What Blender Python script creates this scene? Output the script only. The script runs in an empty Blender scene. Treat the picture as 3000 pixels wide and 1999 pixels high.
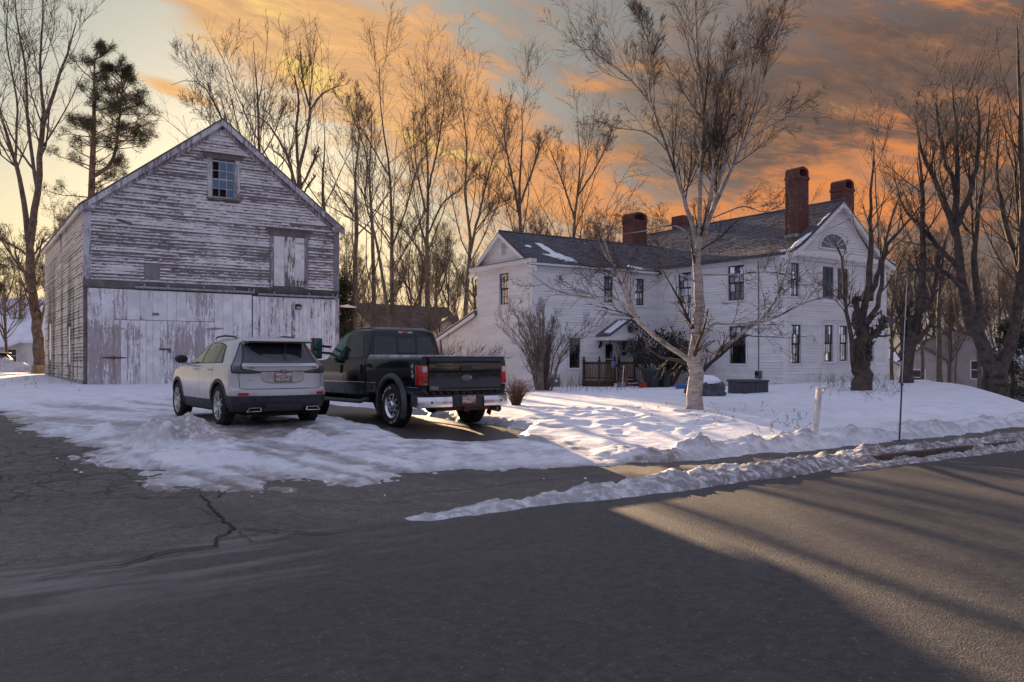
import bpy, bmesh, math, random
import numpy as np
from mathutils import Vector, Matrix
from mathutils.bvhtree import BVHTree
from mathutils.geometry import delaunay_2d_cdt
random.seed(7)
RNG = np.random.default_rng(11)
sc = bpy.context.scene
COL = sc.collection
R = math.radians
# ------------------------------------------------------------------ camera
# world x runs along the street (towards the right), world y from the street towards the barn and house
TH = R(33.9)
CT, ST = math.cos(TH), math.sin(TH)
FPX, HCAM = 2439.0, 1.6
cd = bpy.data.cameras.new('camera')
cam = bpy.data.objects.new('camera', cd)
COL.objects.link(cam)
cam.location = (0, 0, HCAM)
cam.rotation_euler = (R(90), 0, -TH)
cd.sensor_width = 36
cd.lens = FPX / 3000 * 36
cd.shift_y = 55.5 / 3000
cd.clip_end = 4000
cd.clip_start = 0.05
sc.camera = cam
# ------------------------------------------------------------------ sun, sky
SUN_AZ = R(33.9 - 18.0)      # measured from +y towards +x
SUN_EL = R(13.35)
sl = bpy.data.lights.new('sun', 'SUN')
sl.energy = 5.0
sl.angle = R(0.4)
sl.color = (1.0, 0.69, 0.41)
sun = bpy.data.objects.new('sun', sl)
COL.objects.link(sun)
sd = Vector((math.sin(SUN_AZ) * math.cos(SUN_EL), math.cos(SUN_AZ) * math.cos(SUN_EL), math.sin(SUN_EL)))
sun.rotation_euler = sd.to_track_quat('Z', 'Y').to_euler()
sun.location = sd * 60
sc.view_settings.view_transform = 'Standard'
sc.view_settings.look = 'None'
sc.view_settings.exposure = 1.75
sc.view_settings.gamma = 1.0
sc.view_settings.use_curve_mapping = False
sc.cycles.use_denoising = True
sc.cycles.max_bounces = 6
sc.cycles.transparent_max_bounces = 16
sc.cycles.caustics_reflective = False
sc.cycles.caustics_refractive = False

def lin(c):
    c = c / 255.0
    return c / 12.92 if c <= 0.04045 else ((c + 0.055) / 1.055) ** 2.4
def S(r, g, b):
    return (lin(r), lin(g), lin(b), 1.0)

class NT:
    """small helper round a node tree"""
    def __init__(s, t): s.t = t
    def n(s, ty, **kw):
        x = s.t.nodes.new(ty)
        for k, v in kw.items():
            setattr(x, k, v)
        return x
    def put(s, sock, v):
        if v is None: return
        if isinstance(v, bpy.types.NodeSocket): s.t.links.new(v, sock)
        else:
            if hasattr(sock.default_value, '__len__'):
                if not hasattr(v, '__len__'): v = (v,) * len(sock.default_value)
                k = len(sock.default_value)
                v = tuple(v)[:k] + (1.0,) * (k - len(tuple(v)[:k]))
            sock.default_value = v
    def m(s, op, a, b=None, c=None, clamp=False):
        x = s.n('ShaderNodeMath', operation=op, use_clamp=clamp)
        for i, v in enumerate((a, b, c)):
            if v is not None: s.put(x.inputs[i], v)
        return x.outputs[0]
    def add(s, a, b): return s.m('ADD', a, b)
    def mul(s, a, b): return s.m('MULTIPLY', a, b)
    def sub(s, a, b): return s.m('SUBTRACT', a, b)
    def vm(s, op, a, b=None):
        x = s.n('ShaderNodeVectorMath', operation=op)
        s.put(x.inputs[0], a)
        if b is not None: s.put(x.inputs[1], b)
        return x.outputs['Value'] if op in ('DOT_PRODUCT', 'LENGTH', 'DISTANCE') else x.outputs[0]
    def sep(s, v):
        x = s.n('ShaderNodeSeparateXYZ'); s.put(x.inputs[0], v); return x.outputs
    def comb(s, x, y, z):
        c = s.n('ShaderNodeCombineXYZ')
        for i, v in enumerate((x, y, z)): s.put(c.inputs[i], v)
        return c.outputs[0]
    def noise(s, vec, scale=1, detail=3, rough=.55, dist=0, dim='3D'):
        x = s.n('ShaderNodeTexNoise', noise_dimensions=dim)
        if vec is not None: s.put(x.inputs['Vector'], vec)
        x.inputs['Scale'].default_value = scale
        x.inputs['Detail'].default_value = detail
        x.inputs['Roughness'].default_value = rough
        x.inputs['Distortion'].default_value = dist
        return x.outputs[0]
    def voro(s, vec, scale, feature='F1', rnd=1.0, out='Distance'):
        x = s.n('ShaderNodeTexVoronoi', feature=feature)
        s.put(x.inputs['Vector'], vec)
        x.inputs['Scale'].default_value = scale
        x.inputs['Randomness'].default_value = rnd
        return x.outputs[out]
    def mr(s, v, a, b, c=0.0, d=1.0, smooth=True):
        x = s.n('ShaderNodeMapRange', interpolation_type='SMOOTHSTEP' if smooth else 'LINEAR')
        s.put(x.inputs[0], v)
        for i, q in enumerate((a, b, c, d)): s.put(x.inputs[i + 1], q)
        return x.outputs[0]
    def mix(s, f, a, b, blend='MIX'):
        x = s.n('ShaderNodeMix', data_type='RGBA', blend_type=blend)
        s.put(x.inputs[0], f); s.put(x.inputs[6], a); s.put(x.inputs[7], b)
        return x.outputs[2]
    def coord(s, out='Object'): return s.n('ShaderNodeTexCoord').outputs[out]
    def pos(s): return s.n('ShaderNodeNewGeometry').outputs['Position']
    def rand(s): return s.n('ShaderNodeObjectInfo').outputs['Random']
    def attr(s, name): return s.n('ShaderNodeAttribute', attribute_name=name).outputs['Fac']
    def bump(s, h, strength=.3, dist=.02):
        x = s.n('ShaderNodeBump')
        x.inputs['Strength'].default_value = strength
        x.inputs['Distance'].default_value = dist
        s.put(x.inputs['Height'], h)
        return x.outputs[0]

def newmat(name, color=(.5, .5, .5, 1), rough=.6, metal=0.0, spec=None, coat=0.0):
    m = bpy.data.materials.new(name)
    m.use_nodes = True
    t = NT(m.node_tree)
    b = m.node_tree.nodes['Principled BSDF']
    b.inputs['Base Color'].default_value = color
    b.inputs['Roughness'].default_value = rough
    b.inputs['Metallic'].default_value = metal
    if spec is not None: b.inputs['Specular IOR Level'].default_value = spec
    if coat: b.inputs['Coat Weight'].default_value = coat; b.inputs['Coat Roughness'].default_value = .06
    return m, t, b
def vmat(name, color, rough=.6, var=.15, scale=6, metal=0.0, bump=0.0, spec=None, coat=0.0, bscale=None):
    """colour with a noise variation in value"""
    m, t, b = newmat(name, color, rough, metal, spec, coat)
    c = t.coord()
    f = t.noise(c, scale, 5, .6)
    lo = tuple(x * (1 - var * 1.6) for x in color[:3]) + (1,)
    hi = tuple(min(1, x * (1 + var * 1.6)) for x in color[:3]) + (1,)
    t.put(b.inputs['Base Color'], t.mix(t.mr(f, .3, .7), lo, hi))
    t.put(b.inputs['Roughness'], t.mr(f, .2, .8, max(.03, rough - .1), min(1, rough + .1)))
    if bump:
        t.put(b.inputs['Normal'], t.bump(t.noise(c, bscale or scale * 6, 4), bump, .01))
    return m

# world: Nishita sky behind layers of sunset cloud given by direction
def build_world():
    w = bpy.data.worlds.new('World')
    sc.world = w
    w.use_nodes = True
    t = NT(w.node_tree)
    for n in list(w.node_tree.nodes): w.node_tree.nodes.remove(n)
    out = t.n('ShaderNodeOutputWorld')
    bg = t.n('ShaderNodeBackground')
    bg.inputs['Strength'].default_value = 0.12
    t.t.links.new(bg.outputs[0], out.inputs[0])
    sky = t.n('ShaderNodeTexSky', sky_type='NISHITA')
    sky.sun_disc = False
    sky.sun_elevation = SUN_EL
    sky.sun_rotation = SUN_AZ
    sky.air_density = 1.3
    sky.dust_density = 2.5
    sky.ozone_density = 2.0
    g = t.coord('Generated')
    d = t.vm('NORMALIZE', g)
    dx, dy, dz = t.sep(d)
    fr = t.vm('DOT_PRODUCT', d, (ST, CT, 0.0))
    rt = t.vm('DOT_PRODUCT', d, (CT, -ST, 0.0))
    az = t.mul(t.m('ARCTAN2', rt, fr), 57.2958)          # degrees, 0 straight ahead
    el = t.mul(t.m('ARCSINE', dz), 57.2958)
    K = 1.0 / 0.12 / 2 ** sc.view_settings.exposure
    DUSK = 0.98
    def col(r, g, b, k=1.0):
        c = S(r, g, b)
        return (c[0] * K * k, c[1] * K * k, c[2] * K * k, 1)
    # clear-sky part: Nishita tinted towards teal high up and straw near the horizon on the sun side
    nis = sky.outputs[0]
    sunside = t.mul(t.mr(az, -45, 28, 1.0, 0.0), t.mr(az, -72, -36, 0.0, 1.0))
    low = t.mr(el, 1, 19, 1.0, 0.0)
    clear_hi = t.mix(sunside, col(120, 116, 116), col(140, 156, 156))
    clear_lo = t.mix(sunside, col(158, 148, 142), col(226, 208, 164))
    clear = t.mix(low, clear_hi, clear_lo)
    base = t.mix(.04, clear, nis)
    # noises on the direction, flattened so that clouds lie in layers
    el2 = t.mul(dz, 1.0)
    sx = t.add(rt, t.mul(dz, .55)); sz = t.add(dz, t.mul(rt, .20))
    wob = t.noise(t.vm('MULTIPLY', d, (6, 6, 9)), 1.0, 2, .5)
    wv = t.comb(t.mul(wob, .5), 3.1, t.mul(wob, .6))
    tilt = t.vm('ADD', t.vm('MULTIPLY', t.comb(sx, fr, sz), (4.2, 2.0, 13.0)), wv)
    n1 = t.noise(tilt, 1.0, 5, .6)
    n2 = t.noise(t.vm('MULTIPLY', tilt, (3.2, 3.2, 3.4)), 1.0, 8, .72)
    fb = t.add(t.mul(n1, .52), t.mul(n2, .48))
    def blob(a0, e0, ra, re, rot=0.0, p=1.0):
        a = t.sub(az, a0); e = t.sub(el, e0)
        c, s_ = math.cos(R(rot)), math.sin(R(rot))
        x = t.mul(t.add(t.mul(a, c), t.mul(e, s_)), 1 / ra)
        y = t.mul(t.sub(t.mul(e, c), t.mul(a, s_)), 1 / re)
        q = t.add(t.mul(x, x), t.mul(y, y))
        return t.mul(t.m('POWER', 2.7183, t.mul(q, -1.0)), p)
    def total(bl):
        o = None
        for b_ in bl:
            v = blob(*b_)
            o = v if o is None else t.add(o, v)
        return o
    # grey-brown cloud deck, thickening to the right and overhead
    deck = total([(27, 16, 14, 12, 0, 1.1), (13, 14, 8, 8, 0, .55), (2, 21, 12, 5, -10, .35), (33, 5, 12, 6, 0, .4), (-4, 15, 12, 6, -20, .35)])
    deck = t.mr(t.add(t.mul(deck, .9), t.mul(t.sub(fb, .5), 2.4)), .12, .95)
    decks = t.mix(t.mr(az, -12, 24), col(156, 140, 128), col(104, 87, 82))
    decks = t.mix(t.mr(n2, .40, .66), decks, t.mix(t.mr(az, -5, 24), col(190, 150, 114), col(134, 103, 86)))
    c1 = t.mix(deck, base, decks)
    # sunlit orange cloud: long band from upper left to the middle, glow at right, cloud top right
    glow = total([(-17, 22.0, 6.5, 3.2, -12, 1.0), (-10, 19.3, 9, 3.4, -18, 1.0), (-3, 15.6, 8, 3.2, -20, .95), (-8, 12.2, 8.5, 3.0, -14, .38), (3, 10.5, 7, 3.2, -5, .75), (12, 8.5, 8, 2.4, 3, .55), (22.5, 11.2, 8.0, 3.2, 10, 1.1), (26, 7.5, 8, 2.2, 6, .6), (28, 22.3, 7, 2.4, -4, .95), (-21.8, 16.6, 2.4, .45, -18, .95), (5, 18.5, 5, 1.3, 10, .45), (9, 4.0, 9, 1.8, 0, .35), (-4, 22.5, 8, 2, -4, .25)])
    g1 = t.mr(t.add(t.mul(glow, .95), t.mul(t.sub(fb, .5), 4.0)), .20, 1.05)
    g1 = t.mul(g1, t.mr(glow, .04, .40))
    oc = t.mix(t.mr(az, -20, 20), col(250, 194, 126), col(238, 146, 80))
    oc = t.mix(t.mr(n2, .36, .64), t.mix(.55, oc, col(186, 142, 112)), oc)
    c2 = t.mix(t.mul(g1, .92), c1, oc)
    # brightest edge of the band
    edge = total([(-16.0, 21.8, 3.6, 1.3, -20, 1.05), (-14, 18.8, 3.2, .9, -6, 1.0), (-7.0, 15.0, 4.5, .6, -15, .85), (-3.0, 13.6, 3.0, .6, -12, .75), (-12, 17.2, 3, .8, -20, .6)])
    ed = t.mr(t.add(t.mul(edge, .8), t.mul(t.sub(n2, .5), 2.6)), .34, 1.15)
    c3 = t.mix(t.mul(ed, .85), c2, col(255, 218, 124, 1.08))
    # away from the sunset the sky is the pale violet dusk that fills the shade
    dusk = t.mix(t.mr(fb, .35, .65), col(174, 180, 214, DUSK), col(192, 194, 218, DUSK))
    hi = t.mr(el, 25, 50)
    back = t.mr(t.m('ABSOLUTE', az), 52, 100)
    away = t.m('MAXIMUM', hi, t.mul(back, t.mr(el, -2, 4)))
    c4 = t.mix(away, c3, dusk)
    # below the horizon: snowy ground tone
    c5 = t.mix(t.mr(el, -1.5, -.2), col(120, 118, 128), c4)
    t.put(bg.inputs['Color'], c5)
build_world()
sc.world.cycles.sampling_method = 'NONE'

# ------------------------------------------------------------------ helpers for things and meshes
def tag(o, label=None, cat=None, group=None, kind=None):
    if label: o['label'] = label
    if cat: o['category'] = cat
    if group: o['group'] = group
    if kind: o['kind'] = kind
    return o
def thing(name, loc=(0, 0, 0), rz=0.0, label=None, cat=None, group=None):
    o = bpy.data.objects.new(name, None)
    COL.objects.link(o)
    o.location = loc
    o.rotation_euler = (0, 0, rz)
    o.empty_display_size = .2
    return tag(o, label, cat, group)
def link(name, me, parent=None, loc=None):
    o = bpy.data.objects.new(name, me)
    COL.objects.link(o)
    if parent is not None: o.parent = parent
    if loc is not None: o.location = loc
    return o
def np_mesh(name, V, F, mat=None, smooth=False, attrs=None):
    """V (n,3), F (m,3 or 4) numpy -> mesh"""
    V = np.asarray(V, np.float32); F = np.asarray(F, np.int32)
    me = bpy.data.meshes.new(name)
    k = F.shape[1]
    me.vertices.add(len(V)); me.vertices.foreach_set('co', V.ravel())
    me.loops.add(F.size); me.loops.foreach_set('vertex_index', F.ravel())
    me.polygons.add(len(F))
    me.polygons.foreach_set('loop_start', np.arange(0, F.size, k, dtype=np.int32))
    me.polygons.foreach_set('loop_total', np.full(len(F), k, np.int32))
    me.polygons.foreach_set('use_smooth', np.full(len(F), smooth, bool))
    if mat: me.materials.append(mat)
    if attrs:
        for an, av in attrs.items():
            a = me.attributes.new(an, 'FLOAT', 'POINT')
            a.data.foreach_set('value', np.asarray(av, np.float32))
    me.update(calc_edges=True)
    return me

class MB:
    def __init__(s): s.v = []; s.f = []; s.mi = []
    def quadbox(s, P, mi=0):
        """P: 8 points, bottom ring 0-3 then top ring 4-7"""
        b = len(s.v); s.v += [tuple(p) for p in P]
        for q in ((0, 3, 2, 1), (4, 5, 6, 7), (0, 1, 5, 4), (1, 2, 6, 5), (2, 3, 7, 6), (3, 0, 4, 7)):
            s.f.append(tuple(b + i for i in q)); s.mi.append(mi)
        return s
    def box(s, x0, x1, y0, y1, z0, z1, mi=0):
        return s.quadbox([(x0, y0, z0), (x1, y0, z0), (x1, y1, z0), (x0, y1, z0), (x0, y0, z1), (x1, y0, z1), (x1, y1, z1), (x0, y1, z1)], mi)
    def bar(s, a, b, w, h=None, up=(0, 0, 1), mi=0):
        """rectangular bar from a to b, w across, h along up"""
        a = Vector(a); b = Vector(b); h = w if h is None else h
        d = (b - a).normalized(); up = Vector(up)
        if abs(d.dot(up)) > .98: up = Vector((0, 1, 0)) if abs(d.y) < .9 else Vector((1, 0, 0))
        x = d.cross(up).normalized(); y = x.cross(d).normalized()
        P = []
        for c in (a, b):
            for sx, sy in ((-1, -1), (1, -1), (1, 1), (-1, 1)):
                P.append(c + x * sx * w / 2 + y * sy * h / 2)
        return s.quadbox(P, mi)
    def tube(s, pts, rad, n=8, cap=True, mi=0):
        pts = [Vector(p) for p in pts]
        if not hasattr(rad, '__len__'): rad = [rad] * len(pts)
        b0 = len(s.v); px = None
        for i, p in enumerate(pts):
            d = (pts[min(i + 1, len(pts) - 1)] - pts[max(i - 1, 0)])
            d = d.normalized() if d.length > 1e-9 else Vector((0, 0, 1))
            if px is None:
                px = d.orthogonal().normalized()
            px = (px - d * px.dot(d)).normalized()
            py = d.cross(px)
            for k in range(n):
                a = 2 * math.pi * k / n
                s.v.append(tuple(p + (px * math.cos(a) + py * math.sin(a)) * rad[i]))
        for i in range(len(pts) - 1):
            for k in range(n):
                k2 = (k + 1) % n
                s.f.append((b0 + i * n + k, b0 + i * n + k2, b0 + (i + 1) * n + k2, b0 + (i + 1) * n + k)); s.mi.append(mi)
        if cap:
            s.f.append(tuple(b0 + k for k in reversed(range(n)))); s.mi.append(mi)
            e = b0 + (len(pts) - 1) * n
            s.f.append(tuple(e + k for k in range(n))); s.mi.append(mi)
        return s
    def lathe(s, prof, org=(0, 0, 0), axis=(0, 0, 1), n=16, mi=0, cap=True):
        """prof: list of (radius, height along axis)"""
        ax = Vector(axis).normalized(); o = Vector(org)
        x = ax.orthogonal().normalized(); y = ax.cross(x)
        b0 = len(s.v)
        for r, h in prof:
            for k in range(n):
                a = 2 * math.pi * k / n
                s.v.append(tuple(o + ax * h + (x * math.cos(a) + y * math.sin(a)) * r))
        for i in range(len(prof) - 1):
            for k in range(n):
                k2 = (k + 1) % n
                s.f.append((b0 + i * n + k, b0 + i * n + k2, b0 + (i + 1) * n + k2, b0 + (i + 1) * n + k)); s.mi.append(mi)
        if cap:
            s.f.append(tuple(b0 + k for k in reversed(range(n)))); s.mi.append(mi)
            e = b0 + (len(prof) - 1) * n
            s.f.append(tuple(e + k for k in range(n))); s.mi.append(mi)
        return s
    def prism(s, poly, fn, d0, d1, mi=0):
        """poly in 2D; fn(a,b,d)->3D point; solid between depths d0 and d1"""
        n = len(poly); b = len(s.v)
        for d in (d0, d1):
            for p in poly: s.v.append(tuple(fn(p[0], p[1], d)))
        s.f.append(tuple(b + i for i in reversed(range(n)))); s.mi.append(mi)
        s.f.append(tuple(b + n + i for i in range(n))); s.mi.append(mi)
        for i in range(n):
            j = (i + 1) % n
            s.f.append((b + i, b + j, b + n + j, b + n + i)); s.mi.append(mi)
        return s
    def poly(s, pts, mi=0):
        b = len(s.v); s.v += [tuple(p) for p in pts]
        s.f.append(tuple(range(b, b + len(pts)))); s.mi.append(mi)
        return s
    def mesh(s, name, mat=None, smooth=False, fix=True):
        me = bpy.data.meshes.new(name)
        me.from_pydata([tuple(map(float, p)) for p in s.v], [], s.f)
        for m_ in (mat if isinstance(mat, (list, tuple)) else [mat]):
            if m_: me.materials.append(m_)
        if any(s.mi): me.polygons.foreach_set('material_index', s.mi)
        if fix:
            bm = bmesh.new(); bm.from_mesh(me)
            bmesh.ops.recalc_face_normals(bm, faces=bm.faces)
            bm.to_mesh(me); bm.free()
        if smooth:
            me.polygons.foreach_set('use_smooth', [True] * len(me.polygons))
            me.set_sharp_from_angle(angle=R(38))
        me.update()
        return me
    def build(s, name, mat=None, parent=None, smooth=False, bevel=0.0, fix=True):
        me = s.mesh(name, mat, smooth, fix)
        if bevel:
            bm = bmesh.new(); bm.from_mesh(me)
            ed = [e for e in bm.edges if len(e.link_faces) == 2 and e.calc_face_angle(0) > R(35)]
            bmesh.ops.bevel(bm, geom=ed, offset=bevel, segments=2, affect='EDGES', profile=.6, clamp_overlap=True)
            bm.to_mesh(me); bm.free(); me.update()
            me.polygons.foreach_set('use_smooth', [True] * len(me.polygons))
            me.set_sharp_from_angle(angle=R(40))
        return link(name, me, parent)

def sstep(a, b, x):
    t = np.clip((np.asarray(x, float) - a) / (b - a), 0, 1)
    return t * t * (3 - 2 * t)
_perm = RNG.random((256, 256))
def vnoise(x, y):
    x = np.asarray(x, float); y = np.asarray(y, float)
    xi = np.floor(x).astype(int); yi = np.floor(y).astype(int)
    fx = x - xi; fy = y - yi
    fx = fx * fx * (3 - 2 * fx); fy = fy * fy * (3 - 2 * fy)
    a = _perm[xi & 255, yi & 255]; b = _perm[(xi + 1) & 255, yi & 255]
    c = _perm[xi & 255, (yi + 1) & 255]; d = _perm[(xi + 1) & 255, (yi + 1) & 255]
    return (a * (1 - fx) + b * fx) * (1 - fy) + (c * (1 - fx) + d * fx) * fy - .5
def fbm(x, y, sc_=1.0, oct=4, gain=.5):
    o = 0; amp = 1.0; f = sc_
    for i in range(oct):
        o = o + amp * vnoise(x * f + 17.3 * i, y * f - 9.1 * i)
        amp *= gain; f *= 2.03
    return o
def gz(u, v):
    """height of the bare ground (no snow)"""
    u = np.asarray(u, float); v = np.asarray(v, float)
    z = .30 * sstep(7.9, 15.5, v) - .10 * sstep(20, 26, v) * sstep(14, 20, u)
    z = z + .30 * sstep(28, 48, v) * sstep(10, -2, u) + .22 * sstep(20, 30, u) * sstep(9, 15, v) * sstep(26, 20, v)
    z = z + .09 * np.exp(-((u - 4.3) / 2.2) ** 2 - ((v - 16) / 4.0) ** 2)
    w = u - 1.2 * v - 11.0
    z = z - np.clip(w, 0, 20) ** 1.15 * .16 * sstep(8, 12, v + 0 * u)
    return z
def gzf(u, v): return float(gz(u, v))
def at(px, py, Y):
    """authoring aid: photo pixel at distance Y from the camera -> point of the place"""
    X = (px - 1500) / FPX * Y
    return Vector((CT * X + ST * Y, -ST * X + CT * Y, HCAM + (1055 - py) / FPX * Y))
# ------------------------------------------------------------------ ground materials
def asphalt_mat(name, c0, c1, old=False):
    m, t, b = newmat(name, c0, .56, spec=.5)
    p = t.pos()
    big = t.noise(p, .35, 4, .55, .4)
    mid = t.noise(p, 1.7, 6, .65)
    fine = t.noise(p, 26, 5, .8)
    grit = t.voro(p, 75, out='Distance')
    vx = t.n('ShaderNodeTexVoronoi'); t.put(vx.inputs['Vector'], p); vx.inputs['Scale'].default_value = 30.0
    cr_ = t.sep(vx.outputs['Color'])
    spk = t.mul(t.mr(vx.outputs['Distance'], .16, .34, 1.0, 0.0), t.mr(cr_[0], .70, .85))
    drk = t.mul(t.mr(vx.outputs['Distance'], .2, .4, 1.0, 0.0), t.mr(cr_[1], .6, .7))
    col = t.mix(t.mr(big, .35, .68), c0, c1)
    col = t.mix(t.mul(t.mr(mid, .42, .75), .55), col, tuple(x * 1.55 for x in c1[:3]) + (1,))
    col = t.mix(t.mul(t.mr(fine, .40, .62), .62), col, tuple(x * .50 for x in c0[:3]) + (1,))
    col = t.mix(t.mul(spk, .8), col, (.20, .185, .18, 1))
    col = t.mix(t.mul(drk, .6), col, (.012, .012, .013, 1))
    gr = t.noise(p, 10, 7, .85)
    col = t.mix(t.mr(gr, .36, .64), t.mix(.42, col, (0, 0, 0, 1)), t.mix(.10, col, (.3, .28, .28, 1)))
    x, y, z = t.sep(p)
    if not old:
        # salt and grit washed against the edge of the street
        e = t.mul(t.mr(y, 5.2, 7.0), t.mr(t.noise(t.vm('MULTIPLY', p, (.35, 1.6, 1)), 1.6, 5, .65), .42, .62))
        e = t.mul(e, t.mr(x, 4.5, 1.5))
        col = t.mix(t.mul(e, .75), col, (.20, .185, .19, 1))
        # faint wheel paths and old scratches along the street
        st = t.noise(t.vm('MULTIPLY', p, (.35, 2.0, 1)), 1.0, 5, .6)
        col = t.mix(t.mul(t.mr(st, .52, .72), .30), col, (.095, .090, .090, 1))
        scr = t.mr(t.noise(t.vm('MULTIPLY', p, (1.6, 4.0, 1)), 1.3, 6, .8), .70, .77)
        col = t.mix(t.mul(scr, .6), col, (.3, .28, .29, 1))
    else:
        w = t.vm('ADD', p, t.vm('MULTIPLY', t.comb(t.noise(p, 2.2, 4), t.noise(t.vm('ADD', p, (5, 5, 5)), 2.2, 4), 0.0), (.5, .5, 0)))
        cr = t.voro(w, 2.6, 'DISTANCE_TO_EDGE')
        ar = t.mul(t.mr(y, 9.6, 10.6), t.mr(x, 3.2, 1.6))
        line = t.mul(t.mr(cr, .02, .055, 1.0, 0.0), ar)
        cr2 = t.voro(w, 6.5, 'DISTANCE_TO_EDGE')
        line2 = t.mul(t.mr(cr2, .02, .06, 1.0, 0.0), t.mul(ar, t.mr(t.noise(p, .9, 2), .48, .58)))
        line = t.m('MAXIMUM', line, t.mul(line2, .8))
        col = t.mix(t.mul(line, .8), col, (.012, .011, .011, 1))
        # damp streaks running down from the melting snow
        dm = t.noise(t.vm('MULTIPLY', p, (.7, .45, 1)), 1.5, 4, .55, 1.2)
        wet = t.mul(t.mr(dm, .5, .62), t.mul(t.mr(y, 7.6, 8.6), t.mr(x, 1.0, 5.0)))
        wet = t.m('MAXIMUM', wet, t.mul(t.mr(y, 11.2, 12.4), t.mr(x, 5.8, 6.6)))
        col = t.mix(t.mul(wet, .62), col, (.022, .021, .024, 1))
        t.put(b.inputs['Roughness'], t.mr(wet, 0, 1, .7, .42))
    t.put(b.inputs['Base Color'], col)
    h = t.add(t.mul(fine, .7), t.mul(grit, .5))
    t.put(b.inputs['Normal'], t.bump(h, .7, .014))
    return m
M_road = asphalt_mat('road_asphalt', (.031, .031, .036, 1), (.047, .045, .049, 1))
M_old = asphalt_mat('old_asphalt', (.098, .087, .080, 1), (.175, .152, .135, 1), True)

def snow_mat(name, dirtcol=(.20, .15, .12, 1)):
    m, t, b = newmat(name, (.82, .84, .9, 1), .55, spec=.3)
    p = t.pos()
    n = t.noise(p, 2.0, 5, .6)
    f = t.noise(p, 24, 4, .65)
    col = t.mix(t.mr(n, .3, .7), (.72, .74, .81, 1), (.84, .85, .89, 1))
    ice = t.attr('ice'); dirt = t.attr('dirt')
    icef = t.mul(ice, t.mr(t.noise(p, 3.2, 5, .65), .3, .62))
    col = t.mix(t.mul(icef, .85), col, (.30, .29, .32, 1))
    df = t.mul(dirt, t.mr(t.noise(p, 7, 6, .75), .30, .56))
    col = t.mix(t.m('MINIMUM', df, .9), col, dirtcol)
    t.put(b.inputs['Base Color'], col)
    t.put(b.inputs['Roughness'], t.mr(icef, 0, 1, .7, .34))
    b.inputs['Subsurface Weight'].default_value = .0
    b.inputs['Subsurface Radius'].default_value = (.03, .035, .05)
    h = t.add(t.mul(t.noise(p, 9, 6, .72), .7), t.mul(f, .45))
    t.put(b.inputs['Normal'], t.bump(h, .75, .035))
    return m
M_snow = snow_mat('snow')
M_bank = snow_mat('plowed_snow', (.15, .115, .095, 1))
m_, t_, b_ = newmat('field_ground', (.6, .6, .66, 1), .9)
p_ = t_.pos()
t_.put(b_.inputs['Base Color'], t_.mix(t_.mr(t_.noise(p_, .25, 5, .65), .50, .66), (.66, .67, .73, 1), (.12, .085, .06, 1)))
M_field = m_

def grid_mesh(name, us, vs, Z, mat, attrs=None, smooth=True, keep=None):
    U, V = np.meshgrid(us, vs, indexing='ij')
    P = np.stack([U, V, Z], -1).reshape(-1, 3)
    nu, nv = len(us), len(vs)
    i = np.arange(nu * nv).reshape(nu, nv)
    F = np.stack([i[:-1, :-1], i[1:, :-1], i[1:, 1:], i[:-1, 1:]], -1).reshape(-1, 4)
    at_ = {k: v.ravel() for k, v in (attrs or {}).items()}
    if keep is not None:
        k = keep.ravel()
        F = F[k[F].any(1)]
        used = np.zeros(len(P), bool); used[F.ravel()] = True
        idx = np.cumsum(used) - 1
        P = P[used]; F = idx[F]
        at_ = {a: b[used] for a, b in at_.items()}
    return np_mesh(name, P, F, mat, smooth, at_)
def arr(*segs):
    o = []
    for a, b, st in segs: o.append(np.arange(a, b, st))
    return np.concatenate(o + [[segs[-1][1]]])

# base terrain out to the horizon
us = arr((-900, -120, 60), (-120, -30, 5), (-30, 90, 1.5), (90, 180, 6), (180, 1200, 80))
vs = arr((-500, -40, 40), (-40, 0, 8), (0, 60, 1.2), (60, 140, 6), (140, 1500, 90))
U, V = np.meshgrid(us, vs, indexing='ij')
Zg = gz(U, V) - .06 + .12 * fbm(U, V, .12, 3) * sstep(34, 45, V)
tag(link('ground', grid_mesh('ground', us, vs, Zg, M_field)), kind='structure')
# street
us = arr((-120, 80, 4)); vs = arr((-30, 7.56, 1.0))
U, V = np.meshgrid(us, vs, indexing='ij')
tag(link('road', grid_mesh('road', us, vs, .0 * U, M_road)), kind='structure')
# old driveway and the asphalt sidewalk that runs on to the right
us = arr((-40, -2, 1), (-2, 14, .25)); vs = arr((7.52, 31.5, .25))
U, V = np.meshgrid(us, vs, indexing='ij')
Zd = gz(U, V) + .004 + .02 * fbm(U, V, .5, 3) * sstep(7.6, 9, V)
Zd[:, 0] -= .03
drive = tag(link('driveway', grid_mesh('driveway', us, vs, Zd, M_old)), kind='structure')
us = arr((14, 90, .5)); vs = arr((7.52, 10.6, .25))
U, V = np.meshgrid(us, vs, indexing='ij')
tag(link('sidewalk', grid_mesh('sidewalk', us, vs, gz(U, V) * (U > 14.2) + (U <= 14.2) * gz(U, V) + .006, M_old)), kind='structure')

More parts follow.
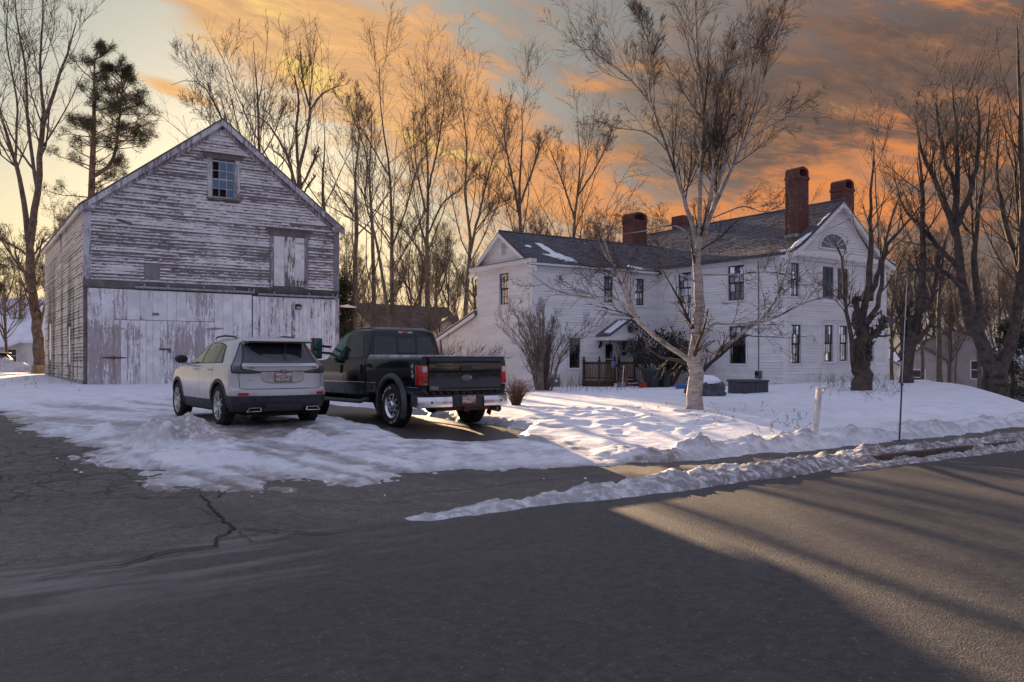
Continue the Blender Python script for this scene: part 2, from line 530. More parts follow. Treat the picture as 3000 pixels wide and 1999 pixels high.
# cracks in the driveway: sunken dark ribbons
M_crack, _t, _b = newmat('crack', (.012, .011, .011, 1), .9)
def crack(pts, w):
    b = MB(); L = []
    P = []
    for i in range(len(pts) - 1):
        a = Vector(pts[i]); c = Vector(pts[i + 1]); n = max(2, int((c - a).length / .06))
        for k in range(n): P.append(a.lerp(c, k / n))
    P.append(Vector(pts[-1]))
    for i, p in enumerate(P):
        d = (P[min(i + 1, len(P) - 1)] - P[max(0, i - 1)]).normalized()
        nrm = Vector((-d.y, d.x)); q = p + nrm * random.uniform(-.022, .022)
        ww = w * random.uniform(.35, 1.2) * min(1, .25 + 6 * min(i, len(P) - 1 - i) / len(P))
        L.append((q - nrm * ww / 2, q + nrm * ww / 2))
    zf = lambda q: float(gz(q.x, q.y) + .004 + .02 * fbm(np.array(q.x), np.array(q.y), .5, 3) * sstep(7.6, 9, q.y)) + .012
    vs_ = []
    for a, c in L: vs_ += [(a.x, a.y, zf(a)), (c.x, c.y, zf(c))]
    b.v = vs_
    for i in range(len(L) - 1): b.f.append((2 * i, 2 * i + 1, 2 * i + 3, 2 * i + 2)); b.mi.append(0)
    b.build('pavement_crack', M_crack, drive)
def g2(px, py):
    Y = FPX * (HCAM - .03) / (py - 1055); X = (px - 1500) / FPX * Y
    return (CT * X + ST * Y, -ST * X + CT * Y)
crack([g2(585, 1453), g2(630, 1500), g2(685, 1545), g2(640, 1570), g2(635, 1592), g2(480, 1612), g2(350, 1650), g2(240, 1662), g2(110, 1690)], .035)
crack([g2(685, 1545), g2(800, 1548), g2(900, 1556), g2(1000, 1560)], .026)
crack([g2(585, 1453), g2(480, 1468), g2(380, 1470)], .018)
crack([g2(630, 1470), g2(670, 1442)], .02)
crack([g2(690, 1550), g2(755, 1585)], .012)
crack([g2(760, 1585), g2(850, 1562), g2(905, 1556)], .014)
crack([g2(0, 1452), g2(50, 1453), g2(100, 1445), g2(200, 1432), g2(330, 1415)], .022)
crack([g2(30, 1485), g2(52, 1470), g2(90, 1458)], .014)
rc = random.Random(4)
for k in range(16):
    a_ = Vector((rc.uniform(-.2, 2.2), rc.uniform(9.4, 13.5))); an = rc.uniform(0, 6.28); pts_ = [tuple(a_)]
    for j in range(rc.randint(3, 6)):
        an += rc.uniform(-.9, .9); a_ = a_ + Vector((math.cos(an), math.sin(an))) * rc.uniform(.15, .4); pts_.append(tuple(a_))
    crack(pts_, rc.uniform(.008, .016))
for pts_ in ([(3.9, 8.9), (5.2, 8.75), (6.4, 8.85), (8.0, 8.7)], [(1.0, 8.1), (2.0, 8.35), (2.6, 8.2)], [(2.6, 9.4), (3.4, 8.9), (4.4, 8.2)]): crack(pts_, .012)

# ------------------------------------------------------------------ snow over the yard and the driveway
def sdist(U, V, poly):
    """signed distance to a closed polygon, positive inside"""
    d = np.full(U.shape, 1e9); ins = np.zeros(U.shape, bool)
    n = len(poly)
    for i in range(n):
        x0, y0 = poly[i]; x1, y1 = poly[(i + 1) % n]
        ex, ey = x1 - x0, y1 - y0
        t = np.clip(((U - x0) * ex + (V - y0) * ey) / (ex * ex + ey * ey + 1e-12), 0, 1)
        d = np.minimum(d, np.hypot(U - x0 - t * ex, V - y0 - t * ey))
        c = ((y0 > V) != (y1 > V)) & (U < ex * (V - y0) / (ey + 1e-12 * (ey == 0)) + x0)
        ins ^= c
    return np.where(ins, d, -d)
SNOW = [(-60, 27), (-2, 25.8), (1.0, 24.5), (1.05, 18.3), (.9, 15.5), (1.5, 15.2), (1.55, 12.8), (1.95, 11.3), (2.05, 10.5), (2.7, 10.15), (3.3, 9.7), (3.25, 10.3), (3.8, 10.35), (4.27, 9.6), (4.97, 9.85), (5.5, 10.0), (6.46, 9.65), (7.4, 9.3), (8.7, 9.3), (9.9, 9.35), (12.6, 9.15), (16, 9.25), (20.8, 9.5), (90, 9.7), (90, 90), (-60, 90)]
BARE = [(9.2, 25), (7.2, 25), (6.6, 20), (6.55, 14.6), (6.2, 12.6), (7.0, 11.95), (8.4, 12.05), (9.2, 13.2), (9.0, 15), (9.35, 19)]
BARE2 = [(3.9, 13.2), (5.3, 13.2), (5.35, 18), (3.9, 18)]
us = arr((-60, -6, .8), (-6, .4, .12), (.4, 15, .05), (15, 26, .1), (26, 50, .3), (50, 90, 2.0))
vs = arr((8.9, 15, .05), (15, 22, .12), (22, 34, .3), (34, 90, 2.0))
U, V = np.meshgrid(us, vs, indexing='ij')
drv = sstep(10.5, 8.0, U) * sstep(27, 24, V)          # 1 on the driveway, 0 in the yard
d = sdist(U, V, SNOW)
rag = fbm(U, V, .9, 5, .6)
fine = fbm(U, V, 3.5, 4, .6)
dd = d + .55 * rag * (.35 + .65 * drv) + .16 * fine
lump = np.abs(fbm(U, V, 2.3, 4, .55))
crunch = fbm(U, V, 6.0, 3, .6)
# thin packed snow and ice on the driveway
thin = np.clip(dd * .11, -.06, .055) + .035 * sstep(.2, 2.5, dd) + .022 * fine + .014 * crunch
track = fbm((U - .33 * (14 - V)) * 1.0, V * .06, 1.9, 3, .6)
thin = thin - .05 * np.clip(-track, 0, 1) * sstep(9.6, 10.6, V) * sstep(20, 15, V)
# deep smooth snow in the yard with a crumbled bank along the sidewalk
bank = np.exp(-((dd - .42) / .36) ** 2) * sstep(7.6, 9.5, U)
yard = np.clip(dd * .5, -.08, .10) + .10 * sstep(.2, 4, dd) + .05 * fbm(U, V, .35, 3)
yard = yard + bank * (.03 + .20 * lump + .05 * crunch)
yard = yard + .05 * np.exp(-((V - 11.6) / .7) ** 2) * fbm(U, V, 1.1, 3) * 2
th = yard * (1 - drv) + thin * drv
# drift against the barn front and by its corner
th = th + .22 * sstep(26, 31, V) * sstep(14, 10, U) * sstep(-3, 2, U)
# bare wet patch beneath the pickup, brown slush beneath the silver car
db = sdist(U, V, BARE) + .35 * fbm(U, V, 1.2, 4, .6)
th = th * sstep(.25, -.12, db) - .05 * sstep(-.15, .2, db)
db2 = sdist(U, V, BARE2) + .25 * fbm(U, V, 1.6, 4, .6)
th = th - .045 * sstep(-.2, .25, db2)
# a small hole and dents, heaps
th = th - .06 * np.exp(-(((U - 3.05) / .32) ** 2 + ((V - 11.5) / .12) ** 2))
ice = drv * sstep(.04, -.14, track) * 1.0 + drv * sstep(.0, 1.0, V - 9.5) * .5 * sstep(-.1, .25, -fine) + .22 * drv * sstep(22, 18, V) + drv * sstep(-.6, .2, db2)
dirt = .75 * drv * sstep(-.4, .15, db2) * sstep(20, 17, V) + .55 * bank * sstep(.05, .5, lump + .5 * crunch) + .25 * sstep(.55, .1, dd) * sstep(6, 9, U)
dirt = dirt + .55 * drv * sstep(.5, .02, dd) + .5 * drv * sstep(.12, .4, rag) * sstep(24, 18, V) + .3 * drv * sstep(-.02, -.2, track)
def heap(cu, cv, r, h, dirt_=.6, rg=.5):
    global th, dirt, ice
    q = np.hypot(U - cu, V - cv) / r * (1 + rg * fbm(U, V, 1.6 / r, 3))
    k = np.clip(1 - q * q, 0, 1)
    th = th + h * k ** .7 * (1 + .7 * (np.abs(fbm(U, V, 2.6 / r, 3)) - .2))
    dirt = np.maximum(dirt, dirt_ * (k > .02) * np.clip(k * 2.2, 0, 1)); ice = ice * (1 - (k > .1))
heap(2.82, 13.75, .62, .27, .7); heap(2.45, 13.4, .4, .16, .45); heap(3.15, 13.3, .5, .15, .75); heap(3.1, 14.7, .35, .15, .1)
heap(4.72, 12.95, .34, .13, .45); heap(2.15, 15.6, .22, .14, .1); heap(2.0, 12.4, .5, .06, .1); heap(2.9, 12.0, .7, .07, .1); heap(1.6, 15.9, .25, .1, .05)
heap(10.05, 9.75, .22, .13, .55, .6); heap(10.25, 9.6, .16, .10, .6, .6); heap(11.35, 9.75, .4, .05, .35); heap(8.8, 9.95, .5, .08, .2); heap(12.7, 9.7, .5, .08, .3); heap(14.5, 9.8, .6, .08, .3)
heap(17, 10, .8, .08, .3); heap(9.3, 10.7, .8, .05, .0)
for k in range(150):
    cu = random.uniform(6, 17) if k < 110 else random.uniform(-1, 8); cv = random.uniform(10.3, 15.5) if k < 110 else random.uniform(24, 31)
    if k < 34: cu = 11.3 + random.gauss(0, .35) + (cv - 12) * .12; 
    r_ = random.uniform(.09, .19)
    a_ = random.uniform(0, 3.14)
    x_ = (U - cu) * math.cos(a_) + (V - cv) * math.sin(a_); y_ = -(U - cu) * math.sin(a_) + (V - cv) * math.cos(a_)
    q = (x_ / (r_ * 1.5)) ** 2 + (y_ / r_) ** 2
    th = th - (1 - drv) * .055 * np.exp(-q) + (1 - drv) * .014 * np.exp(-(np.sqrt(q) - 1.7) ** 2 * 4)
th = th + (1 - drv) * .012 * fbm(U, V, 1.8, 3)
th = np.where((th < .012) & (th > -.03), th - .012, th)
keep = th > -.035
keep[:, -1] = False
tag(link('snow_cover', grid_mesh('snow_cover', us, vs, gz(U, V) + th, M_snow, {'ice': np.clip(ice, 0, 1), 'dirt': np.clip(dirt, 0, 1)}, True, keep)), kind='structure')

# plowed ridge between the street and the sidewalk
us = arr((3.4, 20, .035), (20, 60, .2)); vs = arr((7.0, 9.4, .035))
U, V = np.meshgrid(us, vs, indexing='ij')
grow = sstep(3.6, 8.5, U)
cen = 7.52 + .42 * sstep(4, 13, U) + .05 * fbm(U, 0 * V, .5, 2)
hw = .16 + .24 * grow
x = (V - cen + .14 * fbm(U, V, 1.6, 3)) / hw
prof = np.clip(1 - x * x, -.6, 1)
lump = np.abs(fbm(U, V, 2.6, 4, .6)); crunch = fbm(U, V, 8, 3, .6)
hgt = (.05 + .12 * grow) * np.where(prof > 0, np.maximum(prof, 0) ** .75, prof) * (1 + 1.3 * (lump - .18)) + .024 * crunch * (prof > -.3)
hgt = hgt * sstep(3.55, 4.2, U + .5 * fbm(U, V, 1.5, 2)) - .02
hgt = hgt - .06 * sstep(3.85, 3.45, U)
# low crust spilling onto the street beyond the kerb at the right
x2 = (V - cen + .55 + .1 * fbm(U, V, 1.4, 3)) / .16
crust = (.05 * np.clip(1 - x2 * x2, -.8, 1) * (1 + lump) + .01 * crunch) * sstep(9, 11.5, U) - .012 - .05 * sstep(11, 9.5, U)
hgt = np.maximum(hgt, crust)
dirt = np.clip(.40 + .8 * sstep(.05, .45, lump + .6 * crunch + .3 * (x < -.1)), 0, 1) * (.6 + .3 * sstep(5, 10, U))
bz = np.maximum(0, gz(U, V))
tag(link('snow_bank', grid_mesh('snow_bank', us, vs, bz + hgt, M_bank, {'ice': 0 * U, 'dirt': dirt}, True, hgt > -.015)), kind='structure')
# granite kerb showing through the ridge at the right
M_kerb = vmat('kerb_stone', S(84, 70, 60), .8, .25, 5, bump=.4)
kb = MB()
for i in range(3):
    u0 = 11.9 + i * 1.5
    kb = MB(); kb.box(u0, u0 + 1.49, 7.60, 7.74, -.05, .105 + random.uniform(-.006, .006))
    tag(kb.build('kerb', M_kerb, bevel=.012), kind='structure')
# crumbs of snow scattered on the asphalt
M_crumb, _t, _b = newmat('snow_crumb', (.72, .73, .8, 1), .8)
cm = MB()
for k in range(46):
    u_ = random.uniform(1, 18); v_ = random.choice([random.gauss(9.0, .25), random.gauss(7.3, .25), random.uniform(7.6, 9.4)])
    if u_ < 5: v_ = random.gauss(9.9 + max(0, 3 - u_) * 1.6, .6)
    r_ = random.uniform(.010, .028)
    cm.lathe([(r_ * .5, -.01), (r_, r_ * .25), (r_ * .75, r_ * .7), (r_ * .2, r_ * .9)], (u_, v_, max(0, gzf(u_, v_)) + .004), n=6)
tag(cm.build('snow_crumbs', M_crumb), label='small crumbs of snow scattered on the asphalt', cat='snow', kind='stuff')
# ------------------------------------------------------------------ shared building materials
def paint_mat(name, horiz=True, wear=.5, paint=(.58, .56, .57, 1), wood=(.17, .15, .155, 1), low_wear=None, rust=None, mold=None, top_paint=None):
    m, t, b = newmat(name, paint, .75, spec=.25)
    p = t.pos()
    x, y, z = t.sep(p)
    rnd = t.rand()
    off = t.comb(t.mul(rnd, 37.0), t.mul(rnd, 11.0), t.mul(rnd, 23.0))
    q = t.vm('ADD', p, off)
    st = (2.6, 2.6, 15.0) if horiz else (11.0, 11.0, 1.3)
    st2 = (9.0, 9.0, 34.0) if horiz else (34.0, 34.0, 5.5)
    n1 = t.noise(t.vm('MULTIPLY', q, st), 1.0, 4, .6, .25)
    n2 = t.noise(t.vm('MULTIPLY', q, st2), 1.0, 4, .7)
    nb = t.noise(t.vm('MULTIPLY', p, (.55, .55, .8)), 1.0, 3, .5)
    v = t.add(t.add(t.mul(n1, .46), t.mul(n2, .42)), t.mul(nb, .22))
    v = t.add(v, t.mul(t.sub(rnd, .5), .16))
    thr = .55 - (wear - .5) * .42
    if horiz:
        gzz = t.sep(t.coord('Generated'))[2]
        v = t.add(v, t.mul(t.sub(gzz, .42), .24))      # paint clings to the butt edge
    if low_wear is not None:
        z0, z1, k = low_wear
        v = t.add(v, t.mr(z, z0, z1, k, 0.0))
    mask = t.mr(v, thr - .012, thr + .018)
    grain = t.noise(t.vm('MULTIPLY', q, (3, 3, 90) if horiz else (90, 90, 3)), 1.0, 3, .7)
    wc = t.mix(t.mr(grain, .25, .75), tuple(c * .62 for c in wood[:3]) + (1,), tuple(c * 1.45 for c in wood[:3]) + (1,))
    wc = t.mix(t.mul(t.mr(nb, .4, .7), .4), wc, (wood[0] * .9, wood[1] * .75, wood[2] * .66, 1))
    pc = t.mix(t.mr(t.noise(q, 2.3, 4, .6), .3, .7), tuple(c * .84 for c in paint[:3]) + (1,), tuple(min(1, c * 1.12) for c in paint[:3]) + (1,))
    col = t.mix(mask, pc, wc)
    if rust:
        for (rx, rz, hw, drop) in rust:
            dx = t.m('ABSOLUTE', t.sub(x, rx))
            f = t.mul(t.mr(dx, hw * .3, hw, 1.0, 0.0), t.mul(t.mr(z, rz - drop, rz, 0.0, 1.0), t.mr(z, rz, rz + .03, 1.0, 0.0)))
            f = t.mul(f, t.mr(t.noise(t.vm('MULTIPLY', p, (30, 30, 2.0)), 1.0, 3), .40, .62))
            col = t.mix(t.mul(f, .7), col, (.20, .095, .045, 1))
    if mold:
        sm = t.noise(t.vm('MULTIPLY', p, (1, .9, .16)), 1.0, 4, .65, .3)
        f = t.mr(sm, .52, .66)
        for (c0, w0) in mold:
            f = t.m('MAXIMUM', f, t.mul(t.mr(t.m('ABSOLUTE', t.sub(t.add(y, t.mul(t.noise(p, 1.2, 3), .8)), c0 + .4)), w0 * .2, w0, 1.0, 0.0), t.mr(z, 6.8, 3.5, .1, 1.0)))
        f = t.mul(f, t.mr(t.noise(t.vm('MULTIPLY', p, (3, 6, 2.2)), 1.0, 4, .75), .28, .52))
        col = t.mix(t.mul(f, .93), col, (.024, .019, .015, 1))
    t.put(b.inputs['Base Color'], col)
    t.put(b.inputs['Roughness'], t.mr(mask, 0, 1, .55, .9))
    t.put(b.inputs['Normal'], t.bump(t.add(t.mul(mask, -.8), t.mul(grain, .3)), .5, .006))
    return m
M_clap = paint_mat('peeling_clapboard', True, .50, paint=(.70, .67, .67, 1), wood=(.17, .152, .154, 1))
M_clapL = paint_mat('mouldy_clapboard', True, .34, (.66, .60, .53, 1), (.19, .17, .15, 1), mold=[(36.3, 1.0), (44.2, 1.7), (42.4, .9), (39.0, .6)])
M_doorL = paint_mat('worn_door_paint', False, .34, (.76, .74, .77, 1), (.40, .365, .378, 1), low_wear=(2.5, 3.3, .075), rust=[(4.72, 1.68, .14, 1.3), (4.72, 2.7, .1, .5)])
M_doorR = paint_mat('streaked_door_paint', False, .34, (.73, .70, .72, 1), (.20, .18, .19, 1))
M_loft = paint_mat('loft_door_paint', False, .27, (.70, .68, .67, 1), (.17, .15, .15, 1), low_wear=(4.5, 5.1, .11))
M_trimb = paint_mat('worn_trim_paint', False, .55, (.55, .53, .56, 1), (.22, .20, .22, 1))
M_wood = vmat('weathered_wood', (.14, .122, .12, 1), .85, .22, 3, bump=.4, bscale=40)
M_woodd = vmat('dark_weathered_wood', (.085, .074, .072, 1), .85, .25, 3, bump=.4, bscale=40)
M_rust = vmat('rusty_iron', (.15, .055, .028, 1), .8, .35, 30, bump=.4)
M_galv = vmat('galvanised_rail', (.30, .31, .33, 1), .5, .2, 8, metal=.6)
M_black = vmat('black_plastic', (.012, .012, .014, 1), .45, .2, 20)
M_conc = vmat('concrete', (.33, .30, .26, 1), .9, .25, 2.5, bump=.4)
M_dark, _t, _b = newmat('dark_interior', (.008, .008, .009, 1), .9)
def glass_mat(name, tint=(.75, .8, .8), gloss=.12, rough=.04, refl=(.9, .95, 1)):
    m = bpy.data.materials.new(name); m.use_nodes = True
    t = NT(m.node_tree)
    for n in list(m.node_tree.nodes): m.node_tree.nodes.remove(n)
    out = t.n('ShaderNodeOutputMaterial')
    tr = t.n('ShaderNodeBsdfTransparent'); tr.inputs[0].default_value = tint + (1,)
    gl = t.n('ShaderNodeBsdfGlossy'); gl.inputs[0].default_value = refl + (1,); gl.inputs['Roughness'].default_value = rough
    nz = t.noise(t.pos(), 2.6, 2)
    t.put(gl.inputs['Normal'], t.bump(nz, .12, .05))
    fr = t.n('ShaderNodeFresnel'); fr.inputs[0].default_value = 1.5
    mx = t.n('ShaderNodeMixShader')
    t.put(mx.inputs[0], t.m('MINIMUM', t.add(t.mul(fr.outputs[0], 1.6), gloss), 1.0))
    t.t.links.new(tr.outputs[0], mx.inputs[1]); t.t.links.new(gl.outputs[0], mx.inputs[2])
    t.t.links.new(mx.outputs[0], out.inputs[0])
    return m
M_glass = glass_mat('window_glass', (.62, .66, .68), .16)
M_oldglass = glass_mat('old_blue_glass', (.25, .34, .40), .22, .10, (.34, .48, .62))

class Wall:
    """a vertical wall plane in its parent's space: org + ax*x + up*z, outward normal out"""
    def __init__(s, org, ax, out):
        s.o = Vector(org); s.ax = Vector(ax); s.out = Vector(out)
    def p(s, x, z, d=0.0):
        return s.o + s.ax * x + s.out * d + Vector((0, 0, z))
    def box(s, mb, x0, x1, z0, z1, d0, d1, mi=0):
        return mb.quadbox([s.p(x0, z0, d0), s.p(x1, z0, d0), s.p(x1, z0, d1), s.p(x0, z0, d1), s.p(x0, z1, d0), s.p(x1, z1, d0), s.p(x1, z1, d1), s.p(x0, z1, d1)], mi)
    def backing(s, name, x0, x1, z0, top, holes, mat, parent, breaks=()):
        """solid wall with rectangular holes; top is a function of x"""
        xs = sorted(set([x0, x1] + [v for h in holes for v in h[:2]] + list(breaks)))
        mb = MB()
        for a, b in zip(xs[:-1], xs[1:]):
            if b - a < 1e-6: continue
            mid = (a + b) / 2; cur = z0
            hs = sorted([h for h in holes if h[0] < mid < h[1]], key=lambda h: h[2])
            for h in hs:
                if h[2] > cur + 1e-6: mb.poly([s.p(a, cur), s.p(b, cur), s.p(b, h[2]), s.p(a, h[2])])
                cur = h[3]
            mb.poly([s.p(a, cur), s.p(b, cur), s.p(b, top(b)), s.p(a, top(a))])
        for h in holes:       # reveals
            for (xa, za), (xb, zb) in (((h[0], h[2]), (h[1], h[2])), ((h[1], h[2]), (h[1], h[3])), ((h[1], h[3]), (h[0], h[3])), ((h[0], h[3]), (h[0], h[2]))):
                mb.poly([s.p(xa, za), s.p(xb, zb), s.p(xb, zb, -.12), s.p(xa, za, -.12)])
        return mb.build(name, mat, parent)
    def clapboards(s, parent, rng, z0, z1, expo, holes, mat, split=4.0, butt=.03, jit=.0, name='clapboard'):
        z = z0; k = 0
        while z < z1 - expo * .25:
            zt = min(z + expo + .012, z1)
            a0, b0 = rng(z); a1, b1 = rng(zt)
            iv = [(a0, b0, a1, b1)]
            for h in holes:
                if h[2] < z + expo * .7 and h[3] > z + expo * .3:
                    nv = []
                    for (p0, q0, p1, q1) in iv:
                        if h[1] <= p0 or h[0] >= q0: nv.append((p0, q0, p1, q1)); continue
                        if h[0] > p0: nv.append((p0, h[0], p1, h[0]))
                        if h[1] < q0: nv.append((h[1], q0, h[1], q1))
                    iv = nv
            for (p0, q0, p1, q1) in iv:
                if q0 - p0 < .02: continue
                cuts = [p0]
                while q0 - cuts[-1] > split * 1.5: cuts.append(cuts[-1] + split * random.uniform(.45, 1.15))
                cuts.append(q0)
                for i in range(len(cuts) - 1):
                    xa, xb = cuts[i], cuts[i + 1]
                    ta = p1 if i == 0 else xa; tb = q1 if i == len(cuts) - 2 else xb
                    if i > 0: xa += .003; ta += .003
                    if tb - ta < .005: tb = ta + .005
                    mb = MB(); bt = butt * random.uniform(.8, 1.25)
                    za, zb = z + random.uniform(-jit, jit), z + random.uniform(-jit, jit)
                    mb.quadbox([s.p(xa, za, bt - .011), s.p(xb, zb, bt - .011), s.p(xb, zb, bt), s.p(xa, za, bt), s.p(ta, zt, .001), s.p(tb, zt, .001), s.p(tb, zt, .007), s.p(ta, zt, .007)])
                    mb.build(name, mat, parent)
            z += expo; k += 1

# ------------------------------------------------------------------ the barn
BO = Vector((3.78, 32.2, .3))
barn = thing('barn', BO, 0, 'old two-storey barn with peeling white clapboards and sliding doors', 'barn')
BW, BL, BE, BP = 9.3, 14.6, 6.72, 10.30
def btop(x): return BE + (BP - BE) * (1 - abs(x - BW / 2) / (BW / 2))
wf = Wall((0, 0, 0), (1, 0, 0), (0, -1, 0))
LW = (4.27, 5.15, 7.41, 8.84)            # upper window
LD = (6.62, 7.88, 4.23, 6.15)            # loft door
bw = wf.backing('wall', 0, BW, -.3, btop, [LW], M_wood, barn, (BW / 2,))
def rng_gable(z):
    if z <= BE: return (.21, BW - .21)
    k = (z - BE) / (BP - BE) * BW / 2
    return (max(.21, k + .10), min(BW - .21, BW - k - .10))
wf.clapboards(bw, rng_gable, 4.12, BP - .28, .113, [(LW[0] - .14, LW[1] + .16, LW[2] - .08, LW[3] + .2), (6.47, 8.04, 4.1, 6.40)], M_clap, 3.6, .022, .004)
# one slipped board below the eave and a patch nailed over a hole
mb = MB(); wf.box(mb, 1.93, 2.46, 4.24, 4.76, .024, .034); mb.build('patch_board', M_trimb, bw)
mb = MB(); mb.quadbox([wf.p(1.03, 6.22, .02), wf.p(1.52, 6.08, .02), wf.p(1.52, 6.08, .045), wf.p(1.03, 6.22, .045), wf.p(1.03, 6.30, .02), wf.p(1.52, 6.20, .02), wf.p(1.52, 6.2, .045), wf.p(1.03, 6.3, .045)]); mb.build('slipped_board', M_wood, bw)
wl = Wall((0, 0, 0), (0, 1, 0), (-1, 0, 0))
bl = wl.backing('wall', 0, BL, -.3, lambda x: BE, [], M_wood, barn)
LWIN = [(3.55, 4.65, 1.15, 2.6), (11.0, 12.4, 1.3, 3.0)]
wl.clapboards(bl, lambda z: (.02, BL - .1), .60, BE - .12, .118, LWIN, M_clapL, 5.0, .03, .006)
for h in LWIN:
    mb = MB(); wl.box(mb, h[0] + .12, h[1] - .12, h[2], h[3], .002, .012); o = mb.build('boarded_window', M_doorR, barn)
    mb = MB(); wl.box(mb, h[0], h[0] + .12, h[2], h[3], .002, .045); wl.box(mb, h[1] - .12, h[1], h[2], h[3], .002, .045); wl.box(mb, h[0] - .03, h[1] + .03, h[3], h[3] + .12, .002, .05); wl.box(mb, h[0] - .03, h[1] + .03, h[2] - .07, h[2], .002, .055)
    mb.build('casing', M_clapL, o)
wr = Wall((BW, BL, 0), (0, -1, 0), (1, 0, 0)); wr.backing('wall', 0, BL, -.3, lambda x: BE, [], M_clap, barn)
wb = Wall((BW, BL, 0), (-1, 0, 0), (0, 1, 0)); wb.backing('wall', 0, BW, -.3, btop, [], M_clap, barn, (BW / 2,))
mb = MB()
x = 0.0
while x < BL:
    x2 = min(BL, x + random.uniform(1.2, 1.9)); wl.box(mb, x, x2 - .01, -.3, .585, .0, .035); x = x2
mb.build('foundation', M_conc, barn)
# roof: two slabs with a thin overhang
M_broof = vmat('barn_roof_shingle', (.10, .098, .105, 1), .9, .25, 5, bump=.5)
for sx in (-1, 1):
    mb = MB(); ov = .20; sl = (BP - BE) / (BW / 2)
    def rp(k, y, h): 
        xx = BW / 2 + sx * k
        return Vector((xx, y, BP - k * sl + h))
    k1 = BW / 2 + ov
    mb.quadbox([rp(0, -ov, .0), rp(k1, -ov, .0), rp(k1, BL + ov, .0), rp(0, BL + ov, .0), rp(0, -ov, .10), rp(k1, -ov, .10), rp(k1, BL + ov, .10), rp(0, BL + ov, .10)])
    rf = mb.build('roof', M_broof, barn)
    mb = MB()
    mb.quadbox([rp(.0, -ov - .02, -.20), rp(k1, -ov - .02, -.20), rp(k1, -ov + .018, -.20), rp(.0, -ov + .018, -.20), rp(.0, -ov - .02, .02), rp(k1, -ov - .02, .02), rp(k1, -ov + .018, .02), rp(.0, -ov + .018, .02)])
    mb.build('rake_board', M_trimb, rf)
    mb = MB()
    mb.quadbox([rp(.06, -.055, -.36), rp(BW / 2 - .02, -.055, -.36), rp(BW / 2 - .02, -.002, -.36), rp(.06, -.002, -.36), rp(.06, -.055, -.06), rp(BW / 2 - .02, -.055, -.06), rp(BW / 2 - .02, -.002, -.06), rp(.06, -.002, -.06)])
    mb.build('frieze_board', M_trimb, rf)
# eave board along the left wall
mb = MB(); mb.box(-.19, -.15, -.18, BL, BE - .28, BE - .06); mb.build('eave_board', M_clapL, barn)
mb = MB(); mb.box(-.15, 0, -.02, BL, BE - .20, BE - .16); mb.build('soffit', M_clapL, barn)
# corner boards, returns, posts
for x0, x1 in ((-.035, .21), (BW - .21, BW + .03)):
    mb = MB(); wf.box(mb, x0, x1, 4.10, BE - .16, .0, .038); mb.build('corner_board', M_trimb, barn, bevel=.004)
    mb = MB(); wf.box(mb, x0 - .14 if x0 < 1 else x0 - .1, x1 + .1 if x0 < 1 else x1 + .14, BE - .16, BE - .05, .0, .20); wf.box(mb, x0 - .08, x1 + .08, BE - .21, BE - .16, .0, .10)
    mb.build('eave_return', M_trimb, barn)
mb = MB(); wf.box(mb, -.03, .075, -.3, 3.82, .0, .05); mb.build('post', M_wood, barn)
mb = MB(); wf.box(mb, BW - .14, BW + .02, -.3, 3.82, .0, .05); mb.build('post', M_trimb, barn)
mb = MB(); wf.box(mb, -.04, 5.2, 3.83, 4.11, .0, .06); mb.build('beam', M_wood, barn, bevel=.006)
mb = MB(); wf.box(mb, 5.205, BW + .03, 3.86, 4.10, .0, .055); mb.build('beam', M_woodd, barn, bevel=.006)
# sliding-door rails with brackets
for (xa, xb, z, br) in ((1.61, 5.86, 3.86, (1.9, 2.7, 3.95, 5.05, 5.62)), (5.98, 9.24, 3.80, (6.6, 8.0, 9.0))):
    mb = MB(); wf.box(mb, xa, xb, z, z + .075, .075, .145); rail = mb.build('door_rail', M_galv, barn, bevel=.006)
    for x in list(br) + [xb - .06]:
        mb = MB(); wf.box(mb, x, x + .07, z + .06, z + .17, .06, .10); wf.box(mb, x + .018, x + .052, z + .10, z + .135, .10, .115); mb.build('rail_bracket', M_galv, rail)
# big left sliding door: upper planks over the wicket, side planks, two wicket leaves
sdoor = thing('sliding_door'); sdoor.parent = barn
mb = MB(); wf.box(mb, .09, 5.765, -.3, 3.81, .02, .05); mb.build('backing', M_wood, sdoor)
edges = [.09, .52, .94, 1.36, 1.78, 2.22, 2.70, 3.02, 3.36, 3.70, 4.02, 4.37, 4.68, 5.05, 5.40, 5.765]
for a, b in zip(edges[:-1], edges[1:]):
    full = b <= .95 or a >= 4.36
    d = .068 + random.uniform(-.004, .004); g = .004
    if full:
        mb = MB(); wf.box(mb, a + g, b - g, -.3, 3.80, .05, d); mb.build('plank', M_doorL, sdoor, bevel=.003)
    else:
        mb = MB(); wf.box(mb, a + g, b - g, 2.735, 3.80, .05, d); mb.build('plank', M_doorL, sdoor, bevel=.003)
        n = 2 if b - a > .38 else 1
        for i in range(n):
            mb = MB(); xa = a + (b - a) * i / n; xb = a + (b - a) * (i + 1) / n
            wf.box(mb, xa + g, xb - g, -.3, 2.715, .05, d + random.uniform(-.003, .003)); mb.build('plank', M_doorL, sdoor, bevel=.003)
def strap(x, z, L, mat, lean=0.0, one=False):
    mb = MB()
    for sx in ((-1,) if one else (-1, 1)):
        mb.prism([(0, -.045), (sx * L, -.012), (sx * L, .012), (0, .045)], lambda a, b, d: wf.p(x + a, z + b + a * lean, d), .07, .084)
    mb.tube([wf.p(x, z - .06, .085), wf.p(x, z + .06, .085)], .018, 8)
    mb.build('strap_hinge', mat, sdoor)
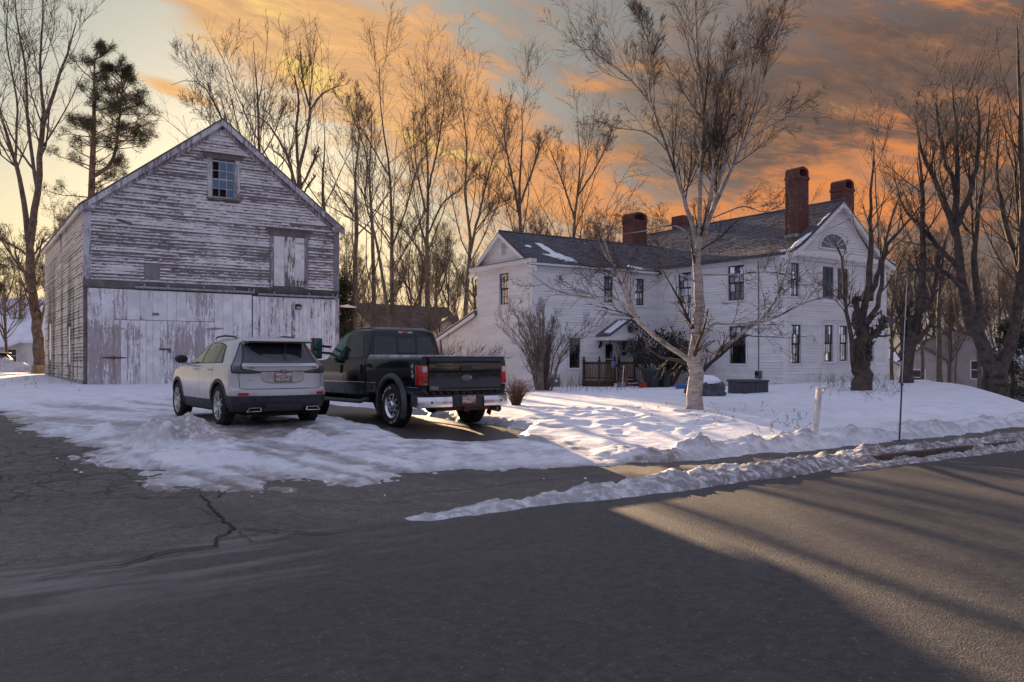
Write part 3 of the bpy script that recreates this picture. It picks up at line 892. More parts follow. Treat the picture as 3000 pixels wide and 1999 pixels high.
strap(.94, 2.41, .36, vmat('painted_hinge', (.42, .37, .31, 1), .8, .3, 25)); strap(.94, 1.38, .40, M_rust); strap(.94, .38, .42, M_rust, 0, True); strap(4.37, 2.47, .34, vmat('hinge_grey', (.3, .27, .25, 1), .8, .3, 25), .05)
mb = MB(); wf.box(mb, 2.42, 2.82, 1.665, 1.715, .07, .10); wf.box(mb, 2.74, 2.80, 1.56, 1.72, .07, .085); mb.build('latch_bar', M_woodd, sdoor)
mb = MB(); wf.box(mb, 2.19, 2.42, 2.90, 3.0, .07, .08); for_ = [wf.box(mb, 2.205 + i * .07, 2.245 + i * .07, 2.925, 2.975, .08, .088) for i in range(3)]
mb.build('hasp_plate', vmat('dull_metal', (.25, .24, .24, 1), .6, .2, 30, metal=.5), sdoor)
# right sliding door of narrow boards
rdoor = thing('sliding_door'); rdoor.parent = barn
mb = MB(); wf.box(mb, 5.80, BW - .15, -.3, 3.76, .02, .055); mb.build('backing', M_woodd, rdoor)
x = 5.80
while x < BW - .2:
    w = random.choice((.15, .15, .16, .14, .17)); x2 = min(BW - .15, x + w)
    mb = MB(); wf.box(mb, x + .003, x2 - .003, -.3, 3.755, .055, .074 + random.uniform(-.004, .004)); mb.build('plank', M_doorR, rdoor, bevel=.003)
    x = x2
for x in (6.55, 8.75):
    mb = MB(); mb.prism([(-.08, 0), (-.05, -.2), (.05, -.2), (.08, 0)], lambda a, b, d: wf.p(x + a, 3.74 + b, d), .078, .09); mb.build('roller_hanger', M_trimb, rdoor)
# upper window: casing, head, sill, sash bars and twelve panes (some missing)
win = thing('window'); win.parent = barn
mb = MB()
for a, b in ((LW[0] - .15, LW[0] + .01), (LW[1] - .01, LW[1] + .17)): wf.box(mb, a, b, LW[2] - .04, LW[3] + .04, .0, .045)
mb.build('casing', M_trimb, win, bevel=.003)
mb = MB(); mb.prism([(LW[0] - .26, LW[3] + .04), (LW[1] + .28, LW[3] + .04), (LW[1] + .36, LW[3] + .22), (LW[0] - .34, LW[3] + .22)], lambda a, b, d: wf.p(a, b, d), .0, .05); wf.box(mb, LW[0] - .36, LW[1] + .38, LW[3] + .22, LW[3] + .255, .0, .09); mb.build('head_board', M_wood, win)
mb = MB(); wf.box(mb, LW[0] - .17, LW[1] + .19, LW[2] - .09, LW[2] - .03, .0, .08); mb.build('sill', M_wood, win)
mb = MB(); pw = (LW[1] - LW[0] - .06) / 3; ph = (LW[3] - LW[2] - .08) / 4
for i in range(4): wf.box(mb, LW[0] + i * pw + .012 * (i > 0), LW[0] + i * pw + .036 + (.024 if i in (0, 3) else 0), LW[2], LW[3], -.055, -.03)
for j in range(5): wf.box(mb, LW[0] + .001, LW[1] - .001, LW[2] + j * ph + .002, LW[2] + j * ph + (.055 if j in (0, 2, 4) else .026), -.058, -.028)
mb.build('sash_bars', vmat('sash_paint', (.42, .41, .42, 1), .7, .2, 20), win)
missing = {(0, 0), (1, 0), (0, 2), (0, 3)}
for i in range(3):
    for j in range(4):
        if (i, j) in missing: continue
        mb = MB(); q = random.uniform(-.004, .004)
        a, b = LW[0] + i * pw + .03, LW[0] + (i + 1) * pw + .03; c, d_ = LW[2] + j * ph + .02, LW[2] + (j + 1) * ph + .02
        mb.poly([wf.p(a, c, -.045 + q), wf.p(b, c, -.045 - q), wf.p(b, d_, -.045 - q), wf.p(a, d_, -.045 + q)]); mb.build('pane', M_oldglass, win)
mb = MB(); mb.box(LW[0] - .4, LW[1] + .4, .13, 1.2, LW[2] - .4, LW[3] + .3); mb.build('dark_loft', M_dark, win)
# loft door of three planks with rusty hinges
ld = thing('loft_door'); ld.parent = barn
mb = MB()
for a, b in ((6.49, 6.62), (7.88, 8.02)): wf.box(mb, a, b, 4.13, 6.16, .0, .05)
mb.build('casing', M_trimb, ld, bevel=.003)
mb = MB(); mb.prism([(6.45, 6.16), (8.07, 6.16), (8.24, 6.42), (6.32, 6.42)], lambda a, b, d: wf.p(a, b, d), .0, .06); wf.box(mb, 6.3, 8.26, 6.42, 6.455, .0, .11); mb.build('head_board', M_wood, ld)
for a, b in ((6.63, 7.05), (7.05, 7.48), (7.48, 7.87)):
    mb = MB(); wf.box(mb, a + .003, b - .003, 4.20, 6.15, .002, .036 + random.uniform(-.003, .003)); mb.build('plank', M_loft, ld, bevel=.003)
for z, mt in ((5.93, vmat('ochre_hinge', (.33, .25, .13, 1), .8, .3, 25)), (4.40, M_rust)):
    mb = MB(); wf.box(mb, 7.52, 7.92, z - .016, z + .016, .038, .055); wf.box(mb, 7.86, 7.9, z - .06, z + .06, .038, .06); mb.build('strap_hinge', mt, ld)
# solar lamp on the right door, dish lamp at the corner
sl_ = thing('wall_lamp', BO + Vector((7.57, -.09, 3.3)), 0, 'small black solar lamp on the barn right sliding door', 'lamp')
mb = MB(); mb.prism([(0, .0), (-.13, .03), (-.15, .13), (-.05, .21), (0, .21)], lambda a, b, d: Vector((d, a, b)), -.11, .11); mb.build('housing', M_black, sl_, bevel=.008)
mb = MB(); mb.box(-.09, .09, -.145, -.128, .03, .10); mb.build('lens', vmat('lamp_lens', (.42, .38, .26, 1), .4, .1, 20), sl_)
dl = thing('wall_lamp', BO + Vector((BW + .03, -.02, 3.5)), 0, 'dish lamp with a flat metal shade on the barn corner', 'lamp')
mb = MB(); mb.tube([(0, 0, 0), (.06, -.03, .05), (.22, -.05, .06)], .022, 8); mb.build('arm', M_rust, dl)
mb = MB(); mb.lathe([(.05, .06), (.10, .045), (.36, -.005), (.37, -.015), (.1, .03)], (.36, -.05, .0), (.05, 0, 1), 24); mb.build('shade', vmat('enamel_shade', (.6, .6, .62, 1), .4, .1, 12), dl, smooth=True)
# ------------------------------------------------------------------ the white house (L-shaped)
HO = Vector((28.6, 22.25, .2))
house = thing('house', HO, 0, 'white two-storey L-shaped farmhouse with slate roof and four brick chimneys', 'house')
def white_mat(name, base=(.80, .785, .79, 1), grime=True):
    m, t, b = newmat(name, base, .6, spec=.3)
    p = t.pos(); x, y, z = t.sep(p)
    n = t.noise(t.vm('MULTIPLY', p, (.6, .6, 5)), 1.0, 3, .5)
    col = t.mix(t.mr(n, .3, .72), tuple(c * .94 for c in base[:3]) + (1,), tuple(min(.88, c * 1.08) for c in base[:3]) + (1,))
    if grime:
        g = t.mul(t.mr(z, 1.6, .4, 0.0, 1.0), t.mr(t.noise(t.vm('MULTIPLY', p, (1.3, 1.3, .7)), 1.0, 5, .65), .42, .66))
        col = t.mix(t.mul(g, .55), col, (.42, .37, .24, 1))
        s2 = t.mr(t.noise(t.vm('MULTIPLY', p, (5, 5, .5)), 1.0, 4, .7), .62, .74)
        col = t.mix(t.mul(s2, .22), col, (.34, .32, .30, 1))
    col = t.mix(t.mul(t.rand(), .12), col, tuple(c * .72 for c in base[:3]) + (1,))
    t.put(b.inputs['Base Color'], col)
    return m
M_white = white_mat('white_clapboard')
M_trim = white_mat('white_trim', (.76, .74, .75, 1), False)
M_sash = vmat('dark_sash_paint', (.016, .017, .019, 1), .5, .2, 20)
M_shut = vmat('blue_green_shutter', S(62, 82, 92), .6, .15, 10)
M_found = vmat('stone_foundation', S(116, 104, 84), .9, .25, 1.6, bump=.6, bscale=6)
def slate_mat():
    m, t, b = newmat('roof_slate', (.06, .06, .075, 1), .62, spec=.45)
    p = t.pos()
    n = t.noise(p, .9, 4, .6); f = t.noise(p, 9, 3, .7)
    col = t.mix(t.mr(f, .25, .75), (.034, .036, .050, 1), (.095, .093, .115, 1))
    col = t.mix(t.mul(t.mr(n, .42, .68), .6), col, (.165, .14, .125, 1))
    at_ = t.attr('tab')
    col = t.mix(t.mul(at_, .55), col, (.15, .145, .16, 1))
    t.put(b.inputs['Base Color'], col)
    t.put(b.inputs['Roughness'], t.mr(n, .3, .7, .5, .8))
    t.put(b.inputs['Normal'], t.bump(f, .3, .01))
    return m
M_slate = slate_mat()
def brick_mat():
    m, t, b = newmat('chimney_brick', (.2, .06, .04, 1), .85, spec=.2)
    p = t.pos(); x, y, z = t.sep(p)
    br = t.n('ShaderNodeTexBrick')
    t.put(br.inputs['Vector'], t.comb(t.add(x, y), z, 0.0))
    br.inputs['Scale'].default_value = 1.0
    br.inputs['Brick Width'].default_value = .21; br.inputs['Row Height'].default_value = .072; br.inputs['Mortar Size'].default_value = .007
    br.inputs['Color1'].default_value = (.155, .045, .034, 1); br.inputs['Color2'].default_value = (.10, .034, .030, 1); br.inputs['Mortar'].default_value = (.20, .15, .13, 1)
    n = t.noise(p, 4, 4, .6)
    t.put(b.inputs['Base Color'], t.mix(t.mul(t.mr(n, .45, .7), .45), br.outputs['Color'], (.055, .035, .032, 1)))
    t.put(b.inputs['Normal'], t.bump(t.add(br.outputs['Fac'], t.mul(n, .4)), .5, -.008))
    return m
M_brick = brick_mat()
def curtain_mat(name, c):
    m, t, b = newmat(name, c, .9)
    p = t.pos(); x, y, z = t.sep(p)
    f = t.m('SINE', t.mul(t.add(t.add(x, y), t.mul(t.noise(p, 3, 2), .12)), 55.0))
    t.put(b.inputs['Base Color'], t.mix(t.mr(f, -1, 1), tuple(q * .55 for q in c[:3]) + (1,), c))
    return m
M_cur = curtain_mat('lace_curtain', (.52, .50, .48, 1))
M_cur2 = curtain_mat('dark_curtain', (.12, .08, .07, 1))

def sash_window(w, x0, x1, z0, z1, cols=3, rows=2, cur=None, curf=(0, 1), sill=True):
    """double-hung window: casing, dark sash frames, muntins, a pane object for each light"""
    o = thing('window'); o.parent = house
    mb = MB(); cw = .085
    w.box(mb, x0 - cw, x0, z0 - .02, z1 + .02, .0, .045); w.box(mb, x1, x1 + cw, z0 - .02, z1 + .02, .0, .045)
    w.box(mb, x0 - cw - .02, x1 + cw + .02, z1 + .02, z1 + .13, .0, .055); w.box(mb, x0 - cw - .03, x1 + cw + .03, z1 + .13, z1 + .155, .0, .08)
    if sill: w.box(mb, x0 - cw - .03, x1 + cw + .03, z0 - .08, z0 - .02, .0, .085)
    mb.build('casing', M_trim, o, bevel=.003)
    zm = (z0 + z1) / 2
    for k, (a, b, dp) in enumerate(((zm - .005, z1, -.025), (z0, zm + .02, -.055))):
        mb = MB(); fw = .052
        w.box(mb, x0 + .001, x0 + fw, a, b, dp - .03, dp); w.box(mb, x1 - fw, x1 - .001, a, b, dp - .03, dp)
        w.box(mb, x0 + fw, x1 - fw, b - fw, b, dp - .03, dp); w.box(mb, x0 + fw, x1 - fw, a, a + fw * .9, dp - .03, dp)
        sash = mb.build('sash', M_sash, o)
        gx0, gx1, ga, gb = x0 + fw, x1 - fw, a + fw * .9, b - fw
        mb = MB()
        for i in range(1, cols): xx = gx0 + (gx1 - gx0) * i / cols; w.box(mb, xx - .010, xx + .010, ga, gb, dp - .024, dp - .004)
        for j in range(1, rows): zz = ga + (gb - ga) * j / rows; w.box(mb, gx0, gx1, zz - .010, zz + .010, dp - .022, dp - .006)
        mb.build('muntin', M_sash, sash)
        for i in range(cols):
            for j in range(rows):
                pa = gx0 + (gx1 - gx0) * i / cols; pb = gx0 + (gx1 - gx0) * (i + 1) / cols
                pc = ga + (gb - ga) * j / rows; pd = ga + (gb - ga) * (j + 1) / rows
                q = random.uniform(-.003, .003); r_ = random.uniform(-.002, .002)
                mb = MB(); mb.poly([w.p(pa, pc, dp - .015 + q), w.p(pb, pc, dp - .015 - q + r_), w.p(pb, pd, dp - .015 - q), w.p(pa, pd, dp - .015 + q - r_)]); mb.build('pane', M_glass, sash)
    if cur:
        mb = MB(); n = 22; ca, cb = z0 + (z1 - z0) * curf[0], z0 + (z1 - z0) * curf[1]
        for i in range(n):
            xa = x0 + (x1 - x0) * i / n; xb = x0 + (x1 - x0) * (i + 1) / n
            da, db = -.13 + .018 * math.sin(i * 1.9), -.13 + .018 * math.sin((i + 1) * 1.9)
            mb.poly([w.p(xa, ca, da), w.p(xb, ca, db), w.p(xb, cb, db), w.p(xa, cb, da)])
        mb.build('curtain', cur, o)
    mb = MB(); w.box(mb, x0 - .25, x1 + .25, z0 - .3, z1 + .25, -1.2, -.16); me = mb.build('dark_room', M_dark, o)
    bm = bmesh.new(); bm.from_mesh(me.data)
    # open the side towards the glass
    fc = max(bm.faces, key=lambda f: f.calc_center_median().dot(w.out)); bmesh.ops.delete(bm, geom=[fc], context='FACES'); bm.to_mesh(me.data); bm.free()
    return o

EX = .122
hw_ = lambda h: (h[0] - .105, h[1] + .105, h[2] - .085, h[3] + .15)
# wing: gable end (faces left), long front
WX, WY0, WY1, WE, WP = -7.5, 7.55, 12.12, 5.72, 7.22
wg = Wall((WX, WY1, 0), (0, -1, 0), (-1, 0, 0))
GW = WY1 - WY0
H1 = [(GW - 2.60, GW - 1.82, 3.96, 5.39)]
V1 = (GW - 2.42, GW - 2.01, 6.25, 6.76)
wtop = lambda x: WE + (WP - WE) * (1 - abs(x - GW / 2) / (GW / 2))
a = wg.backing('wall', 0, GW, -.2, wtop, H1, M_white, house, (GW / 2,))
wg.clapboards(a, lambda z: (.10, GW - .10), .18, 5.60, EX, [hw_(H1[0])], M_white, 4.5, .040)
wg.clapboards(a, lambda z: ((z - WE) / (WP - WE) * GW / 2 + .15, GW - (z - WE) / (WP - WE) * GW / 2 - .15), 5.92, WP - .18, EX, [(V1[0] - .07, V1[1] + .07, V1[2] - .06, V1[3] + .06)], M_white, 4.5, .040)
sash_window(wg, *H1[0], cur=M_cur, curf=(.35, 1))
vent = thing('gable_vent'); vent.parent = house
mb = MB()
for q in ((V1[0] - .06, V1[0], V1[2] - .05, V1[3] + .05), (V1[1], V1[1] + .06, V1[2] - .05, V1[3] + .05), (V1[0], V1[1], V1[3], V1[3] + .05), (V1[0], V1[1], V1[2] - .05, V1[2])): wg.box(mb, *q, .0, .05)
mb.build('frame', M_trim, vent)
mb = MB(); wg.box(mb, V1[0], V1[1], V1[2], V1[3], .001, .004); mb.build('backing', M_dark, vent)
for i in range(6):
    z = V1[2] + .02 + i * .08
    mb = MB(); mb.quadbox([wg.p(V1[0], z, .045), wg.p(V1[1], z, .045), wg.p(V1[1], z + .05, .01), wg.p(V1[0], z + .05, .01), wg.p(V1[0], z + .012, .045), wg.p(V1[1], z + .012, .045), wg.p(V1[1], z + .062, .01), wg.p(V1[0], z + .062, .01)]); mb.build('slat', M_trim, vent)
wv = Wall((WX, WY0, 0), (1, 0, 0), (0, -1, 0))
H2 = [(4.04, 4.61, 4.09, 5.3), (6.0, 6.58, 4.03, 5.3), (2.02, 2.67, 1.04, 2.39), (6.07, 6.68, 1.19, 2.40)]
DOOR = (4.05, 4.74, .50, 2.22)
b = wv.backing('wall', 0, 7.5, -.2, lambda x: WE, H2, M_white, house)
wv.clapboards(b, lambda z: (.10, 7.49), .18, 5.58, EX, [hw_(h) for h in H2] + [(3.88, 4.91, .3, 2.36)], M_white, 4.5, .040)
for h, c_, cf in zip(H2, (M_cur, M_cur, None, M_cur2), ((0, 1), (0, 1), (0, 1), (.0, .9))): sash_window(wv, *h, cur=c_, curf=cf)
# main block: front (faces the street side left), gable end (faces right)
wm = Wall((0, 7.55, 0), (0, -1, 0), (-1, 0, 0))
MF = 7.55
H3 = [(MF - y1, MF - y0, z0, z1) for (y0, y1, z0, z1) in ((5.29, 6.13, 4.06, 5.51), (2.16, 3.08, 4.03, 5.55), (2.07, 3.01, 1.24, 2.88), (6.2, 7.05, 1.20, 2.52))]
c = wm.backing('wall', 0, MF, -.2, lambda x: 5.86, H3, M_white, house)
wm.clapboards(c, lambda z: (.005, MF - .11), .20, 5.62, EX, [hw_(h) for h in H3], M_white, 4.5, .040)
for h, c_, cf in zip(H3, (M_cur, M_cur, M_cur2, None), ((.0, .95), (0, 1), (.0, .6), (0, 1))): sash_window(wm, *h, cur=c_, curf=cf)
MW, ME, MP = 7.1, 5.86, 8.36
prof = [(-.38, 5.80), (-.1, 5.87), (.3, 6.03), (.8, 6.31), (1.3, 6.68), (MW / 2, MP)]
def mroof(x):
    x = x if x <= MW / 2 else MW - x
    for (xa, za), (xb, zb) in zip(prof[:-1], prof[1:]):
        if x <= xb: return za + (zb - za) * (x - xa) / (xb - xa)
    return MP
wgr = Wall((0, 0, 0), (1, 0, 0), (0, -1, 0))
H4 = [(.24, .82, 4.07, 5.44), (2.46, 3.10, 4.07, 5.42), (3.50, 4.14, 4.07, 5.40), (.29, .93, 1.26, 2.87), (2.50, 3.12, 1.33, 2.90), (3.56, 4.17, 1.36, 2.90), (5.5, 6.1, 1.33, 2.9), (5.5, 6.1, 4.07, 5.4)]
d = wgr.backing('wall', 0, MW, -.2, lambda x: mroof(x) - .05, [H4[0], H4[3], H4[4], H4[5], H4[6], H4[7]], M_white, house, (.3, .8, 1.3, MW / 2, MW - 1.3, MW - .8, MW - .3))
def inv(z):       # x at which the roof underside is at z
    for k in range(200):
        x_ = k / 200 * MW / 2
        if mroof(x_) - .12 >= z: return x_
    return MW / 2 - .05
FAN = (2.25, 4.05, 6.24, 6.86)
wgr.clapboards(d, lambda z: (.11, MW - .11), .20, 5.60, EX, [hw_(h) for h in H4], M_white, 4.5, .040)
wgr.clapboards(d, lambda z: (inv(z) + .12, MW - inv(z) - .12), 5.98, MP - .35, EX, [(FAN[0] - .1, FAN[1] + .1, FAN[2] - .1, FAN[3] - .1), (2.45, 3.85, 6.6, 6.95)], M_white, 4.5, .040)
for k in (0, 3, 4, 5, 6, 7): sash_window(wgr, *H4[k], cur=M_cur2 if k in (4, 5) else None, curf=(0, 1))
for k in (1, 2):
    x0, x1, z0, z1 = H4[k]
    o = thing('shutter'); o.parent = house
    mb = MB(); xm = (x0 + x1) / 2
    for q in ((x0, x0 + .06), (xm - .05, xm - .004), (xm + .004, xm + .05), (x1 - .06, x1)): wgr.box(mb, q[0], q[1], z0, z1, .0, .05)
    for zz in (z0, (z0 + z1) / 2 - .04, z1 - .08):
        wgr.box(mb, x0 + .06, xm - .05, zz, zz + .08, .0, .048); wgr.box(mb, xm + .05, x1 - .06, zz, zz + .08, .0, .048)
    mb.build('frame', M_shut, o)
    for side in ((x0 + .06, xm - .05), (xm + .05, x1 - .06)):
        z = z0 + .09
        while z < z1 - .12:
            if not ((z0 + z1) / 2 - .1 < z < (z0 + z1) / 2 + .04):
                mb = MB(); mb.quadbox([wgr.p(side[0], z, .04), wgr.p(side[1], z, .04), wgr.p(side[1], z + .045, .012), wgr.p(side[0], z + .045, .012), wgr.p(side[0], z + .012, .04), wgr.p(side[1], z + .012, .04), wgr.p(side[1], z + .057, .012), wgr.p(side[0], z + .057, .012)]); mb.build('slat', M_shut, o)
            z += .066
# half-round attic window
fan = thing('fan_window'); fan.parent = house
fx, fr_, fh = (FAN[0] + FAN[1]) / 2, (FAN[1] - FAN[0]) / 2, FAN[3] - FAN[2]
arc = [(fx + fr_ * math.cos(a_), FAN[2] + fh * math.sin(a_)) for a_ in [math.pi * k / 20 for k in range(21)]]
arco = [(fx + (fr_ + .09) * math.cos(a_), FAN[2] - .03 + (fh + .09) * math.sin(a_)) for a_ in [math.pi * k / 20 for k in range(21)]]
mb = MB()
for k in range(20):
    mb.quadbox([wgr.p(*arc[k], .028), wgr.p(*arco[k], .028), wgr.p(*arco[k + 1], .028), wgr.p(*arc[k + 1], .028), wgr.p(*arc[k], .06), wgr.p(*arco[k], .06), wgr.p(*arco[k + 1], .06), wgr.p(*arc[k + 1], .06)])
wgr.box(mb, FAN[0] - .1, FAN[1] + .1, FAN[2] - .07, FAN[2], .028, .075); mb.build('casing', M_trim, fan)
mb = MB(); mb.prism([(fx - .01, FAN[2]), (fx + .01, FAN[2]), (fx + .01, FAN[3]), (fx - .01, FAN[3])], lambda a_, b_, d_: wgr.p(a_, b_, d_), .031, .05)
for ang in (28, 52, 128, 152):
    ca, sa = math.cos(R(ang)), math.sin(R(ang)); mb.bar(wgr.p(fx + .1 * ca, FAN[2] + .08 * sa, .04), wgr.p(fx + fr_ * ca, FAN[2] + fh * sa, .04), .022, .022)
mb.build('muntin', M_trim, fan)
mb = MB(); mb.poly([wgr.p(x_, z_, .030) for x_, z_ in arc]); mb.build('pane', glass_mat('attic_glass', (.04, .05, .05), .02), fan)
mb = MB(); mb.poly([wgr.p(x_, z_, .027) for x_, z_ in arc]); mb.build('dark_room', M_dark, fan)
# hidden sides
mb = MB(); mb.poly([(MW, 0, -.2), (MW, WY1, -.2), (MW, WY1, ME - .05), (MW, 0, ME - .05)]); mb.poly([(0, WY1, -.2), (MW, WY1, -.2), (MW, WY1, ME), (MW / 2, WY1, MP), (0, WY1, ME)]); mb.poly([(WX, WY1, -.2), (0, WY1, -.2), (0, WY1, WE), (WX, WY1, WE)])
mb.build('wall', M_white, house)
# foundation
mb = MB(); wm.box(mb, 0, MF + .03, -.5, .19, .0, .03); wgr.box(mb, -.03, MW, -.5, .19, .0, .03); wv.box(mb, 0, 7.5, -.5, .17, .0, .02); wg.box(mb, -3.5, GW + .02, -.5, .17, .0, .02)
mb.build('foundation', M_found, house)
mb = MB(); wgr.box(mb, 3.1, 3.6, -.05, .16, .031, .05); mb.build('cellar_window', M_dark, house)
# corner boards
for w, x0, x1, zt in ((wg, -.005, .10, 5.6), (wg, GW - .10, GW + .03, 5.6), (wv, -.03, .10, 5.6), (wm, MF - .11, MF + .03, 5.62), (wgr, -.03, .11, 5.6), (wgr, MW - .11, MW + .02, 5.6)):
    mb = MB(); w.box(mb, x0, x1, .16, zt, .0, .032); mb.build('corner_board', M_trim, house)
# ---------- roofs
def slate_roof(name, P, nlen, parent, expo=.15, tabw=.26, snow=False):
    """P(s, k): point at distance s along the eave, k metres up the slope; slab plus overlapping slate tabs"""
    L, K = nlen
    V, F, A = [], [], []
    k = 0.0; row = 0
    while k < K - .02:
        k1 = min(K, k + expo * 1.25)
        x = -tabw * (.5 * (row % 2)) + random.uniform(-.03, .03)
        while x < L:
            xa, xb = max(0, x), min(L, x + tabw - .012)
            if xb - xa > .02:
                lift = .026 + random.uniform(-.004, .010); sk = random.uniform(-.006, .006); low = k - .012 + random.uniform(-.012, .012)
                p0, p1, p2, p3 = P(xa, low, lift), P(xb, low + sk, lift), P(xb, k1, .006), P(xa, k1, .006)
                q0, q1 = P(xa, low, .0), P(xb, low + sk, .0)
                b_ = len(V); V.extend([p0, p1, p2, p3, q0, q1]); r_ = random.random() ** 2; A.extend([r_] * 6)
                F.extend([(b_, b_ + 1, b_ + 2, b_ + 3), (b_ + 4, b_ + 5, b_ + 1, b_)])
            x += tabw
        k += expo; row += 1
    me = np_mesh(name, [tuple(v) for v in V], F, M_slate, False, {'tab': A})
    o = link('slates', me, parent); tag(o, kind='stuff')
    return o
def slab(name, pts, y0, y1, axis, th=.10, mat=None, parent=None):
    """roof slab from profile points (across, z), swept along the other axis"""
    mb = MB()
    for (xa, za), (xb, zb) in zip(pts[:-1], pts[1:]):
        f = (lambda x, y, z: (x, y, z)) if axis == 'y' else (lambda x, y, z: (y, x, z))
        mb.quadbox([f(xa, y0, za - th), f(xb, y0, zb - th), f(xb, y1, zb - th), f(xa, y1, za - th), f(xa, y0, za), f(xb, y0, zb), f(xb, y1, zb), f(xa, y1, za)])
    return mb.build(name, mat, parent)
mr_ = slab('roof', prof, -.28, WY1 + .25, 'y', .10, M_slate, house)
prof2 = [(MW - x_, z_) for x_, z_ in prof]
slab('roof', prof2, -.28, WY1 + .25, 'y', .10, M_slate, house)
cum = [0.0]
for (xa, za), (xb, zb) in zip(prof[:-1], prof[1:]): cum.append(cum[-1] + math.hypot(xb - xa, zb - za))
def PM(s_, k, h):
    k = max(0, min(cum[-1], k))
    for i in range(len(cum) - 1):
        if k <= cum[i + 1] + 1e-6:
            f = (k - cum[i]) / (cum[i + 1] - cum[i]); xa, za = prof[i]; xb, zb = prof[i + 1]
            dx, dz = (xb - xa), (zb - za); n = math.hypot(dx, dz)
            return Vector((xa + dx * f - dz / n * h, WY1 + .25 - s_, za + dz * f + dx / n * h))
slate_roof('main_slates', PM, (WY1 + .53, cum[-1]), mr_)
mb = MB(); mb.tube([(MW / 2, -.28, MP + .02), (MW / 2, WY1 + .25, MP + .02)], .05, 6); mb.build('ridge_cap', M_slate, mr_)
wsl = (WP - WE) / (GW / 2)
yc = (WY0 + WY1) / 2
wprof = [(WY0 - .30, WE - .30 * wsl + .10), (yc, WP + .10)]
wr_ = slab('roof', wprof, WX - .28, 2.4, 'x', .10, M_slate, house)
slab('roof', [(WY1 + .30, WE - .30 * wsl + .10), (yc, WP + .10)], WX - .28, 2.4, 'x', .10, M_slate, house)
kl = math.hypot(yc - wprof[0][0], wprof[1][1] - wprof[0][1])
def PW(s_, k, h):
    f = max(0, min(1, k / kl)); dy, dz = yc - wprof[0][0], wprof[1][1] - wprof[0][1]
    return Vector((WX - .28 + s_, wprof[0][0] + dy * f - dz / kl * h, wprof[0][1] + dz * f + dy / kl * h))
slate_roof('wing_slates', PW, (9.4, kl), wr_)
mb = MB(); mb.tube([(WX - .28, yc, WP + .12), (2.2, yc, WP + .12)], .045, 6); mb.build('ridge_cap', M_slate, wr_)
# snow left on the roofs
M_rsnow, _t, _b = newmat('roof_snow', (.78, .8, .86, 1), .7)
def blob_on(P, outline, th, name, parent):
    pts = [Vector(p) for p in outline]; E_ = [(i, (i + 1) % len(pts)) for i in range(len(pts))]
    xs = [p.x for p in pts]; ys = [p.y for p in pts]
    grid = [Vector((x_, y_)) for x_ in np.arange(min(xs), max(xs), .09) for y_ in np.arange(min(ys), max(ys), .09)]
    r = delaunay_2d_cdt(pts + grid, E_, [list(range(len(pts)))], 1, 1e-5)
    poly = np.array([(p.x, p.y) for p in pts])
    vv = []
    for p in r[0]:
        dd_ = float(sdist(np.array([[p.x]]), np.array([[p.y]]), [tuple(q) for q in poly])[0, 0]); h = .02 + th * min(1, max(0, dd_) / .18) ** .5
        vv.append(tuple(P(p.x, p.y, h)))
    mb = MB(); mb.v = vv; mb.f = [tuple(f) for f in r[2]]; mb.mi = [0] * len(mb.f)
    return mb.build(name, M_rsnow, parent, smooth=True)
def wavy(pts, n=5, j=.05):
    o = []
    for i in range(len(pts)):
        a_ = Vector(pts[i]); b_ = Vector(pts[(i + 1) % len(pts)])
        for k in range(n):
            q = a_.lerp(b_, k / n); o.append((q.x + random.uniform(-j, j), q.y + random.uniform(-j, j)))
    return o
blob_on(PW, wavy([(1.2 + (x_ - 1.0) * .68, y_ * .95) for x_, y_ in ((1.35, 2.2), (1.9, 2.25), (2.35, 1.35), (3.3, .80), (3.4, .38), (2.4, .40), (1.0, .95), (1.0, 1.08), (1.75, 1.05))]), .035, 'roof_snow', wr_)
blob_on(PW, wavy([(.62, 1.6), (.95, 1.55), (1.0, 1.75), (.7, 1.8)], 3, .03), .02, 'roof_snow', wr_)
blob_on(PW, wavy([(6.0, .55), (6.8, .30), (6.7, .18), (5.7, .35)], 4, .04), .02, 'roof_snow', wr_)
blob_on(PM, wavy([(12.40, .3), (12.62, .2), (12.62, 2.2), (12.5, 2.0), (12.2, 1.5), (12.3, .9)], 6, .05), .06, 'roof_snow', mr_)
blob_on(PM, wavy([(12.5, 2.6), (12.62, 2.6), (12.62, 3.6), (12.5, 3.6)], 6, .03), .05, 'roof_snow', mr_)
# cornices, friezes, rakes
mb = MB(); wm.box(mb, -.2, MF + .3, 5.60, 5.74, .0, .06); wm.box(mb, -.1, MF + .33, 5.715, 5.80, .06, .37); mb.build('cornice', M_trim, house)
mb = MB(); wv.box(mb, -.3, 7.7, 5.40, 5.56, .0, .05); wv.box(mb, -.33, 7.3, 5.555, 5.64, .05, .31); mb.build('cornice', M_trim, house)
mb = MB(); wgr.box(mb, -.36, MW + .36, 5.74, 5.93, .0, .28); wgr.box(mb, -.1, MW + .1, 5.60, 5.74, .0, .07); wgr.box(mb, -.34, MW + .34, 5.70, 5.74, .07, .2); mb.build('cornice', M_trim, house)
mb = MB(); wg.box(mb, -.33, GW + .33, 5.66, 5.84, .0, .30); wg.box(mb, -.05, GW + .05, 5.52, 5.66, .0, .06); wg.box(mb, -.3, GW + .3, 5.62, 5.66, .06, .2); mb.build('cornice', M_trim, house)
mb = MB(); mb.quadbox([wg.p(-.40, 5.84, .0), wg.p(GW + .40, 5.84, .0), wg.p(GW + .40, 5.84, .36), wg.p(-.4, 5.84, .36), wg.p(-.4, 5.90, .0), wg.p(GW + .4, 5.90, .0), wg.p(GW + .4, 5.86, .36), wg.p(-.4, 5.86, .36)]); mb.build('pediment_flashing', M_slate, house)
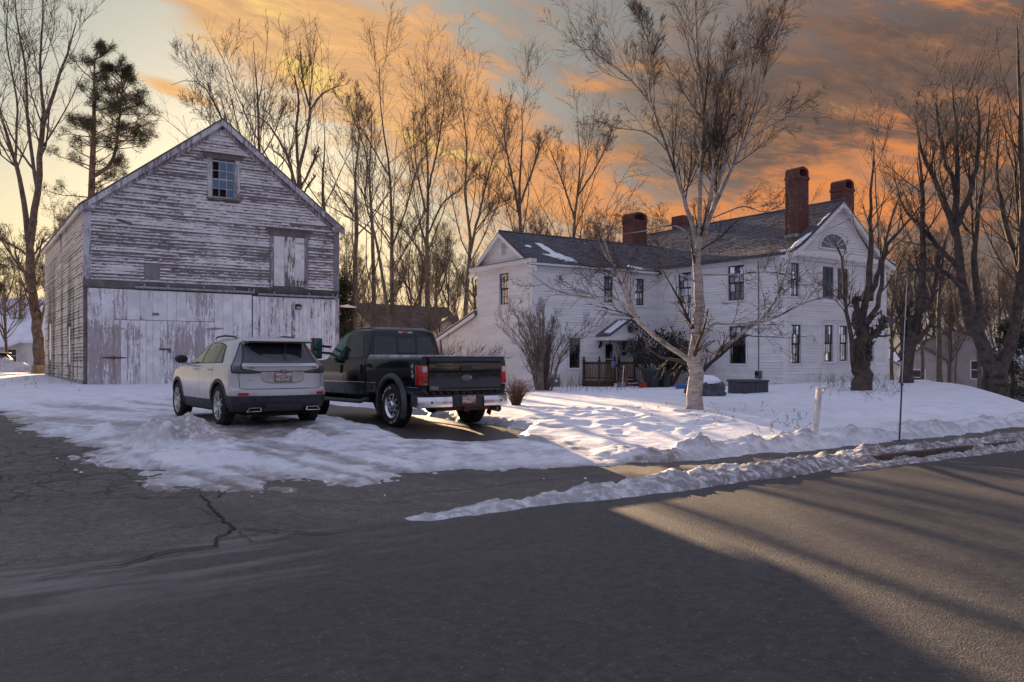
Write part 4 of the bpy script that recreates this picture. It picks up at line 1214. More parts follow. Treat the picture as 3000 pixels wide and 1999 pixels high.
for sg in (-1, 1):      # wing rakes
    def rk(x_, d_, h): return wg.p(GW / 2 + sg * x_, WP + .10 - x_ * wsl + h, d_)
    k_ = GW / 2 + .33
    mb = MB()
    mb.quadbox([rk(0, .0, -.36), rk(k_, .0, -.36), rk(k_, .05, -.36), rk(0, .05, -.36), rk(0, .0, -.10), rk(k_, .0, -.10), rk(k_, .05, -.10), rk(0, .05, -.10)])
    mb.quadbox([rk(0, .05, -.19), rk(k_, .05, -.19), rk(k_, .33, -.19), rk(0, .33, -.19), rk(0, .05, -.101), rk(k_, .05, -.101), rk(k_, .33, -.101), rk(0, .33, -.101)])
    mb.quadbox([rk(0, .28, -.27), rk(k_, .28, -.27), rk(k_, .315, -.27), rk(0, .315, -.27), rk(0, .28, -.19), rk(k_, .28, -.19), rk(k_, .315, -.19), rk(0, .315, -.19)])
    mb.build('rake', M_trim, house)
for pr_ in (prof, prof2):
    mb = MB()
    for (xa, za), (xb, zb) in zip(pr_[:-1], pr_[1:]):
        mb.quadbox([(xa, -.29, za - .30), (xb, -.29, zb - .30), (xb, -.24, zb - .30), (xa, -.24, za - .30), (xa, -.29, za - .09), (xb, -.29, zb - .09), (xb, -.24, zb - .09), (xa, -.24, za - .09)])
        mb.quadbox([(xa, -.24, za - .20), (xb, -.24, zb - .20), (xb, .0, zb - .20), (xa, .0, za - .20), (xa, -.24, za - .11), (xb, -.24, zb - .11), (xb, .0, zb - .11), (xa, .0, za - .11)])
        mb.quadbox([(xa, -.05, za - .42), (xb, -.05, zb - .42), (xb, .0, zb - .42), (xa, .0, za - .42), (xa, -.05, za - .205), (xb, -.05, zb - .205), (xb, .0, zb - .205), (xa, .0, za - .205)])
    mb.build('rake', M_trim, house)
# chimneys
M_clay = vmat('clay_pot', S(150, 96, 74), .85, .2, 8)
def chimney(x, y, wx, wy, z0, z1, arch=True, drop=0):
    o = thing('chimney'); o.parent = house
    mb = MB(); mb.box(x - wx / 2, x + wx / 2, y - wy / 2, y + wy / 2, z0, z1 - .55); mb.build('stack', M_brick, o, bevel=.006)
    mb = MB(); mb.box(x - wx / 2 - .03, x + wx / 2 + .03, y - wy / 2 - .03, y + wy / 2 + .03, z1 - .55, z1 - .42); mb.build('collar', M_brick, o)
    mb = MB()
    if arch:       # arched brick hood open on two sides
        n = 10; ro, ri = wx / 2, wx / 2 - .12
        for (px0, px1) in ((x - wx / 2, x - wx / 2 + .12), (x + wx / 2 - .12, x + wx / 2)): mb.box(px0, px1, y - wy / 2, y + wy / 2, z1 - .42, z1 - .20)
        for k in range(n):
            a0, a1 = math.pi * k / n, math.pi * (k + 1) / n
            q = lambda r_, a_, yy, hh: (x + r_ * math.cos(a_), yy, z1 - .20 + hh * math.sin(a_))
            mb.quadbox([q(ri, a0, y - wy / 2, .10), q(ro, a0, y - wy / 2, .20), q(ro, a1, y - wy / 2, .20), q(ri, a1, y - wy / 2, .10), q(ri, a0, y + wy / 2, .10), q(ro, a0, y + wy / 2, .20), q(ro, a1, y + wy / 2, .20), q(ri, a1, y + wy / 2, .10)])
        mb.build('hood', M_brick, o)
        mb = MB(); mb.box(x - wx / 2 + .12, x + wx / 2 - .12, y - wy / 2 + .1, y + wy / 2 - .1, z1 - .42, z1 - .40); mb.build('flue', M_dark, o)
    else:
        mb.box(x - wx / 2 - .02, x + wx / 2 + .02, y - wy / 2 - .02, y + wy / 2 + .02, z1 - .42, z1 - .1); mb.build('hood', M_brick, o)
    mb = MB(); zb = mroof(x) - .05
    mb.box(x - wx / 2 - .04, x + wx / 2 + .04, y - wy / 2 - .04, y + wy / 2 + .04, z0, z0 + .14 + drop); mb.build('flashing', M_galv, o)
chimney(1.6, .68, .72, .66, 6.65, 9.68)
chimney(5.2, .95, .74, .72, 6.5, 9.62)
chimney(2.0, 11.40, 1.0, .85, 6.6, 9.33)
chimney(4.2, 10.0, .8, .8, 6.6, 9.25, False)
# low lean-to behind the wing, its end wall in line with the gable end; back ell at the right
lt = Wall((WX, WY1 + 3.5, 0), (0, -1, 0), (-1, 0, 0))
e = lt.backing('wall', 0, 3.49, -.2, lambda x: 2.55 + x * .31, [], M_white, house)
lt.clapboards(e, lambda z: (max(.05, (z + .1 - 2.55) / .31 + .05), 3.48), .18, 3.55, EX, [], M_white, 4.5, .040)
mb = MB(); mb.quadbox([(WX - .2, WY1 + 3.75, 2.50), (WX + 6, WY1 + 3.75, 2.50), (WX + 6, WY1 + .0, 3.67), (WX - .2, WY1, 3.67), (WX - .2, WY1 + 3.75, 2.62), (WX + 6, WY1 + 3.75, 2.62), (WX + 6, WY1 + .0, 3.79), (WX - .2, WY1, 3.79)])
lr = mb.build('roof', M_slate, house)
mb = MB(); mb.quadbox([(WX - .14, WY1 + 3.70, 2.64), (WX + 6, WY1 + 3.70, 2.64), (WX + 6, WY1 + .05, 3.78), (WX - .14, WY1 + .05, 3.78), (WX - .14, WY1 + 3.70, 2.70), (WX + 6, WY1 + 3.7, 2.70), (WX + 6, WY1 + .05, 3.84), (WX - .14, WY1 + .05, 3.84)]); mb.build('roof_snow', M_rsnow, lr)
mb = MB(); mb.quadbox([(WX - .21, WY1 + 3.76, 2.34), (WX - .17, WY1 + 3.76, 2.34), (WX - .17, WY1 + .02, 3.50), (WX - .21, WY1 + .02, 3.50), (WX - .21, WY1 + 3.76, 2.51), (WX - .17, WY1 + 3.76, 2.51), (WX - .17, WY1 + .02, 3.67), (WX - .21, WY1 + .02, 3.67)]); mb.build('rake', M_trim, house)
mb = MB(); mb.poly([(WX + 6, WY1, -.2), (WX + 6, WY1 + 3.5, -.2), (WX + 6, WY1 + 3.5, 2.5), (WX + 6, WY1, 3.6)]); mb.poly([(WX, WY1 + 3.5, -.2), (WX + 6, WY1 + 3.5, -.2), (WX + 6, WY1 + 3.5, 2.55), (WX, WY1 + 3.5, 2.55)]); mb.build('wall', M_white, house)
we = Wall((MW, 1.2, 0), (1, 0, 0), (0, -1, 0))
g = we.backing('wall', 0, 2.2, -.6, lambda x: 3.2, [], M_white, house)
we.clapboards(g, lambda z: (.02, 2.1), -.1, 3.1, EX, [], M_white, 4.5, .040)
mb = MB(); mb.poly([(MW + 2.2, 1.2, -.6), (MW + 2.2, 9, -.6), (MW + 2.2, 9, 3.2), (MW + 2.2, 1.2, 3.2)]); mb.build('wall', M_white, house)
mb = MB(); mb.box(MW + .001, MW + 2.45, .95, 9.2, 3.2, 3.42); mb.build('roof', M_slate, house)
# ---------- entrance porch on the wing front
porch = thing('porch_roof'); porch.parent = house
X0 = WX
pc, ph_, pz, pk, pd = X0 + 4.83, 1.22, 2.50, 3.22, .95
for sg in (-1, 1):
    def pr2(x_, y_, h): return Vector((pc + sg * x_, WY0 - y_, pk - x_ * (pk - pz) / ph_ + h))
    k_ = ph_ + .06
    mb = MB(); mb.quadbox([pr2(0, 0, 0), pr2(k_, 0, 0), pr2(k_, pd + .1, 0), pr2(0, pd + .1, 0), pr2(0, 0, .07), pr2(k_, 0, .07), pr2(k_, pd + .1, .07), pr2(0, pd + .1, .07)]); s_ = mb.build('slope', M_slate, porch)
    mb = MB(); mb.quadbox([pr2(0, pd - .02, -.10), pr2(k_, pd - .02, -.10), pr2(k_, pd + .07, -.10), pr2(0, pd + .07, -.10), pr2(0, pd - .02, -.001), pr2(k_, pd - .02, -.001), pr2(k_, pd + .07, -.001), pr2(0, pd + .07, -.001)]); mb.build('rake', M_trim, porch)
    if sg < 0:
        mb = MB(); mb.quadbox([pr2(.15, .35, .071), pr2(1.1, .42, .071), pr2(1.16, .9, .071), pr2(.1, .92, .071), pr2(.15, .35, .12), pr2(1.08, .44, .12), pr2(1.12, .86, .12), pr2(.12, .9, .12)]); mb.build('roof_snow', M_rsnow, s_, bevel=.02)
mb = MB(); mb.prism([(pc - ph_, pz - .02), (pc + ph_, pz - .02), (pc, pk - .05)], lambda a_, b_, d_: Vector((a_, WY0 - d_, b_)), pd - .06, pd - .03); mb.build('gable', M_trim, porch)
mb = MB(); mb.box(pc - ph_ - .03, pc + ph_ + .03, WY0 - pd - .02, WY0 - .001, pz - .20, pz - .021); mb.build('entablature', M_trim, porch, bevel=.004)
mb = MB(); mb.lathe([(.001, .0), (.13, .0), (.155, .012), (.13, .02), (.001, .02)], (pc + .05, WY0 - pd + .03, pz + .30), (0, -1, 0), 24); q = mb.build('oval_plaque', vmat('plaque_grey', (.12, .11, .12, 1), .7, .2, 20), porch, smooth=True)
# door with glazed storm door
dr = thing('door'); dr.parent = house
mb = MB(); wv.box(mb, DOOR[0] - .14, DOOR[0], .45, 2.30, .0, .06); wv.box(mb, DOOR[1], DOOR[1] + .14, .45, 2.30, .0, .06); wv.box(mb, DOOR[0], DOOR[1], DOOR[3], 2.30, .0, .06); mb.build('casing', M_trim, dr)
mb = MB(); d0, d1 = DOOR[0] + .01, DOOR[1] - .01
wv.box(mb, d0, d0 + .08, .5, 2.21, .005, .04); wv.box(mb, d1 - .12, d1, .5, 2.21, .005, .04); wv.box(mb, d0 + .08, d1 - .12, 2.13, 2.21, .005, .04); wv.box(mb, d0 + .08, d1 - .12, .5, .6, .005, .04); wv.box(mb, d0 + .08, d1 - .12, 1.42, 1.46, .005, .045); mb.build('storm_frame', M_trim, dr)
mb = MB(); mb.poly([wv.p(d0 + .08, .6, .02), wv.p(d1 - .12, .6, .02), wv.p(d1 - .12, 2.13, .02), wv.p(d0 + .08, 2.13, .02)]); mb.build('pane', M_glass, dr)
mb = MB(); wv.box(mb, d0 + .06, d1 - .1, .55, 2.15, .001, .006); mb.build('inner_panel', vmat('dark_red_door', (.050, .012, .014, 1), .5, .2, 10), dr)
mb = MB(); wv.box(mb, d1 - .08, d1 - .05, 1.3, 1.5, .04, .09); mb.build('handle', M_black, dr)
# ------------------------------------------------------------------ vehicles: shared builders
def text_mesh(body, size, mat, name, parent, M, extrude=.0015, shear=0.0, bold=0.0, space=1.0):
    """flat lettering, centred, in the plane given by matrix M (local x = reading direction, y = up, z = towards the reader)"""
    cu = bpy.data.curves.new(name, 'FONT')
    cu.body = body; cu.size = size; cu.align_x = 'CENTER'; cu.align_y = 'CENTER'
    cu.extrude = extrude; cu.shear = shear; cu.offset = bold; cu.space_character = space; cu.resolution_u = 3
    tmp = bpy.data.objects.new('tmp', cu); COL.objects.link(tmp)
    dg = bpy.context.evaluated_depsgraph_get()
    me = bpy.data.meshes.new_from_object(tmp.evaluated_get(dg))
    bpy.data.objects.remove(tmp); bpy.data.curves.remove(cu)
    me.materials.clear(); me.materials.append(mat)
    me.transform(M)
    me.name = name
    return link(name, me, parent)
def frame_m(o, ex, ey):
    ex = Vector(ex).normalized(); ey = Vector(ey).normalized(); ez = ex.cross(ey)
    return Matrix(((ex.x, ey.x, ez.x, o[0]), (ex.y, ey.y, ez.y, o[1]), (ex.z, ey.z, ez.z, o[2]), (0, 0, 0, 1)))

def loft(slices, nr=12, ns=14, nf=10, p=2.5, Rr=.34, Rf=.55):
    """closed body from horizontal slices (z, x_rear, x_front, half_width[, rear_corner]) """
    V = []; rows = []
    for sl_ in slices:
        z, xr, xf, w = sl_[:4]
        rr = min(sl_[4] if len(sl_) > 4 else Rr, (xf - xr) * .45); rf = min(Rf, (xf - xr) * .45)
        half = []
        for k in range(nr):
            a = math.pi / 2 * k / nr
            half.append((xr + rr * (1 - math.sin(a) ** (2 / p)) if k else xr + rr * 0 + rr * (1 - 1) + 0, 0))
        half = []
        for k in range(nr + 1):
            a = math.pi / 2 * k / nr
            half.append((xr + rr * (1 - math.cos(a) ** (2 / p)), w * math.sin(a) ** (2 / p)))
        for k in range(1, ns):
            half.append((xr + rr + (xf - rf - xr - rr) * k / ns, w))
        for k in range(nf + 1):
            a = math.pi / 2 * k / nf
            half.append((xf - rf + rf * math.sin(a) ** (2 / p), w * math.cos(a) ** (2 / p)))
        # slight barrel in plan
        L = xf - xr; cx = (xf + xr) / 2
        half = [(x, y * (1 - .05 * ((x - cx) / (L / 2)) ** 2)) for x, y in half]
        loop = [(x, y, z) for x, y in half] + [(x, -y, z) for x, y in half[-2:0:-1]]
        rows.append(list(range(len(V), len(V) + len(loop)))); V += loop
    F = []
    n = len(rows[0])
    for a, b in zip(rows[:-1], rows[1:]):
        for k in range(n):
            F.append((a[k], a[(k + 1) % n], b[(k + 1) % n], b[k]))
    F.append(tuple(rows[0])); F.append(tuple(reversed(rows[-1])))
    return V, F
def body_mesh(name, V, F):
    me = bpy.data.meshes.new(name); me.from_pydata(V, [], F)
    bm = bmesh.new(); bm.from_mesh(me); bmesh.ops.remove_doubles(bm, verts=bm.verts, dist=1e-5)
    bmesh.ops.recalc_face_normals(bm, faces=bm.faces); bm.to_mesh(me)
    bvh = BVHTree.FromBMesh(bm); bm.free()
    return me, bvh
def boolean_cut(me, cutters):
    o = bpy.data.objects.new('tmp_body', me); COL.objects.link(o); cs = []
    for c in cutters:
        co = bpy.data.objects.new('tmp_cut', c); COL.objects.link(co); cs.append(co)
        m = o.modifiers.new('b', 'BOOLEAN'); m.operation = 'DIFFERENCE'; m.solver = 'EXACT'; m.object = co
    dg = bpy.context.evaluated_depsgraph_get(); dg.update()
    r = bpy.data.meshes.new_from_object(o.evaluated_get(dg))
    for q in cs + [o]: bpy.data.objects.remove(q)
    return r
def cyl_mesh(x, z, r, y0, y1, n=40):
    mb = MB(); mb.lathe([(r, 0), (r, y1 - y0)], (x, y0, z), (0, 1, 0), n); return mb.mesh('cut')
def split_by(me, test, names, mats, parent, angle=32):
    """write the polygons of me into one object per class"""
    bm = bmesh.new(); bm.from_mesh(me)
    cls = [test(f.calc_center_median(), f.normal) for f in bm.faces]
    outs = []
    for ci, (nm, mt) in enumerate(zip(names, mats)):
        b2 = bm.copy(); b2.faces.ensure_lookup_table()
        bmesh.ops.delete(b2, geom=[f for f, c in zip(list(b2.faces), cls) if c != ci], context='FACES')
        m2 = bpy.data.meshes.new(nm); b2.to_mesh(m2); b2.free()
        m2.materials.clear(); m2.materials.append(mt)
        m2.polygons.foreach_set('material_index', [0] * len(m2.polygons))
        m2.polygons.foreach_set('use_smooth', [True] * len(m2.polygons)); m2.set_sharp_from_angle(angle=R(angle))
        outs.append(link(nm, m2, parent))
    bm.free()
    return outs
def rnd_poly(pts, r, n=4):
    """round the corners of a 2D polygon"""
    out = []; N = len(pts)
    for i in range(N):
        p = Vector(pts[i]); a = Vector(pts[i - 1]); b = Vector(pts[(i + 1) % N])
        da = (a - p); db = (b - p); rr = min(r, da.length * .45, db.length * .45)
        p0 = p + da.normalized() * rr; p1 = p + db.normalized() * rr
        for k in range(n + 1):
            t = k / n; out.append(tuple(p0 * (1 - t) ** 2 + p * 2 * t * (1 - t) + p1 * t * t))
    return out
class Side:
    """projects 2D outlines onto a body. fr(a, b) gives the ray origin, d the ray direction"""
    def __init__(s, bvh, fr, d): s.bvh, s.fr, s.d = bvh, fr, Vector(d).normalized()
    def hit(s, a, b, off=0.0):
        o = Vector(s.fr(a, b)); h = s.bvh.ray_cast(o, s.d)
        if h[0] is None: h = s.bvh.find_nearest(o + s.d * 2)
        n = h[1]
        if n.dot(s.d) > 0: n = -n
        return h[0] - s.d * off * .5 + n * off * .5, n
    def shell(s, name, poly, mat, parent, off=.004, skirt=.02, step=.06, smooth=True):
        pts = [Vector(p) for p in poly]
        # refine outline
        rp = []
        for i in range(len(pts)):
            a, b = pts[i], pts[(i + 1) % len(pts)]; n = max(1, int((b - a).length / step))
            rp += [a.lerp(b, k / n) for k in range(n)]
        xs = [p.x for p in rp]; ys = [p.y for p in rp]
        g = []
        x = min(xs) + step * .5
        while x < max(xs):
            y = min(ys) + step * .5
            while y < max(ys): g.append(Vector((x, y))); y += step
            x += step
        res = delaunay_2d_cdt(rp + g, [(i, (i + 1) % len(rp)) for i in range(len(rp))], [list(range(len(rp)))], 1, 1e-6)
        mb = MB()
        for p in res[0]: mb.v.append(tuple(s.hit(p.x, p.y, off)[0]))
        fs = [tuple(f) for f in res[2]]
        cnt = {}
        for f in fs:
            for i in range(len(f)):
                e = (f[i], f[(i + 1) % len(f)]); k = tuple(sorted(e)); cnt.setdefault(k, []).append(e)
        mb.f = list(fs)
        sk = {}
        for k, es in cnt.items():
            if len(es) == 1:
                for v in es[0]:
                    if v not in sk: sk[v] = len(mb.v); mb.v.append(tuple(Vector(mb.v[v]) + s.d * skirt))
                a, b = es[0]; mb.f.append((b, a, sk[a], sk[b]))
        mb.mi = [0] * len(mb.f)
        return mb.build(name, mat, parent, smooth=smooth)
    def strip(s, name, line, w, mat, parent, off=.003, step=.05):
        pts = [Vector(p) for p in line]; P = []
        for a, b in zip(pts[:-1], pts[1:]):
            n = max(1, int((b - a).length / step)); P += [a.lerp(b, k / n) for k in range(n)]
        P.append(pts[-1]); mb = MB()
        for i, p in enumerate(P):
            d = (P[min(i + 1, len(P) - 1)] - P[max(i - 1, 0)]).normalized(); n = Vector((-d.y, d.x)) * w / 2
            mb.v += [tuple(s.hit(*(p - n), off)[0]), tuple(s.hit(*(p + n), off)[0])]
        for i in range(len(P) - 1): mb.f.append((2 * i, 2 * i + 1, 2 * i + 3, 2 * i + 2)); mb.mi.append(0)
        return mb.build(name, mat, parent, smooth=True)

M_tyre = vmat('tyre_rubber', (.017, .017, .018, 1), .85, .35, 14, bump=.3)
M_chrome = vmat('chrome', (.72, .73, .76, 1), .14, .08, 6, metal=1.0)
M_alloy = vmat('alloy_silver', (.50, .50, .52, 1), .32, .12, 10, metal=.85)
M_alloyd = vmat('alloy_dark', (.05, .05, .055, 1), .45, .2, 10, metal=.6)
M_seam, _t, _b = newmat('panel_gap', (.010, .010, .012, 1), .7)
M_clad = vmat('grey_cladding', (.030, .032, .042, 1), .62, .3, 7, bump=.1)
M_red, _t, _b = newmat('red_lens', (.42, .008, .012, 1), .15, spec=.6, coat=.6)
M_redc, _t, _b = newmat('dark_red_lens', (.20, .006, .008, 1), .2, coat=.6)
M_clearl, _t, _b = newmat('clear_lens', (.50, .46, .45, 1), .2, coat=.6)
M_smoke, _t, _b = newmat('smoked_lens', (.13, .13, .15, 1), .2, coat=.5)
M_amber, _t, _b = newmat('amber_lens', (.75, .16, .02, 1), .3)
M_plate = vmat('plate_white', (.60, .55, .52, 1), .5, .08, 12)
M_ink, _t, _b = newmat('plate_ink', (.02, .02, .025, 1), .6)
M_blue, _t, _b = newmat('plate_blue', (.05, .12, .34, 1), .6)
M_redp, _t, _b = newmat('plate_red', (.50, .05, .035, 1), .6)

def wheelchair(parent, M, s, mat, name='wheelchair_symbol'):
    """small accessibility figure drawn from strokes, height about s"""
    mb = MB(); r = .075 * s
    q = lambda x, y: M @ Vector((x * s, y * s, .002))
    mb.tube([q(-.02, .42), q(-.02, .5)], r, 6)
    mb.tube([q(-.02, .36), q(.02, .02), q(.26, 0), q(.38, -.36), q(.50, -.32)], r * .8, 6)
    mb.tube([q(.0, .2), (q(.24, .18))], r * .8, 6)
    mb.tube([q(.0 + .34 * math.cos(a), -.16 + .34 * math.sin(a)) for a in [R(120 + k * 22) for k in range(11)]], r * .8, 6)
    mb.build(name, mat, parent)

def wheel(parent, x, y, z, r, w, rim_r, side, style, mat_rim, letters=False):
    """side +1: outer face towards +y"""
    o = thing('wheel'); o.parent = parent; o.location = (x, y, z)
    if side < 0: o.rotation_euler = (0, 0, math.pi)
    mb = MB()
    prof_ = [(rim_r * .98, -w / 2 + .02), (rim_r + .015, -w / 2), (r - .05, -w / 2 - .004), (r - .012, -w / 2 + .03), (r, -w / 2 + .06), (r, w / 2 - .06), (r - .012, w / 2 - .03), (r - .05, w / 2 + .004), (rim_r + .015, w / 2), (rim_r * .98, w / 2 - .02)]
    mb.lathe(prof_, (0, 0, 0), (0, 1, 0), 48, cap=False)
    tyre = mb.build('tyre', M_tyre, o, smooth=True)
    # tread blocks
    mb = MB(); n = 44
    for k in range(n):
        for q in (-1, 0, 1):
            a = 2 * math.pi * (k + .5 * (q % 2)) / n
            c_ = Vector((math.cos(a) * (r + .004), q * w * .27, math.sin(a) * (r + .004)))
            t_ = Vector((-math.sin(a), 0, math.cos(a)))
            mb.bar(c_ - t_ * r * .05, c_ + t_ * r * .05, w * .22, .014, up=c_ - Vector((0, c_.y, 0)))
    mb.build('tread', M_tyre, tyre)
    if letters:
        mb = MB()
        for a0 in (15, 195):
            for k in range(13):
                if k in (4, 9): continue
                a = R(a0 + k * 6.2); rr = r - .075
                c_ = Vector((math.cos(a) * rr, w / 2 + .003, math.sin(a) * rr)); t_ = Vector((-math.sin(a), 0, math.cos(a))); u_ = Vector((math.cos(a), 0, math.sin(a)))
                h_ = .021
                mb.bar(c_ - u_ * h_, c_ + u_ * h_, .006, .004, up=(0, 1, 0)); mb.bar(c_ + t_ * .018 - u_ * h_, c_ + t_ * .018 + u_ * h_, .006, .004, up=(0, 1, 0))
                mb.bar(c_ + u_ * h_ * (1 if k % 2 else -1), c_ + t_ * .018 + u_ * h_ * (1 if k % 3 else 0), .006, .004, up=(0, 1, 0))
        mb.build('raised_lettering', M_plate, tyre)
    # rim barrel and face
    mb = MB()
    mb.lathe([(rim_r, -w / 2 + .02), (rim_r - .03, -w / 2 + .06), (rim_r - .045, w / 2 - .075), (rim_r - .02, w / 2 - .03), (rim_r, w / 2 - .012), (rim_r + .006, w / 2 - .02)], (0, 0, 0), (0, 1, 0), 40, cap=False)
    rim = mb.build('rim', mat_rim if style != 'alloy' else M_alloy, o, smooth=True)
    yo = w / 2 - .035
    mb = MB(); mb.lathe([(rim_r - .04, -.02), (.06, .0)], (0, yo - .09, 0), (0, 1, 0), 24); mb.build('brake_disc', M_alloyd, rim)
    if style == 'alloy':
        for k in range(5):
            a = 2 * math.pi * k / 5 + .3
            mb = MB()
            for s_ in (-1, 1):
                a1 = a + s_ * .10; a2 = a + s_ * .24
                p0 = Vector((math.cos(a1) * .05, yo - .012, math.sin(a1) * .05)); p1 = Vector((math.cos(a + s_ * .2) * rim_r * .55, yo + .004, math.sin(a + s_ * .2) * rim_r * .55)); p2 = Vector((math.cos(a2) * (rim_r - .012), yo + .008, math.sin(a2) * (rim_r - .012)))
                mb.bar(p0, p1, .030, .03, up=(0, 1, 0)); mb.bar(p1, p2, .026, .03, up=(0, 1, 0))
            mb.build('spoke', mat_rim, rim, bevel=.005)
        mb = MB(); mb.lathe([(.085, -.02), (.08, .004), (.035, .012), (.03, .016)], (0, yo, 0), (0, 1, 0), 20); mb.build('hub', mat_rim, rim, smooth=True)
    else:
        # pressed chrome face with eight oval holes round a big centre cap
        mb = MB(); n = 8
        for k in range(n):
            a0 = 2 * math.pi * k / n
            q = lambda rr, aa, yy: (rr * math.cos(aa), yy, rr * math.sin(aa))
            aw = .17
            for (ra, rb, ya, yb) in ((.095, rim_r - .085, yo - .005, yo - .03), (rim_r - .085, rim_r - .015, yo - .03, yo - .012)):
                mb.quadbox([q(ra, a0 - aw, ya - .03), q(rb, a0 - aw * .9, yb - .03), q(rb, a0 + aw * .9, yb - .03), q(ra, a0 + aw, ya - .03), q(ra, a0 - aw, ya), q(rb, a0 - aw * .9, yb), q(rb, a0 + aw * .9, yb), q(ra, a0 + aw, ya)])
            a1, a2 = a0 + aw, a0 + 2 * math.pi / n - aw
            mb.quadbox([q(.09, a1, yo - .04), q(.115, a1, yo - .04), q(.115, a2, yo - .04), q(.09, a2, yo - .04), q(.09, a1, yo - .006), q(.115, a1, yo - .008), q(.115, a2, yo - .008), q(.09, a2, yo - .006)])
            mb.quadbox([q(rim_r - .045, a1, yo - .04), q(rim_r - .012, a1, yo - .04), q(rim_r - .012, a2, yo - .04), q(rim_r - .045, a2, yo - .04), q(rim_r - .045, a1, yo - .018), q(rim_r - .012, a1, yo - .012), q(rim_r - .012, a2, yo - .012), q(rim_r - .045, a2, yo - .018)])
        mb.build('wheel_face', mat_rim, rim, bevel=.006)
        mb = MB(); mb.lathe([(.098, -.02), (.092, .03), (.07, .055), (.03, .062), (.001, .062)], (0, yo, 0), (0, 1, 0), 24, cap=False); mb.build('hub', mat_rim, rim, smooth=True)
    return o

# ------------------------------------------------------------------ silver crossover
def silver_mat():
    m, t, b = newmat('silver_paint', (.56, .53, .51, 1), .34, .12, coat=.5)
    p = t.coord(); x, y, z = t.sep(p)
    n = t.noise(p, 3.0, 5, .65)
    g = t.mul(t.mr(z, .85, .3, 0.0, 1.0), t.mr(n, .3, .65))
    fl = t.noise(p, 420, 1)
    c = t.mix(t.mr(fl, .3, .7), (.48, .485, .505, 1), (.58, .58, .60, 1))
    c = t.mix(t.mul(g, .55), c, (.33, .29, .26, 1))
    t.put(b.inputs['Base Color'], c)
    t.put(b.inputs['Roughness'], t.mr(t.add(n, g), .4, 1.3, .28, .6))
    b.inputs['Coat Roughness'].default_value = .12
    return m
M_silver = silver_mat()
def frost_glass(name, tint, frost=.4, scale=4.0, teal=None, arc=False):
    m, t, b = newmat(name, tint, .08, spec=.6)
    p = t.coord(); x, y, z = t.sep(p)
    n = t.noise(p, scale, 6, .7); f2 = t.noise(p, 38, 4, .7)
    f = t.mul(t.mr(t.add(n, t.mul(f2, .35)), .62, .9), frost)
    if arc:      # area swept by the wiper
        q = t.add(t.m('POWER', t.mul(t.add(y, .10), 1 / .62), 2.0), t.m('POWER', t.mul(t.sub(z, 1.47), 1 / .30), 2.0))
        f = t.mul(t.m('MAXIMUM', t.mul(f, .5), t.mul(t.mr(q, .97, 1.02), t.mr(n, .2, .6, .5, 1.0))), 1.0)
        rim_ = t.mul(t.mr(t.m('ABSOLUTE', t.sub(q, 1.0)), .0, .035, 1.0, 0.0), .55)
        f = t.m('MAXIMUM', f, rim_)
        f = t.mul(f, t.mr(z, 1.50, 1.36, 0.0, 1.0))
    t.put(b.inputs['Base Color'], t.mix(f, tint, (.085, .085, .105, 1)))
    t.put(b.inputs['Roughness'], t.mr(f, 0, .6, .06, .6))
    return m
M_gteal = frost_glass('teal_side_glass', (.022, .075, .068, 1), .35, 5)
M_gdark = frost_glass('dark_side_glass', (.022, .022, .027, 1), .40, 6)
M_gback = frost_glass('frosted_rear_glass', (.020, .020, .026, 1), .75, 3, arc=True)
suv = thing('silver_car', (4.86, 14.40, .0), R(92.2), 'silver crossover with black lower trim parked facing the barn doors', 'car')
SZ = .375
suv.location.z = SZ + .06
suv.scale = (.98, .97, .98)
SL = [(.24, .42, 4.2, .80), (.27, .16, 4.36, .86), (.36, .05, 4.48, .905), (.46, .015, 4.53, .925), (.548, .0, 4.56, .935), (.552, .012, 4.56, .935), (.60, .012, 4.57, .94), (.655, .02, 4.58, .94), (.69, .075, 4.58, .94), (.76, .085, 4.58, .942), (.88, .088, 4.55, .938), (.98, .085, 4.47, .93), (1.04, .06, 4.25, .922), (1.075, .05, 3.9, .912), (1.10, .06, 3.5, .895), (1.13, .13, 3.35, .87), (1.25, .235, 3.13, .815), (1.40, .355, 2.84, .74), (1.49, .43, 2.62, .692), (1.54, .44, 2.45, .655), (1.575, .46, 2.28, .605), (1.60, .54, 2.08, .52), (1.615, .75, 1.85, .38), (1.622, 1.05, 1.65, .18)]
V_, F_ = loft(SL)
sme, sbv = body_mesh('silver_body', V_, F_)
RA, FA, WZ, WR = .93, 3.71, .365, .365
cut = [cyl_mesh(xx, WZ + .01, .415, y0, y1) for xx in (RA, FA) for (y0, y1) in ((.60, 1.2), (-1.2, -.60))]
cutm = boolean_cut(sme, cut)
def scls(c, n):
    if c.z < .55 and c.x < .55: return 1
    if c.z < .46 and c.x >= .55: return 1
    for xx in (RA, FA):
        if abs(math.hypot(c.x - xx, c.z - WZ - .01) - .415) < .02 and abs(n.y) < .5: return 2
    if abs(c.y) < .62 and c.z < .7 and abs(n.y) > .8: return 2
    return 0
split_by(cutm, scls, ('body', 'lower_cladding', 'wheel_well'), (M_silver, M_clad, M_dark), suv)
SL_ = Side(sbv, lambda a, b: (a, 3, b), (0, -1, 0))
SR_ = Side(sbv, lambda a, b: (a, -3, b), (0, 1, 0))
SB_ = Side(sbv, lambda a, b: (-3, a, b), (1, 0, 0))
